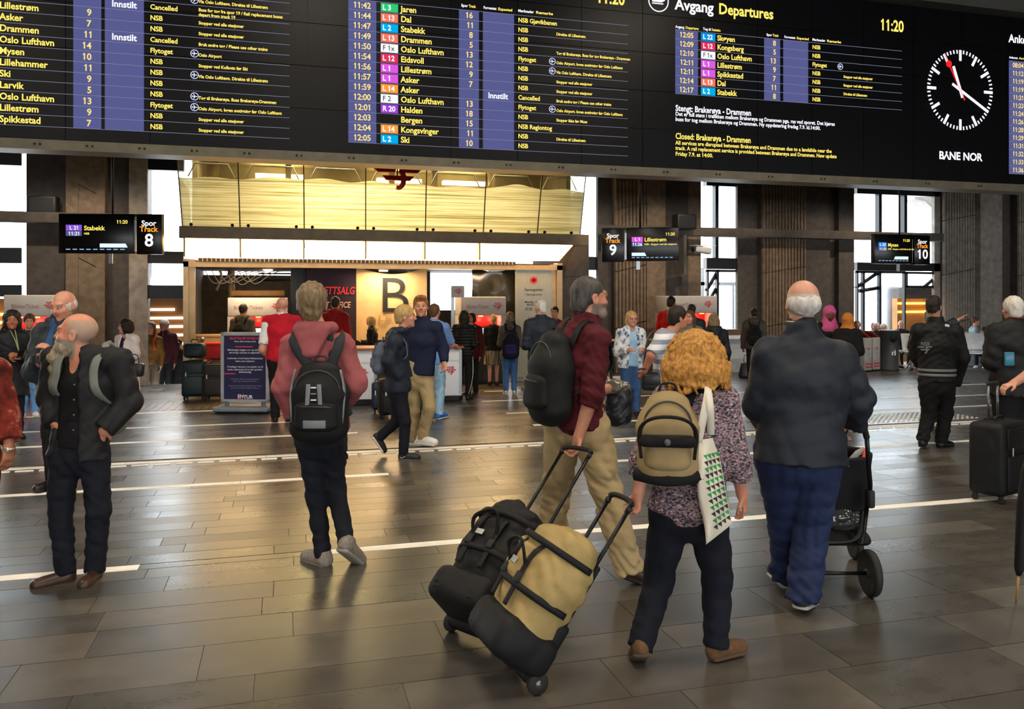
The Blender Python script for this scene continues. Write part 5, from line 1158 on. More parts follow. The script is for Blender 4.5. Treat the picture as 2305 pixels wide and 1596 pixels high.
P = Person('person at the left edge in a red patterned blouse, one arm in view', -78, z=4.45, h=1.66, face=178, q='hi', tone='#9a6248', ov=dict(shl=(-12, 838, 0), shr=(-150, 838, 0), ell=(14, 935, .0), wrl=(20, 1000, -.06)))
P.hand['l'] = (A3(.0, -.12, -1), A3(-.8, .3, 0), .35); P.body(); P.coat('blouse', cloth('red_print', '#6e2417', kind='print', cols=((9, 9, 9), 5, [(.25, '#1a0806'), (.42, '#4a140d'), (.56, '#6e2014'), (.66, '#a07866'), (.74, '#3a100b')])), sleeve=.94, loose=.02, cuff=.02, hem=.44, fold=.005); P.trousers(blk); P.shoes(sh_b, rub); P.hair('bob', hd['dark'])
w_ = P.part('wristwatch', MB().sweep([(.029 * math.cos(t), .026 * math.sin(t), 0) for t in [i * math.pi / 8 for i in range(16)]], .004, .008, n=6, closed=True).rbox(.005, -.028, 0, .026, .008, .024, .003).mesh('wristwatch'), M('watch_steel', '#b9b2a2', .3, .8)); w_.location = P.lp(20, 1010, -.06)
P = Person('tall balding man in charcoal rain jacket and blue shirt reading behind the bearded man', 138, z=7.5, top=657, face=192, nod=14, q='md', build=1.2, tone='#c88d74', hs=1.12, arms=('fold', 'fold'), ov=dict(wrl=(122, 792, -.32), wrr=(96, 800, -.3), elr=(74, 838, -.1), ell=(190, 838, -.1), hed=(143, 689, -.04)))
P.body(brow='#6b5a4a'); P.coat('shirt', cloth('blue_shirt', '#33527a'), hem=.53, collar=.3, sleeve=0); P.coat('jacket', cloth('charcoal_shell', '#30353b', .65), loose=.028, hem=.46, opening=.05, collar=.4, fold=.006, hood=True, cuff=.01); P.trousers(blk); P.shoes(sh_b); P.hair('fringe', hd['white'], amp=.002)
P = Person('woman with dark wavy hair in long black parka and green lanyard holding a phone', 26, foot=987, top=702, face=140, head=8, fem=True, q='md', tone='#a8694c', arms=('phone', 'phone'), hs=1.1, ov=dict(wrl=(38, 800, -.2), wrr=(24, 806, -.22)))
P.body(brow='#1a120c'); P.coat('parka', bl2, hem=.34, loose=.03, flare=.02, hood=True, fold=.005); P.trousers(dj, .95); P.shoes(sh_b); P.hair('curly', hd['dark'], 1.12, amp=.006)
P.part('lanyard', MB().sweep([P.H(-.03, .03, -.11), tuple(P.lp(38, 765, -.17)), tuple(P.lp(42, 790, -.2)), tuple(P.lp(34, 765, -.17)), P.H(.03, .03, -.11)], .006, .003, n=6, curve=4).mesh('lanyard'), M('lanyard_green', '#8ea06a', .6))
ph = MB().rbox(0, 0, 0, .07, .012, .14, .008).build('mobile_phone', M('phone_black', '#101114', .2), None, P.e.location + Matrix.Rotation(-TH, 3, 'Z') @ Vector(P.lp(47, 797, -.3)), (-.9, 0, 0)); tag(ph, 'black mobile phone held by the woman with dark wavy hair', 'phone')
P = Person('woman with brown top knot, blue jeans and white sneakers behind the parka woman', 66, foot=938, top=708, face=150, fem=True, q='md', tone='#c98e74', arms=('bent', 'bent')); P.body(); P.coat('jacket', cloth('brown_dark', '#231d1c'), hem=.5); P.coat('shirt', cloth('white_tee', '#d6d8dc'), hem=.42, loose=.002, sleeve=0, fold=.002); P.trousers(cloth('bright_jeans', '#5f8cc0', kind='denim'), 1.1); P.shoes(sh_w, whsole); P.hair('bun', hd['brown'], 1.15)
P = Person('woman with dark bob in a white coat looking aside by the left pier', 286, z=12.6, top=722, face=196, head=42, fem=True, q='md', tone='#c9917c', arms=('fold', 'fold'), hs=1.16, build=1.1); P.body(brow='#15100d'); P.coat('top', cloth('purple_top', '#241f40'), hem=.53, sleeve=0, vneck=.03); P.coat('coat', cloth('white_coat', '#cfc6c8'), hem=.24, loose=.026, opening=.05, flare=.03, fold=.005, cuff=.012); P.trousers(dj); P.shoes(sh_b); P.hair('curly', hd['dark'], 1.12, amp=.004)
c_ = P.e.location + Matrix.Rotation(-TH, 3, 'Z') @ Vector(P.lp(300, 824, -.26)); hb = empty('handbag', c_, -TH, 'black leather handbag on the arm of the white coat woman', 'handbag')
hbm = M('bag_black', '#1f2125', .35); MB().rbox(0, 0, -.06, .3, .1, .2, .03, taper=-.1).build('bag', hbm, hb); MB().sweep([(-.08, 0, .03), (-.06, 0, .16), (.06, 0, .16), (.08, 0, .03)], .008, n=6, curve=5).build('handle', hbm, hb); MB().rbox(0, -.055, .0, .03, .01, .03, .004).build('clasp', alu, hb)
P = Person('woman in mustard top with orange shoulder straps coming up from the passage', 341, z=17.3, top=726, base=-.5, face=178, fem=True, tone='#b8775c', arms=('hang', 'bent'), hs=1.15); P.body(); P.coat('top', cloth('mustard', '#6e4c1a'), hem=.5); P.trousers(cloth('taupe', '#4a3f33'), 1.25); P.shoes(sh_b); P.hair('bob', hd['brown'], .95)
backpack(P, 'orange backpack on the woman in the mustard top', cloth('orange_pack', '#b8432a'), .13, .07, .4)
P = Person('grey-haired man in a dark red jacket coming up from the passage', 372, z=18.0, top=719, base=-.55, face=186, tone='#a06a54', hs=1.1); P.body(); P.coat('jacket', cloth('oxblood', '#3a1416'), hem=.48, loose=.02, opening=.03, collar=.3); P.coat('shirt', cloth('white_tee2', '#5a4844'), hem=.55, sleeve=0); P.trousers(blk, 1.1); P.shoes(sh_b); P.hair('short', hd['white'], .97)
P = Person('dark clothed person half hidden behind the suitcases in the passage', 402, z=18.3, top=762, base=-.9, face=170, tone='#9a6248'); P.body(); P.coat('coat', blk, hem=.4, loose=.02); P.trousers(blk); P.shoes(sh_b); P.hair('short', hd['dark'])
# ---------------------------------------------------------------- office side
P = Person('man in grey hoodie with black straps using the office ticket machine', 546, z=15.7, top=685, face=4, tone='#b5765a', arms=('bent', 'bent'), nod=10); P.body(); P.coat('hoodie', cloth('grey_hoodie', '#4e473d'), hem=.48, loose=.02, hood=True); P.trousers(dj); P.shoes(sh_b); P.hair('short', hd['dark'], 1.05)
backpack(P, 'black backpack on the man in the grey hoodie', cloth('pack_black2', '#101112'), .13, .08, .4)
P = Person('bald man in red vest over white short-sleeved shirt with his back turned', 634, foot=950, top=669, face=-14, head=-32, q='md', build=1.18, tone='#cf947e', arms=('hip', 'hang'), ov=dict(ell=(590, 788, -.08), wrl=(604, 806, .08), shl=(602, 722, 0), shr=(668, 722, 0)))
P.body(bare=('head', 'arms')); P.coat('shirt', cloth('white_shirt', '#d9dcdf'), hem=.53, sleeve=.4, loose=.008, collar=.35); P.coat('vest', cloth('red_vest', '#b8182c'), hem=.5, loose=.018, sleeve=0, vneck=.05, fold=.003); P.trousers(cloth('black_trousers', '#15161a'), 1.1); P.shoes(sh_b)
P = Person('teenage boy in dusty pink hoodie and dark jeans walking away', 718, foot=1272, top=637, face=2, head=-14, nod=-12, q='hi', tone='#c08a70', hs=1.12, ov=dict(hed=(702, 684, .02), nek=(712, 738, 0), shl=(662, 778, .0), shr=(768, 780, .0), ell=(640, 872, -.06), wrl=(660, 936, -.02), elr=(800, 866, -.04), wrr=(780, 900, .16), hpl=(694, 975, 0), hpr=(748, 975, 0), knl=(711, 1112, .05), knr=(755, 1092, .1), anl=(728, 1250, .02), anr=(782, 1228, -.05)))
P.footrot = {'l': (-45, 0), 'r': (18, 38)}; P.hand = {'l': (A3(.3, .3, -1), A3(.3, .6, 0), .5), 'r': 0}
P.body(); P.coat('hoodie', cloth('dusty_pink', '#8a4a4c'), hem=.5, loose=.022, hood=True, fold=.007, flare=.01, fz=42); P.trousers(dj, .86, fold=.004); P.shoes(sh_g, M('knit_sole', '#8d857a', .7), M('lace_dark', '#2a2826', .7), 1.08); P.hair('short', hd['ash'], 1.06, amp=.005)
bk1, L = backpack(P, 'large black backpack with grey reflective stripes on the boy in pink', cloth('pack_black', '#0f1012', .7), .185, .11, .47, drop=.09, shift=.06, strapm=cloth('strap_grey', '#26292c'))
gry = M('reflect_grey', '#6d7074', .5, .2)
for r_, b_, u_, sx, sz, rz in ((-.045, .122, .26, .028, .17, .06), (.03, .122, .26, .028, .17, -.06), (0, .138, .1, .14, .05, 0)): MB().rbox(0, 0, 0, sx, .012, sz, .004).build('reflective_strip', gry, bk1, L(r_, b_ - .01, u_), (0, rz, 0))
for i in range(4): MB().rbox(0, 0, 0, .035, .012, .008, .002).build('lash_tab', wht if i % 2 else gry, bk1, L(-.008, .114, .21 + .038 * i))
for k in (-1, 1): MB().sweep([L(k * .155, .05, .1), L(k * .165, .04, .3), L(k * .14, .03, .43)], .012, .006, n=6, curve=4).build('side_piping', gry, bk1)
MB().sweep([L(.15, .0, .08), L(.17, .02, -.05), L(.172, .02, -.13)], .016, .004, n=6, curve=4).build('hanging_strap', blk, bk1)
bo = Matrix.Rotation(TH, 3, 'Z') @ (bk1.location - P.e.location); YP = lambda px, py, dy: tuple(Vector(P.lp(px, py, dy)) - bo)
for k in (-1, 1): MB().sweep([YP(712 + k * 55, 752, .02), YP(712 + k * 54, 760, -.09), YP(714 + k * 46, 785, -.158), YP(718 + k * 30, 815, -.172), YP(724 + k * 16, 835, -.172)], .034, .01, n=8, up=(0, 1, 0), curve=5).build('yoke_strap', MATS['strap_grey'], bk1)
P = Person('man in dark red hooded top with his back turned below the purple banner', 754, z=14.6, top=667, face=6, tone='#a5664c', arms=('bent', 'bent')); P.body(); P.coat('hoodie', cloth('dark_red', '#8a1216'), hem=.5, loose=.022, hood=True, fold=.004); P.trousers(blk); P.shoes(sh_b); P.hair('short', hd['dark'], .98)
P = Person('blonde clerk in black seen in profile behind the counter', 838, z=15.9, h=1.4, face=-82, fem=True, tone='#c98e74', arms=('bent', 'bent')); P.body(); P.coat('jacket', blk, hem=.47); P.trousers(blk); P.shoes(sh_b); P.hair('long', hd['blond'], 1.0, .12)
# ---------------------------------------------------------------- young men in the middle
P = Person('blond young man in dark hooded rain jacket striding to the right', 903, foot=1030, top=682, face=82, q='md', tone='#c98f76', hs=1.08, ov=dict(hed=(913, 713, 0), nek=(905, 745, 0), sho=(890, 762, 0), shr=(889, 768, -.17), shl=(894, 768, .17), elr=(874, 812, -.2), wrr=(900, 850, -.16), ell=(905, 812, .2), wrl=(918, 850, .16), pel=(896, 868, 0), hpr=(896, 872, -.07), hpl=(896, 872, .07), knr=(912, 948, -.08), anr=(908, 1020, -.06), knl=(893, 948, .08), anl=(852, 984, .08)))
P.footrot = {'r': (6, 0), 'l': (0, 58)}; P.hand = {'l': 0, 'r': 0}
P.body(); P.coat('jacket', nvy, hem=.43, loose=.026, hood=True, fold=.005, fz=44); P.trousers(dj, .95); P.shoes(M('black_runner', '#17181a', .6), whsole, wht); P.hair('short', hd['blond'], 1.06, amp=.003)
nk = MB().sweep([(-.02, 0, .006), (0, 0, -.006), (.04, 0, .012)], [.003, .007, .002], .002, n=6, curve=4)
p_ = P.lp(904, 1030, -.125); nk.build('white_swoosh', wht, P.e, p_)
backpack(P, 'small pale blue backpack on the blond striding man', cloth('pale_pack', '#5a6274'), .12, .08, .36, res=.012)
P = Person('young man in navy quilted jacket and khaki trousers facing the camera', 948, foot=1004, top=656, face=158, head=14, q='md', tone='#c98c70', hs=1.06, ov=dict(hed=(947, 690, -.02), shr=(925, 738, .02), shl=(982, 738, -.04), elr=(920, 795, .08), wrr=(938, 832, -.08), ell=(998, 785, -.02), wrl=(1000, 815, -.1), hpr=(930, 848, 0), hpl=(958, 848, 0), knl=(966, 918, -.1), knr=(932, 925, .02), anr=(928, 990, .1), anl=(950, 985, -.05)))
P.footrot = {'l': (-30, 0), 'r': (-55, 0)}; P.hand['r'] = 0
P.body(brow='#5a4028'); P.coat('jacket', nquilt, hem=.5, loose=.016, collar=.4, fold=.002); P.trousers(kh, 1.0, fold=.004); P.shoes(sh_w, whsole, wht, 1.1); P.hair('swept', hairm('hair_copper', '#5a3518', '#b0743c'), 1.0)
P = Person('man in blue striped polo and light jeans standing at the counter', 976, foot=943, top=684, face=22, q='md', build=1.15, tone='#c98e74', arms=('hang', 'fwd')); P.body(bare=('head', 'arms')); P.coat('polo', cloth('blue_stripe', '#2f5fae', kind='stripe', cols=('#8fb2de', 16)), hem=.48, sleeve=.45, loose=.018, collar=.2, flare=.01); P.trousers(lj, 1.15, fold=.004); P.shoes(M('blue_trainer', '#2a62b8', .6), whsole, wht, 1.1); P.hair('short', hd['brown'])
# ---------------------------------------------------------------- queue at the ticket machine
P = Person('woman with long dark hair in black puffer jacket and leggings with white stripe', 1044, foot=900, top=698, face=14, fem=True, q='md', tone='#b5765a', arms=('bent', 'bent')); P.body(); P.coat('puffer', bquilt, hem=.5, loose=.026); P.trousers(blk, .92, name='leggings'); P.shoes(sh_b, rub); P.hair('long', hd['dark'], 1.0, .26)
P.part('side_stripe', MB().sweep([tuple(P.lp(1064, 800, .0)), tuple(P.lp(1064, 850, -.07)), tuple(P.lp(1053, 893, -.05))], .006, .004, n=6, curve=4).mesh('side_stripe'), wht)
P = Person('woman with glasses in dark red cardigan facing the puffer jacket woman', 1063, foot=890, top=703, face=208, fem=True, tone='#b5765a', arms=('hang', 'bent')); P.body(); P.coat('cardigan', cloth('wine', '#4a1116'), hem=.44, loose=.02, opening=.02); P.trousers(blk); P.shoes(sh_b); P.hair('bob', hd['dark'], .96)
P = Person('woman with blond ponytail in black, striped skirt, at the ticket machine', 1110, foot=868, top=708, face=6, fem=True, tone='#c98e74', arms=('bent', 'bent')); P.body(bare=('head', 'legs')); P.coat('dress', blk, hem=.34, loose=.016, flare=.02); P.shoes(sh_b); P.hair('pony', hd['blond'], 1.0, .14)
g = Soft().seg(P.J['pel'], A3(0, 0, .42), (.15, .11), (.2, .16), .02, P.rt, fa=1, fb=1); P.part('skirt', g.mesh('skirt', .012), cloth('skirt_stripe', '#17161a', kind='print', cols=((60, 6, .01), 1, [(.4, '#17161a'), (.5, '#b5a98c'), (.56, '#17161a')])))
P = Person('woman in grey sweater and blue jeans at the ticket machine', 1148, foot=888, top=702, face=-4, fem=True, q='md', tone='#c08468', arms=('bent', 'bent')); P.body(); P.coat('sweater', cloth('grey_sweater', '#56544f'), hem=.49, loose=.018); P.trousers(bj, 1.0); P.shoes(M('silver_trainer', '#a8a9ac', .4, .3), whsole, wht); P.hair('bob', hd['ash'], .98)
backpack(P, 'black and purple backpack on the woman in blue jeans', cloth('pack_purple', '#15131f'), .15, .1, .5, pm=cloth('pack_purple2', '#241f52'))
P = Person('white-haired man in navy jacket and dark trousers by the opening hours panel', 1218, foot=938, top=676, face=-8, head=-24, q='md', tone='#cf9a84', build=1.1, stride=.3, arms=('bent', 'bent')); P.body(); P.coat('jacket', nvy, hem=.47, loose=.024, collar=.3, fold=.004); P.trousers(blk, 1.05); P.shoes(sh_br, rub); P.hair('short', hd['white'], .98)
P = Person('dark-haired person in red top half hidden behind the white-haired man', 1249, z=15.0, top=690, face=190, tone='#c08468'); P.body(); P.coat('top', MATS['dark_red'], hem=.48); P.trousers(blk); P.shoes(sh_b); P.hair('short', hd['dark'])
# ---------------------------------------------------------------- couple with rolling bags
P = Person('grey-haired man in maroon shirt and khaki trousers pulling the black rolling bag', 1315, z=5.15, top=624, face=48, head=14, q='hi', tone='#b98066', hs=1.08, build=1.02, ov=dict(hed=(1327, 672, 0), nek=(1318, 722, .0), sho=(1312, 756, .0), shl=(1278, 752, .16), shr=(1344, 764, -.15), elr=(1332, 890, -.2), wrr=(1302, 985, -.2), ell=(1290, 890, .2), wrl=(1384, 872, .38), pel=(1303, 945, 0), hpl=(1268, 968, .06), hpr=(1330, 968, -.05), knl=(1252, 1100, .25), knr=(1366, 1112, -.05), anl=(1240, 1225, .35), anr=(1420, 1283, -.12)))
P.hand = {'r': (A3(-.35, -.1, -1), A3(-.6, -.3, -.4), .75), 'l': (A3(.2, .2, -1), A3(-.3, .3, 0), .8)}; P.footrot = {'l': (0, 0), 'r': (24, 22)}
P.body(bare=('head', 'arms'), beard='#77685c', brow='#5b4a3c'); P.coat('shirt', cloth('maroon', '#4a131c'), hem=.505, sleeve=.62, loose=.016, collar=.32, fold=.005, fz=60, flare=.012); P.trousers(kh, 1.22, fold=.008, flare=.012); P.shoes(sh_br, rub, None, 1.1); P.hair('short', hairm('hair_salt', '#141312', '#57534e'), .955, amp=.002)
MANW = P; bpm = cloth('pack_black3', '#131514', .7)
bk3, L = backpack(P, 'bulky black backpack on the man in the maroon shirt', bpm, .175, .13, .5, drop=-.02, gap=.0)
MB().rbox(0, 0, 0, .05, .01, .03, .003).build('label_patch', M('patch_grey', '#4a4c4c', .5), bk3, L(-.06, .15, .16), (0, 0, -.84))
P = Person('woman with curly ginger hair in speckled blouse and dark trousers pulling the khaki bag', 1558, foot=1486, top=758, face=14, q='hi', fem=True, tone='#bd8068', hs=1.06, build=1.06, ov=dict(hed=(1566, 806, 0), nek=(1566, 862, 0), shl=(1504, 900, .02), shr=(1628, 902, -.03), ell=(1452, 1030, -.02), wrl=(1437, 1112, -.05), elr=(1655, 1030, -.03), wrr=(1671, 1116, .02), hpl=(1508, 1150, .02), hpr=(1592, 1150, -.02), knl=(1482, 1310, .1), knr=(1614, 1302, .02), anl=(1440, 1452, -.05), anr=(1612, 1447, .0)))
P.hand = {'l': (A3(-.2, -.1, -1), A3(-.5, -.4, -.3), .8), 'r': (A3(.25, .1, -1), A3(-.7, .4, 0), .6)}; P.footrot = {'l': (-8, 30), 'r': (42, 0)}
P.body(bare=('head', 'arms')); P.coat('blouse', cloth('speckled', '#4a4246', kind='print', cols=((70, 70, 110), 2, [(.34, '#1d1b20'), (.45, '#4a444c'), (.53, '#8c7f86'), (.6, '#8a4a50'), (.68, '#c9bfc4')])), hem=.465, sleeve=.76, loose=.022, fold=.004, flare=.015, cuff=.012); P.trousers(cloth('ink_trousers', '#0f121c', kind='denim'), 1.16, fold=.003); P.shoes(M('suede_brown', '#5b4028', .8, var=.25, vs=25), M('sole_tan', '#4a3a28', .7), None, 1.06)
g = Soft(); H = P.H; g.ell(H(0, -.02, .03), (.108, .125, .115), (P.hu, P.hv, P.hw)); g.ell(H(0, -.04, -.06), (.165, .135, .095), (P.hu, P.hv, P.hw), .05); g.ell(H(0, .13, -.05), (.06, .09, .11), (P.hu, P.hv, P.hw), .02, '-')
rs = np.random.RandomState(4)
for i in range(430):                                    # locks
    t, zz = rs.uniform(0, 2 * math.pi), rs.uniform(-.135, .13); r_ = .16 if zz < .0 else .145 * math.sqrt(max(.05, 1 - (zz / .15) ** 2)); r_ = max(r_, .05)
    if math.sin(t) > .55 and zz < .07: continue
    p0 = H(r_ * 1.02 * math.cos(t), -.02 + r_ * .88 * math.sin(t), zz); t2 = t + rs.uniform(-.28, .28); p1 = H(r_ * 1.05 * math.cos(t2), -.02 + r_ * .92 * math.sin(t2), zz - rs.uniform(.005, .035)); p2 = H(r_ * 1.0 * math.cos(t2 + .12), -.02 + r_ * .9 * math.sin(t2 + .12), zz - .03 - rs.uniform(.0, .025)); g.chain([p0, p1, p2], [rs.uniform(.007, .011), rs.uniform(.008, .012), .006], .006)
g.noise(fuzz(.0022, 150)); P.part('hair', g.mesh('hair', .0055), hd['ginger'])
WOM = P; tanb = cloth('tan_pack', '#8d7a56')
bk4, L = backpack(P, 'tan backpack with black trim on the curly-haired woman', tanb, .14, .1, .4, drop=-.06, pm=tanb, strapm=blk, gap=.0, shift=-.13)
MB().sweep([L(-.118, .1, .11), L(-.122, .11, .24), L(-.06, .16, .3), L(.06, .16, .3), L(.122, .11, .24), L(.118, .1, .11)], .012, .008, n=6, curve=5).build('black_piping', blk, bk4)
g = Soft().seg(L(-.1, .112, .19), L(.1, .112, .19), (.028, .03), (.028, .03), .01, P.up); mkobj('black_band', g.mesh('black_band', .009), blk, bk4); MB().lathe([(.016, 0), (.012, .006)], axis=tuple(L(0, 1, 0)), at=tuple(L(0, .14, .19)), n=12).build('badge', M('badge_grey', '#55585a', .4), bk4)
MB().sweep([L(-.15, .02, .02), L(0, .085, .01), L(.15, .02, .02)], .02, .03, n=8, curve=4).build('black_base', blk, bk4)
# tote bag over her right shoulder: flat cloth bag with printed triangles
zt = P.z - .2; tp = lambda px, py, d=0.: tuple(P.lp(px, py, -.2 + d))
te = empty('tote_bag', P.e.location, -TH, 'white cotton tote bag with green and black triangle print on her shoulder', 'tote bag')
tc = M('tote_cotton', '#cfc8b8', .85, var=.06); q = MB()
fr = [(1558, 992), (1612, 985), (1648, 1180), (1588, 1226)]; bkq = [(x + 8, y_ + 2) for x, y_ in fr]; nu, nv = 14, 20; vs = []; fs = []
def tpt(u, v, d): 
    a = np.array(fr[0]) * (1 - u) + np.array(fr[1]) * u; b = np.array(fr[3]) * (1 - u) + np.array(fr[2]) * u; c = a * (1 - v) + b * v; bul = math.sin(math.pi * u) * math.sin(math.pi * min(1, v * 1.1)); return tp(c[0] + 5 * math.sin(v * 9) * (1 - u) * .6, c[1], .012 * math.sin(v * 11 + u * 7) + d * (.02 + .055 * bul) + .1 * u)
for sd in (-1, 1):
    for j in range(nv + 1):
        for i in range(nu + 1): vs.append(tpt(i / nu, j / nv, sd * (1 if 0 < i < nu and j < nv else .0)))
N = (nu + 1) * (nv + 1); W_ = nu + 1
for j in range(nv):
    for i in range(nu): a = j * W_ + i; fs += [(a, a + 1, a + W_ + 1, a + W_), (N + a, N + a + W_, N + a + W_ + 1, N + a + 1)]
q.add(vs, fs, True); q.build('bag', tc, te)
tg, tk = M('print_green', '#1f8a3e', .8, var=.05), M('print_black', '#2c2a2c', .8, var=.05); trig, trik = MB(), MB()
for r_ in range(12):
    for c in range(4):
        u0, v0 = .32 + c * .165, .16 + r_ * .066; u1, v1 = u0 + .155, v0 + .058
        if v1 > .97: continue
        off = lambda u, v: tuple(np.array(tpt(u, v, -1)) + np.array((0, -.0035, 0))); t_ = [off(u1, v0), off(u1, v1), off(u0, v0)]
        (trig if r_ % 2 == 0 else trik).add(t_, [(0, 1, 2)])
tag(trig.build('green_triangles', tg, te), kind='stuff'); tag(trik.build('black_triangles', tk, te), kind='stuff')
for a, b in ((1572, 1600), (1600, 1612)): MB().sweep([tp(a, 995, .0 if a < 1590 else .1), tp((a + 1594) / 2 + 2, 930, -.02), tp(1594, 880, .02), tp(1592, 862, .14), tp(1590, 880, .3)], .02, .004, n=6, up=(0, 1, 0), curve=5).build('handle', tc, te)
# ---------------------------------------------------------------- old man with the stroller
P = Person('white-haired balding man in navy jacket and blue trousers pushing a stroller', 1803, foot=1380, top=632, face=4, q='hi', tone='#c08c76', hs=1.06, build=1.24, ov=dict(hed=(1806, 684, 0), nek=(1804, 738, .0), shl=(1732, 800, .0), shr=(1888, 804, .0), ell=(1708, 910, .06), wrl=(1730, 960, .3), elr=(1930, 900, .02), wrr=(1926, 948, .16), pel=(1802, 1000, 0), hpl=(1758, 1020, .02), hpr=(1838, 1020, .0), knl=(1768, 1180, .22), knr=(1826, 1190, .08), anl=(1770, 1290, .34), anr=(1806, 1345, .0)))
P.hand = {'r': (A3(-.5, .4, -.5), A3(-.2, .3, -1), .8), 'l': (A3(.3, .9, -.3), A3(.3, 0, -1), .8)}; P.footrot = {'l': (0, 0), 'r': (22, 10)}
P.body(stub=('#b5aea4', .05)); P.coat('jacket', cloth('navy_jacket', '#1b2029', .6), hemabs=.845, loose=.03, collar=.16, fold=.008, flare=.02, fz=30, cuff=.01); P.trousers(cloth('blue_trousers', '#1b2747', .75), 1.3, fold=.007, flare=.01); P.shoes(M('navy_runner', '#1d222b', .6), M('runner_sole', '#a9a9a4', .6), None, 1.1); P.hair('fringe', hd['white'], amp=.0035)
P.part('collar_lining', MB().sweep([tuple(np.array(P.J['nek']) + np.array((.083 * math.cos(t), -.075 * math.sin(t) + .0, .035))) for t in [math.radians(-20 + 220 * i / 10) for i in range(11)]], .004, n=6).mesh('collar_lining'), M('lining_cream', '#b5a880', .8))
OLD = P
P = Person('woman in pink headscarf looking down beyond the old man', 1866, z=13.2, top=691, face=186, nod=22, fem=True, q='md', tone='#6e4632', arms=('bent', 'bent'), hs=1.15); P.body(brow='#120c08'); P.coat('robe', blk, hem=.06, loose=.03, flare=.05); P.trousers(blk); P.shoes(sh_b); P.hijab(cloth('pink_scarf', '#c2568c'))
P = Person('person in orange headscarf and black robe with the back turned', 1908, z=12.8, top=707, face=32, fem=True, q='md', tone='#6e4632', arms=('bent', 'bent'), hs=1.15); P.body(); P.coat('robe', blk, hem=.06, loose=.03, flare=.05); P.trousers(blk); P.shoes(sh_b); P.hijab(cloth('orange_scarf', '#c07a34'))
# ---------------------------------------------------------------- group by the right ticket machine
P = Person('older blonde woman with glasses in white floral jacket and jeans', 1420, foot=938, top=702, face=170, fem=True, q='md', tone='#c88d78', build=1.12, arms=('bent', 'bent'), hs=1.12); P.body(brow='#9a7a58'); P.coat('top', cloth('sky_top', '#8fb4d2'), hem=.5, sleeve=0, loose=.012, vneck=.03); P.coat('jacket', cloth('floral', '#c9ced4', kind='print', cols=((16, 16, 12), 4, [(.36, '#2c3a58'), (.43, '#8d9cb4'), (.5, '#d3d6da'), (1, '#dfe1e4')])), hem=.47, loose=.03, opening=.07, collar=.3); P.trousers(cloth('mid_jeans', '#2f4a70', kind='denim'), 1.15); P.shoes(sh_b); P.hair('bob', hd['blond'], .96)
P.part('glasses', MB().sweep([P.H(-.052, .098, .008), P.H(0, .104, .01), P.H(.052, .098, .008)], .0022, n=5, curve=4).sweep([P.H(.031 + .02 * math.cos(t), .102, .004 + .015 * math.sin(t)) for t in [i * math.pi / 6 for i in range(12)]], .0018, n=5, closed=True).sweep([P.H(-.031 + .02 * math.cos(t), .102, .004 + .015 * math.sin(t)) for t in [i * math.pi / 6 for i in range(12)]], .0018, n=5, closed=True).mesh('glasses'), M('glasses_red', '#8c4a48', .4))
P = Person('man in bright red jumper at the ticket machine by the ribbed pier', 1509, z=15.3, top=667, face=34, tone='#b5765a', arms=('bent', 'bent')); P.body(); P.coat('jumper', cloth('bright_red', '#b01418'), hem=.5, loose=.02); P.trousers(blk); P.shoes(sh_b); P.hair('short', hd['dark'])
P = Person('dark-haired man in white and grey striped T-shirt hurrying past', 1500, z=8.1, top=684, face=74, lean=.12, q='md', tone='#b87a60', stride=.5, ov=dict(hed=(1527, 716, 0), nek=(1508, 748, 0), sho=(1496, 762, 0), shr=(1490, 766, -.17), shl=(1504, 766, .17), elr=(1466, 800, -.22), wrr=(1450, 836, -.12)))
P.body(bare=('head', 'arms')); P.coat('t_shirt', cloth('tee_stripe', '#d8dadd', kind='stripe', cols=('#8a90a2', 3.2)), hem=.48, sleeve=.45, loose=.02); P.trousers(dj); P.shoes(sh_b); P.hair('short', hd['dark'], 1.04)
P.part('bracelet', MB().sweep([(.031 * math.cos(t), .031 * math.sin(t), 0) for t in [i * math.pi / 8 for i in range(16)]], .006, n=6, closed=True).mesh('bracelet'), black).location = P.lp(1452, 830, -.14)
P = Person('woman with wavy brown hair and grey scarf looking towards the camera', 1552, z=12.9, top=700, face=196, head=12, fem=True, q='md', tone='#c98e78', hs=1.12); P.body(); P.coat('coat', cloth('grey_green', '#6d6e62'), hem=.4, loose=.026, collar=.45); P.trousers(blk); P.shoes(sh_b); P.hair('long', hd['brown'], .98, .1)
P = Person('dark-haired person in navy behind the woman with the grey scarf', 1557, z=14.6, top=685, face=8, tone='#b5765a', arms=('bent', 'bent')); P.body(); P.coat('jacket', nvy, hem=.46, loose=.02); P.trousers(blk); P.shoes(sh_b); P.hair('short', hd['dark'])
P = Person('woman with long fair hair in black coat beside the low wall', 1608, z=12.4, top=706, face=-8, fem=True, q='md', tone='#c98e78'); P.body(); P.coat('coat', bl2, hem=.42, loose=.03, hood=True, flare=.02); P.trousers(blk); P.shoes(sh_b); P.hair('long', hd['ash'], .98, .04)
P = Person('man in grey jacket with a dark backpack beside the low wall', 1697, z=16.6, top=694, face=12, head=-12, tone='#8a5a42', nod=8); P.body(); P.coat('jacket', cloth('taupe_jacket', '#4f4a43'), hem=.47, loose=.022, hood=True); P.trousers(blk); P.shoes(sh_b); P.hair('short', hd['dark'], .95)
backpack(P, 'dark backpack on the man in the grey jacket', cloth('pack_dark4', '#1c1c1e'), .13, .08, .42)
gb = empty('black_bag', PG(1680, 850), -TH, 'black carrier bag on the floor beside the man in the grey jacket', 'bag'); MB().rbox(0, 0, .17, .34, .2, .34, .04, taper=.35).build('bag', hbm, gb); MB().sweep([(-.06, 0, .32), (-.04, 0, .48), (.04, 0, .48), (.06, 0, .32)], .008, n=6, curve=4).build('handle', hbm, gb)
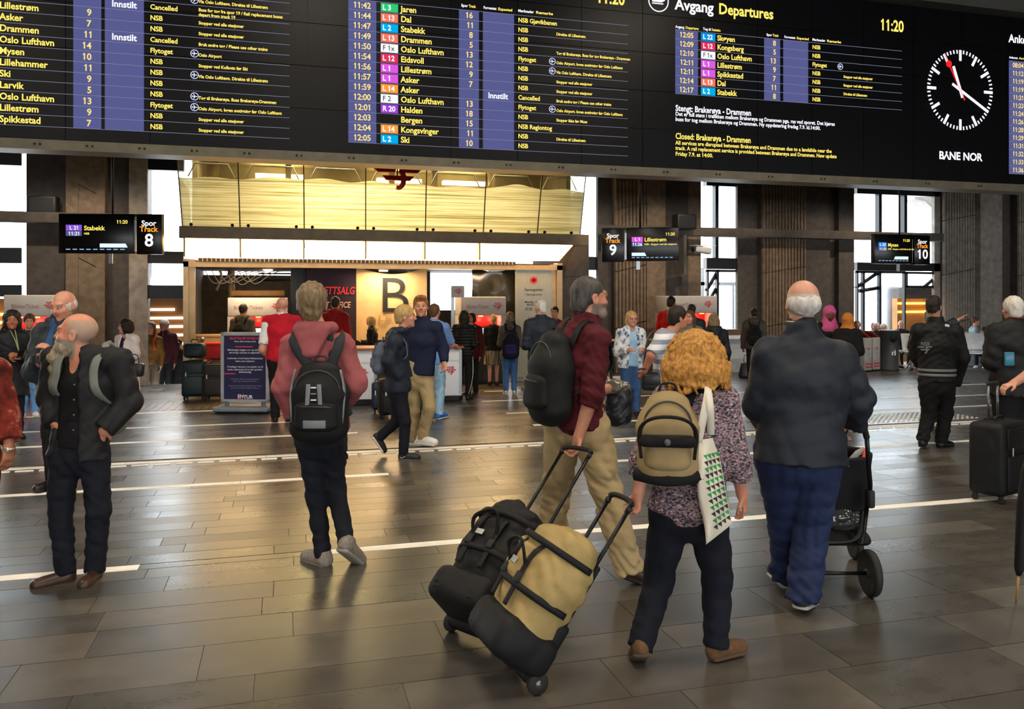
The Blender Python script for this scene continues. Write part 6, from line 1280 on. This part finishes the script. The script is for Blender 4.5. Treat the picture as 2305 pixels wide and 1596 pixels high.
# ---------------------------------------------------------------- right side
P = Person('railway worker in black jacket with two grey reflective bands, back turned', 2104, foot=1008, top=667, face=20, head=26, q='hi', tone='#b07a5e', build=1.1, ov=dict(shl=(2068, 745, .03), shr=(2150, 748, -.04), ell=(2062, 800, .16), wrl=(2080, 830, .24), elr=(2166, 806, -.04), wrr=(2150, 866, .1), hpl=(2090, 862, 0), hpr=(2128, 862, 0), knl=(2092, 930, .04), knr=(2128, 930, .03), anl=(2076, 990, -.02), anr=(2118, 994, .02)))
P.footrot = {'l': (20, 0), 'r': (40, 0)}; P.hand = {'l': 0, 'r': 0}
P.body(); jm = cloth('worker_black', '#131517', .65); P.coat('jacket', jm, hem=.475, loose=.028, collar=.4, fold=.004, flare=.008); P.trousers(blk, 1.15, fold=.005); P.shoes(sh_b, rub); P.hair('short', hd['dark'], 1.05, amp=.005)
g = Soft(); gy = M('reflective_band', '#6f7072', .45, .1)
for zf in (.515, .485):
    g = Soft(); s_ = P.h; c_ = P.J['pel'] * 1.0; c_[2] = zf * s_; a_, b_ = np.array(c_), np.array(c_); a_[2] -= .016; b_[2] += .016
    g.seg(a_, b_, (.09 * s_ * P.b + .034, .066 * s_ * P.b + .034), (.09 * s_ * P.b + .034, .066 * s_ * P.b + .034), .005, P.trt, fa=1, fb=1); P.part('reflective_band', g.mesh('reflective_band', .009), gy)
q = MB(); nsb(q, 0, 0, .19, -.004, 0, True); o_ = q.build('jacket_emblem', gy, P.e, P.lp(2082, 784, -.19), (0, 0, .12))
MB().rbox(0, 0, 0, .05, .012, .03, .003).build('shoulder_badge', wht, P.e, P.lp(2132, 733, -.1), (0, .2, 0))
P = Person('grey-haired person pointing to the right from behind the railway worker', 2092, z=11.6, top=697, face=66, q='md', tone='#c08a70', ov=dict(shr=(2112, 740, -.1), shl=(2090, 740, .15), elr=(2136, 733, -.1), wrr=(2157, 720, -.12))); P.hand['r'] = (A3(.8, 0, .55), A3(.2, -.3, -.9), .12); P.body(); P.coat('jacket', nvy, hem=.47, loose=.018, sleeve=.92); P.trousers(blk); P.shoes(sh_b); P.hair('short', hd['grey'])
P = Person('grey-haired man in black jacket with red collar at the right edge', 2284, z=8.6, top=671, face=6, q='md', build=1.22, tone='#b98a74', hs=1.15, arms=('bent', 'bent')); P.body(bare=('head', 'legs')); P.coat('jacket', jm, hem=.42, loose=.035, fold=.005, flare=.03); P.coat('red_collar', cloth('red_neck', '#a0181c'), hem=.7, loose=.0, sleeve=0, collar=.42); P.trousers(blk, 1.5, short=1, name='shorts'); P.shoes(sh_b); P.hair('short', hd['white'], 1.0)
MB().rbox(0, 0, 0, .1, .02, .14, .01).build('blue_bottle', M('bottle_blue', '#2f6f8c', .3), P.e, P.lp(2272, 808, -.3))
P = Person('traveller at the right edge whose bare arm holds the black suitcase handle', 2425, z=6.5, h=1.68, face=-20, q='hi', fem=True, tone='#c48a70', ov=dict(shl=(2355, 790, 0), shr=(2490, 790, 0), ell=(2322, 838, -.05), wrl=(2283, 862, -.02))); P.hand['l'] = (A3(-.9, -.1, -.28), A3(-.2, .1, -1), .55); P.body(bare=('head', 'arms')); P.coat('top', blk, sleeve=.3, loose=.012); P.trousers(blk); P.shoes(sh_b); P.hair('bob', hd['brown'])
# ---------------------------------------------------------------- people on the benches
def seated(label, px, z, top, face, tone, hm, kind, coat, trs, nod=0, fem=False, shoe=sh_b, arms=('lap', 'lap'), head=0):
    t = CAMH + (YH - top) / FPX * z; P = Person(label, px, z=z, h=(t + .0) / .78, face=face, tone=tone, sit=True, arms=arms, nod=nod, fem=fem, head=head); P.body(); P.coat('jacket', coat, hemabs=P.J['pel'][2] - .03, loose=.018); P.trousers(trs); P.shoes(shoe); P.hair(kind, hm); return P
seated('seated person with grey hair left of the glass door', 1946, 20.3, 722, 170, '#b07a62', hd['grey'], 'short', cloth('seat_grey', '#6f6a66'), blk)
seated('seated person in white with a ruddy face turned aside', 1963, 20.5, 727, 210, '#b8745c', hd['ash'], 'short', cloth('seat_white', '#c6c4c0'), kh)
seated('seated white-haired woman in dark coat behind the waste bin', 1987, 20.1, 727, 176, '#c99a86', hd['white'], 'bob', bl2, blk, fem=True)
seated('seated white-haired man in beige jacket right of the waste bin', 2012, 20.3, 729, 150, '#c98e7a', hd['white'], 'short', cloth('seat_beige', '#a39484'), kh)
seated('seated bald man in dark suit behind the beige jacket man', 2036, 20.6, 722, 190, '#b07a62', hd['grey'], 'fringe', blk, blk)
seated('seated grey-haired person in black bending over papers', 2062, 19.7, 735, 214, '#b88a74', hd['ash'], 'bob', blk, cloth('seat_stone', '#8f8578'), nod=35, arms=('lap', 'bent'))
seated('young person in black bent over on the white bench at right', 2208, 20.4, 737, 222, '#b88a74', hd['dark'], 'short', blk, blk, nod=40, shoe=sh_w)
seated('person with hair bun and pale top beside the right pier', 2226, 21.0, 714, 100, '#c08a70', hd['brown'], 'bun', cloth('pale_blue', '#7f959c'), blk, fem=True)
# ================================================================ luggage, furniture and other things
def frame_empty(name, o, X, Y, Z, label, cat):
    e = empty(name, (0, 0, 0), 0, label, cat); m = Matrix((X, Y, Z)).transposed().to_4x4(); m.translation = o; e.matrix_world = m; return e
def camv(x, y, z=0): return Vector((x * CT + y * ST, -x * ST + y * CT, z))
chrome = M('tube_grey', '#74777a', .3, .8); tubeb = M('tube_black', '#1a1b1d', .35, .5); nyl = cloth('nylon_black', '#121315', .65); nyk = cloth('nylon_khaki', '#9a8556', .7)
def duffel(label, px, py, tang, tilt, body, shell, Lb, W, D, Lh, khaki):
    O = PG(px, py); O.z = .05; a_ = math.radians(tang); t = camv(math.sin(a_), math.cos(a_)); X = camv(math.cos(a_), -math.sin(a_)); tl = math.radians(tilt); Z = t * math.cos(tl) + Vector((0, 0, math.sin(tl))); Y = Z.cross(X)
    e = frame_empty('rolling_duffel', O, X, Y, Z, label, 'rolling bag')   # x across, y = carrying face (towards the floor), z along the handle
    s = 1 if Y.z < 0 else -1; F = -s                                       # F: sign of the upper, outer face along y
    g = Soft(); z0, z1 = (.13 if khaki else .12), Lb
    for zz0, zz1, r0, r1 in ((z0 + .02, z0 + .22, .92, 1.0), (z0 + .22, z1 - .12, 1.0, 1.0), (z1 - .12, z1 - .03, 1.0, .82)):
        for k in (-1, 0, 1): g.seg((k * W * .26, F * D * .52, zz0), (k * W * .26, F * D * .52, zz1), (W * .3 * r0, D * .5 * r0), (W * .3 * r1, D * .5 * r1), .05, (1, 0, 0))
    if khaki: g.ell((-.02, F * D * .9, z0 + .26), (W * .4, D * .25, .16), None, .05)
    else: g.ell((0, F * D * .86, z0 + .3), (W * .36, D * .24, .24), None, .05)
    g.noise(folds(.008, 34, 14, px)).noise(folds(.004, 70, 23, 2)); mkobj('bag_body', g.mesh('bag_body', .011), body, e)
    MB().rbox(0, F * D * .54, .095, W * 1.16, D * 1.22, .19, .06, 3).rbox(0, F * .02, .12, W * .9, .08, .3, .02).build('wheel_base', shell, e)
    MB().rbox(0, F * .0, Lb * .5, W * .7, .03, Lb * .95, .01).build('back_plate', shell, e)
    for k in (-1, 1):
        w_ = MB().lathe([(.02, -.018), (.045, -.018), (.05, -.01), (.05, .01), (.045, .018), (.02, .018)], axis=(1, 0, 0), n=18).build('wheel', rub, e, (k * (W / 2 - .01), 0, 0)); MB().lathe([(.018, -.021), (.018, .021)], axis=(1, 0, 0), n=10).build('hub', chrome, w_)
        MB().cyl((k * .1, F * .012, Lb * .7), (k * .1, F * .012, Lh), .0105, 10).build('handle_tube', tubeb, e)
        MB().rbox(k * (W / 2 - .05), F * D * .95, .06, .05, .1, .05, .012).build('foot', shell, e)
    MB().sweep([(-.1, F * .012, Lh - .03), (-.095, F * .012, Lh + .012), (0, F * .012, Lh + .022), (.095, F * .012, Lh + .012), (.1, F * .012, Lh - .03)], .016, .013, n=8, curve=4).build('grip', rub, e)
    up_ = F * D * 1.17
    for k in (-.22, .22): MB().sweep([(k * W, up_ * .98, .2), (k * W, up_ * 1.0, Lb * .5), (k * W * 1.0, up_ * 1.0, Lb * .8), (k * W, up_ * .7, Lb * .98)], .02, .006, n=6, up=(0, 1, 0), curve=4).build('webbing_strap', nyl, e)
    for zz in (.3, .52): MB().sweep([(-W * .6, F * D * .3, zz), (-W * .55, F * D * .85, zz), (-W * .3, up_ * .99, zz), (0, up_ * 1.03, zz), (W * .3, up_ * .99, zz), (W * .55, F * D * .85, zz), (W * .6, F * D * .3, zz)], .018, .005, n=6, up=(0, 1, 0), curve=4).build('compression_strap', nyl, e)
    MB().sweep([(-W * .22, up_, Lb * .62), (-W * .22, up_ + F * .06, Lb * .75), (W * .2, up_ + F * .09, Lb * .82), (W * .22, up_, Lb * .66)], .012, .007, n=6, curve=6).build('carry_handle', nyl, e)
    MB().rbox(0, F * D * .5, Lb + .0, .16, .05, .04, .015).build('top_handle', nyl, e)
    MB().rbox(-W * .1, up_ + F * .012, Lb * .66, .05, .006, .03, .002).build('label_patch', M('patch_white', '#b9b9b4', .5), e)
    for k in (-.22, .22): MB().rbox(k * W, up_ + F * .008, .33, .04, .02, .05, .006).build('buckle', rub, e)
    return e
duffel('khaki and black rolling duffel bag pulled by the curly-haired woman', 1178, 1528, 68, 54, nyk, nyl, .58, .34, .26, .88, True)
duffel('black rolling duffel bag pulled by the man in maroon', 1066, 1440, 42, 42, nyl, nyl, .58, .34, .25, 1.175, False)
def suitcase(name, label, px, py, W, D, Ht, yaw, m, handle=.0, wheels=4, hm=chrome, grp=None, trim=None, z=None, hx=0.0):
    o = PG(px, py) if z is None else PX(px, YH, z); e = empty(name, (o.x, o.y, 0), -TH + math.radians(yaw), label, 'suitcase', grp); r0 = .06
    MB().rbox(0, 0, r0 + Ht / 2, W, D, Ht, .05, 3).build('shell', m, e)
    MB().sweep([(-W / 2 + .01, 0, r0 + .04), (-W / 2 + .01, 0, Ht), (-W / 2 + .06, 0, r0 + Ht - .002), (W / 2 - .06, 0, r0 + Ht - .002), (W / 2 - .01, 0, Ht), (W / 2 - .01, 0, r0 + .04)], .006, n=6).build('zip', MATS['zip_grey'], e)
    MB().rbox(0, -D / 2 - .008, r0 + Ht * .32, W * .8, .03, Ht * .5, .02, 2).build('front_pocket', m, e); MB().rbox(0, -D / 2 - .006, r0 + Ht * .78, W * .8, .025, Ht * .3, .02, 2).build('front_pocket', m, e)
    MB().sweep([(-.07, 0, r0 + Ht), (-.06, 0, r0 + Ht + .035), (.06, 0, r0 + Ht + .035), (.07, 0, r0 + Ht)], .01, .007, n=6, curve=3).build('carry_handle', rub, e)
    for sx in (-1, 1):
        for sy in (-1, 1): MB().lathe([(.012, -.01), (.026, -.012), (.028, 0), (.026, .012), (.012, .01)], axis=(1, 0, 0), at=(sx * (W / 2 - .05), sy * (D / 2 - .045), .028), n=12).rbox(sx * (W / 2 - .05), sy * (D / 2 - .045), .055, .035, .035, .03, .006).build('wheel', rub, e)
        if handle: MB().cyl((hx + sx * .085, D * .3, r0 + Ht - .02), (hx + sx * .085, D * .3, r0 + Ht + handle), .011, 10).build('handle_tube', hm, e)
    if handle: MB().rbox(hx, D * .3, r0 + Ht + handle, .2, .035, .035, .012).build('grip', rub, e); MB().rbox(hx, D * .3, r0 + Ht + .004, .24, .06, .012, .004).build('handle_plate', black, e)
    MB().rbox(-W * .28, -D / 2 - .026, r0 + Ht * .62, .02, .006, .07, .002).build('luggage_tag', M('tag_white', '#c9c9c6', .5), e)
    return e
spm = cloth('suitcase_black', '#17181a', .6)
suitcase('suitcase', 'large black spinner suitcase with raised silver handle at the right edge', 2248, 1122, .5, .3, .62, 36, spm, .31, hx=.1)
suitcase('suitcase', 'dark teal upright suitcase with a matching bag on top beside the sign stand', 439, 899, .4, .28, .62, 8, M('teal_case', '#14282c', .5, var=.15), 0)
o = PG(439, 899); e = empty('travel_bag', (o.x, o.y, .715), -TH, 'small dark teal bag resting on the teal suitcase', 'bag'); MB().rbox(0, 0, .13, .36, .24, .26, .07, 3).build('body', MATS['teal_case'], e); MB().sweep([(-.07, 0, .25), (-.05, 0, .31), (.05, 0, .31), (.07, 0, .25)], .01, n=6, curve=4).build('handle', rub, e); MB().rbox(0, -.12, .1, .26, .02, .13, .01).build('pocket', MATS['teal_case'], e)
suitcase('suitcase', 'charcoal upright suitcase between the teal suitcase and the sign stand', 484, 900, .34, .25, .56, 4, M('grey_case', '#2c2926', .6, var=.15), .08)
suitcase('suitcase', 'black upright suitcase behind the striding blond man', 880, 942, .36, .24, .52, 20, spm, .0)
suitcase('suitcase', 'bright blue suitcase half hidden behind the khaki trousers', 928, 936, .3, .22, .44, -10, M('blue_case', '#2a5d8c', .5), 0)
suitcase('suitcase', 'navy suitcase peeping out left of the black suitcase', 856, 930, .26, .22, .42, 10, M('navy_case', '#1c2c44', .5), 0)
# ---------------------------------------------------------------- sign stand
o = PG(552, 927); e = empty('sign_stand', (o.x, o.y, 0), -TH + math.radians(-2), 'dark blue information board in a silver frame on a grey foot', 'sign'); k = ZG(927) / FPX; W, z0, z1 = 110 * k, (927 - 906) * k, (927 - 748) * k
MB().rbox(0, 0, .06, 124 * k, .46, .07, .02).build('foot', M('foot_grey', '#7c858e', .5), e)
for sx in (-1, 1):
    MB().box(sx * W * .38 - .03, sx * W * .38 + .03, -.02, .02, .09, z0 + .02).build('stem', M('stem_grey', '#6b7178', .4, .5), e)
    for sy in (-1, 1): MB().rbox(sx * .36, sy * .18, .02, .06, .06, .04, .015).build('caster', rub, e)
MB().box(-W / 2, W / 2, -.02, .03, z0, z0 + .05).box(-W / 2, W / 2, -.02, .03, z1 - .05, z1).box(-W / 2, -W / 2 + .05, -.02, .03, z0, z1).box(W / 2 - .05, W / 2, -.02, .03, z0, z1).build('frame', M('frame_silver', '#b3b7bf', .35, .6), e)
MB().box(-W / 2 + .045, W / 2 - .045, -.008, .02, z0 + .045, z1 - .045).build('poster', M('poster_blue', '#1c1b46', .5, var=.03), e)
Hs = z1 - z0; zp = lambda f: z1 - f * Hs; a, b, c = MB(), MB(), MB()
letter(a, 'BILLETTSALGET BYGGES OM', 0, zp(.085), .032, -.011, .02, W * .62, 'C'); MB().box(-W * .2, W * .16, -.011, -.009, zp(.205) - .007, zp(.205) + .007).build('red_rule', M('poster_pink', '#e0405a', .5, var=0), e); MB().box(-W * .44, -W * .2, -.011, -.009, zp(.59) - .007, zp(.59) + .007).build('red_rule', MATS['poster_pink'], e); a.build('red_print', M('poster_pink', '#e0405a', .5, var=0), e)
for f, s_, w_, cp in ((.13, 'Ticket office is being rebuilt', .45, .018), (.25, 'Billettsalget bygges om og nytt blir', .72, .022), (.29, 'stå ferdig i starten av september', .66, .022), (.37, 'I mellomtiden vil våre betjente billettautomater', .74, .022), (.41, 'være noe redusert', .4, .022), (.49, 'Vi beklager ulempen, men gleder oss til', .74, .022), (.53, 'ønske velkommen til et nytt og bedre', .72, .022), (.565, 'billettsalg', .25, .022)): b_ = MB(); letter(b_, s_, 0, zp(f), cp, -.011, .02, W * w_, 'C'); b_.build('white_print', M('poster_white', '#dcdde8', .5, var=0), e)
for f, s_, w_ in ((.665, 'The ticket office has reduced capacity', .58), (.695, 'due to reconstruction.', .5), (.76, 'Tickets can be obtained during normal opening', .7), (.79, 'hours from our ticket machines, thank you', .6)): c = MB(); letter(c, s_, 0, zp(f), .017, -.011, .012, W * w_, 'C'); c.build('small_print', M('poster_dim', '#8f90a8', .5, var=0), e)
letter(b, 'EN', -.07, zp(.91), .05, -.011, .03, align='C'); letter(b, 'TUR', .05, zp(.92), .05, -.011, .03, align='C'); b.build('white_print', M('poster_white', '#dcdde8', .5, var=0), e); MB().box(-.12, -.03, -.011, -.009, zp(.945) - .004, zp(.945) + .004).build('red_underline', MATS['poster_pink'], e)
# ---------------------------------------------------------------- stroller
P = OLD; e = empty('stroller', P.e.location, -TH, 'black stroller with orange-trimmed hood pushed by the old man', 'stroller'); S = lambda px, py, dy: tuple(P.lp(px, py, dy)); blkf = cloth('stroller_black', '#0f1012', .7)
MB().sweep([S(1775, 950, .16), S(1850, 945, .16), S(1912, 944, .16), S(1940, 955, .2), S(1951, 985, .24)], .018, n=10, curve=5).build('handlebar', rub, e)
for dx in (0, -152): MB().sweep([S(1951 + dx, 985, .24), S(1955 + dx, 1045, .34), S(1959 + dx, 1090, .4), S(1957 + dx, 1140, .45)], .014, n=8).build('push_tube', tubeb, e); MB().rbox(*S(1958 + dx, 1122, .42), .045, .07, .11, .015).build('hinge', rub, e); MB().sweep([S(1953 + dx, 1130, .45), S(1944 + dx, 1200, .36), S(1938 + dx, 1225, .3)], .013, n=8).build('frame_tube', tubeb, e)
q = Soft(); xa, xb = S(1800, 1050, .6)[0], S(1948, 1050, .6)[0]; zt_, zb_ = S(1900, 1010, .6)[2], S(1900, 1150, .6)[2]; cxm = (xa + xb) / 2
q.seg((cxm, .62, zb_), (cxm, .5, zt_), (abs(xb - xa) / 2, .12), (abs(xb - xa) / 2, .1), .03, (1, 0, 0), fb=1).seg((cxm, .6, zb_ + .06), (cxm, .48, zt_ + .1), (abs(xb - xa) / 2 - .03, .085), (abs(xb - xa) / 2 - .03, .07), .01, (1, 0, 0), op='-'); mkobj('seat_shell', q.mesh('seat_shell', .011), blkf, e)
q = MB(); 
for i in range(9):
    t = math.radians(10 + 90 * i / 8); q.v += [(xa + .01, .62 + .28 * math.sin(t), zt_ - .05 + .2 * math.cos(t)), (xb - .01, .62 + .28 * math.sin(t), zt_ - .05 + .2 * math.cos(t))]
q.f += [(2 * i, 2 * i + 1, 2 * i + 3, 2 * i + 2) for i in range(8)]; q.sm += [True] * 8; q.build('hood', blkf, e)
MB().sweep([S(1906, 1047, .42), S(1930, 1020, .44), S(1945, 1012, .46)], .02, .008, n=6, up=(0, 1, 0)).build('grey_liner', M('liner_grey', '#8f8d89', .8), e); MB().sweep([S(1936, 1050, .44), S(1944, 1028, .44), S(1951, 1012, .44)], .013, .006, n=6, up=(0, 1, 0)).build('orange_trim', M('trim_orange', '#e2482a', .6), e)
MB().sweep([S(1790, 1222, .3), S(1860, 1222, .3), S(1915, 1218, .3), S(1935, 1200, .31), S(1941, 1150, .38)], .014, n=8, curve=4).build('rear_bar', tubeb, e)
q = Soft().seg(S(1800, 1200, .55), S(1925, 1200, .55), (.2, .05), (.2, .05), .02, (0, 1, 0)).seg(S(1805, 1170, .55), S(1920, 1170, .55), (.17, .04), (.17, .04), .02, (0, 1, 0), op='-'); mkobj('basket', q.mesh('basket', .012), blkf, e)
q = Soft()
for i in range(7): q.ell(S(1880 + random.uniform(-25, 35), 1160 + random.uniform(-10, 20), .45 + random.uniform(0, .15)), (.08, .06, .05), None, .02)
q.noise(folds(.008, 70, 40)); mkobj('plastic_wrapped_parcel', q.mesh('plastic_wrapped_parcel', .009), M('cling_plastic', '#3a3c3e', .12, spec=.9), e)
for (px, py, dy, r) in ((1958, 1232, .26, .135), (1788, 1232, .26, .135), (1925, 1205, .95, .095), (1820, 1205, .95, .095)):
    x_, y_, _z = S(px, py, dy); w_ = MB().lathe([(r * .78, -.018), (r * .95, -.022), (r, -.01), (r, .01), (r * .95, .022), (r * .78, .018)], axis=(1, 0, 0), n=28).build('wheel', rub, e, (x_, y_, r)); MB().lathe([(r * .2, -.02), (r * .2, .02)], axis=(1, 0, 0), n=12).build('hub', M('hub_grey', '#3a3c3e', .4), w_)
    sp = MB(); [sp.cyl((0, .19 * r * math.cos(t), .19 * r * math.sin(t)), (0, .8 * r * math.cos(t), .8 * r * math.sin(t)), .008, 6) for t in [i * math.pi / 3 for i in range(6)]]; tag(sp.build('spokes', MATS['hub_grey'], w_), kind='stuff')
for px in (1935, 1805): MB().sweep([S(px, 1225, .3), S(px - 4, 1190, .7), (S(px - 6, 1200, .95)[0], S(px, 1200, .95)[1], .12)], .012, n=8, curve=4).build('chassis_tube', tubeb, e)
MB().cyl((S(1958, 1232, .26)[0], .26, .135), (S(1788, 1232, .26)[0], .26, .135), .012, 8).build('axle', tubeb, e)
# ---------------------------------------------------------------- hand bags and an umbrella
P = MANW; o = P.e.location + Matrix.Rotation(-TH, 3, 'Z') @ Vector(P.lp(1392, 905, .38)); e = empty('carrier_bag', o, -TH, 'black carrier bag with a crumpled plastic top in front of the maroon man', 'bag')
g = Soft().seg((0, 0, -.1), (0, 0, .06), (.09, .06), (.085, .06), .03, (1, 0, 0)).noise(folds(.007, 50, 22)); mkobj('bag', g.mesh('bag', .009), hbm, e); g = Soft().ell((-.01, 0, .1), (.09, .06, .05)).noise(folds(.012, 60, 45)); mkobj('crumpled_plastic', g.mesh('crumpled_plastic', .008), M('clear_plastic', '#6a655a', .15, spec=.9), e)
MB().sweep([(-.05, 0, .08), (-.05, 0, .2), (-.08, -.02, .24)], .01, n=6, curve=3).build('handle', hbm, e)
o = PX(1466, 858, 8.0); e = empty('shoulder_bag', o, -TH, 'black shoulder bag beside the man in the striped T-shirt', 'bag'); MB().rbox(0, 0, 0, .2, .1, .18, .04, 3).build('bag', hbm, e); MB().rbox(0, -.05, .02, .16, .02, .1, .01).build('flap', hbm, e); MB().sweep([(-.08, 0, .08), (-.03, .05, .4), (.06, .1, .5)], .012, .004, n=6, curve=4).build('strap', hbm, e)
o = PG(2287, 1359); e = empty('umbrella', o, -TH, 'furled black umbrella standing at the right edge', 'umbrella'); u = Vector((.11, .03, 1)).normalized()
prof = [(.012, .16), (.026, .2), (.034, .35), (.042, .55), (.036, .75), (.02, .84)]; ub_ = MB().lathe(prof, axis=tuple(u), n=16).build('canopy', cloth('umbrella_black', '#111215', .6), e); MB().cyl((0, 0, 0), tuple(u * .17), .006, 8, .009).build('ferrule', M('ferrule_wood', '#8a6a3c', .5), e); MB().cyl(tuple(u * .83), tuple(u * .95), .008, 8).build('shaft', tubeb, e); MB().sweep([tuple(u * .95), tuple(u * 1.02), tuple(u * 1.05 + Vector((.05, 0, .0))), tuple(u * 1.0 + Vector((.09, 0, 0)))], .013, n=8, curve=4).build('handle', M('handle_wood', '#5a3a20', .4), e)
# ---------------------------------------------------------------- waste bin, information posts, benches, railing
o = PG(2001, 834); e = empty('waste_bin', (o.x, o.y, 0), -TH, 'tall round dark grey waste bin near the benches', 'waste bin'); bm_ = M('bin_grey', '#3b3d40', .5, .2)
MB().lathe([(.23, 0), (.23, .06), (.215, .07), (.215, .93), (.225, .94), (.225, .97), (.2, .975)], n=32).build('body', bm_, e); MB().lathe([(.085, 0), (.085, .02)], axis=(.06, -1, 0), at=(.012, -.2, .77), n=20).build('opening', M('hole_black', '#050505', .8), e)
q = MB(); q.box(-.035, .0, -.004, 0, -.06, .01).box(-.04, .005, -.004, 0, .015, .025); q.lathe([(.013, 0), (.013, .003)], axis=(0, -1, 0), at=(.045, 0, .06), n=10); q.box(.03, .06, -.004, 0, -.06, .04).box(.0, .03, -.004, 0, .01, .03); q.build('litter_symbol', wht, e, (.0, -.219, .44), (0, 0, .03))
for i, (px, py, lb) in enumerate(((1941, 836, 'front grey information post with red sloping screen'), (1960, 834, 'rear grey information post with red sloping screen next to the waste bin'))):
    o = PG(px, py); e = empty('information_post', (o.x, o.y, 0), -TH + .5, lb, 'information post'); MB().rbox(0, 0, .4, .26, .34, .8, .02).build('column', M('post_light', '#9a9a98', .45), e); MB().rbox(0, 0, .02, .3, .38, .04, .01).build('base', black, e)
    MB().rbox(-.02, .05, .86, .34, .4, .05, .01, rot=(.0, .5, 0)).build('console', M('console_red', '#7a2c26', .4), e); q = MB().box(-.1, .12, -.175, -.17, .1, .13).box(-.1, .12, -.175, -.17, .17, .2); q.build('red_stripes', M('stripe_red', '#b83030', .5), e); q = MB(); nsb(q, 0, .55, .14, -.175, -.17, False); q.build('emblem', MATS['logo_print'], e)
wmet = M('bench_white', '#c3c6c8', .4, .1)
def bench(label, px, z, yaw, n):
    o = PX(px, YH, z); e = empty('bench', (o.x, o.y, 0), -TH + math.radians(yaw), label, 'bench', 'waiting benches'); 
    for i in range(n):
        x = (i - (n - 1) / 2) * .56; MB().rbox(x, 0, .43, .5, .46, .035, .012).build('seat', wmet, e); MB().rbox(x, .26, .66, .5, .03, .42, .012, rot=(-.18, 0, 0)).build('backrest', wmet, e)
    MB().rbox(0, .05, .38, n * .56, .06, .06, .01).build('beam', alu, e)
    for sx in (-1, 1): MB().sweep([(sx * n * .2, -.2, .02), (sx * n * .2, -.02, .36), (sx * n * .2, .25, .02)], .02, n=8).build('leg', alu, e)
    return e
bench('white metal bench under the bent-over young person at right', 2206, 20.2, -4, 3); bench('white metal bench behind the waste bin', 1984, 20.4, 3, 2); bench('white metal bench right of the waste bin', 2090, 19.9, 3, 2)
o = PG(2067, 829); e = empty('pink_backpack', (o.x, o.y, 0), -TH, 'bright pink backpack on the floor beside the seated people', 'backpack'); g = Soft().seg((0, 0, .1), (0, 0, .36), (.14, .1), (.12, .08), .03, (1, 0, 0)).noise(folds(.005, 40, 20)); mkobj('pack_body', g.mesh('pack_body', .014), cloth('hot_pink', '#c01850'), e); MB().rbox(0, -.1, .16, .18, .04, .16, .02).build('pocket', MATS['hot_pink'], e)
e = empty('railing', PX(1372, YH, 16.0).to_2d().to_3d(), 0, 'white two-bar railing by the ribbed pier', 'railing')
for zz in (.92, .74): MB().cyl((-.1, 0, zz), (1.3, 0, zz), .022, 10).build('bar', wht, e)
for x in (0, 1.2): MB().cyl((x, .03, 0), (x, .03, .92), .02, 8).build('post', alu, e)
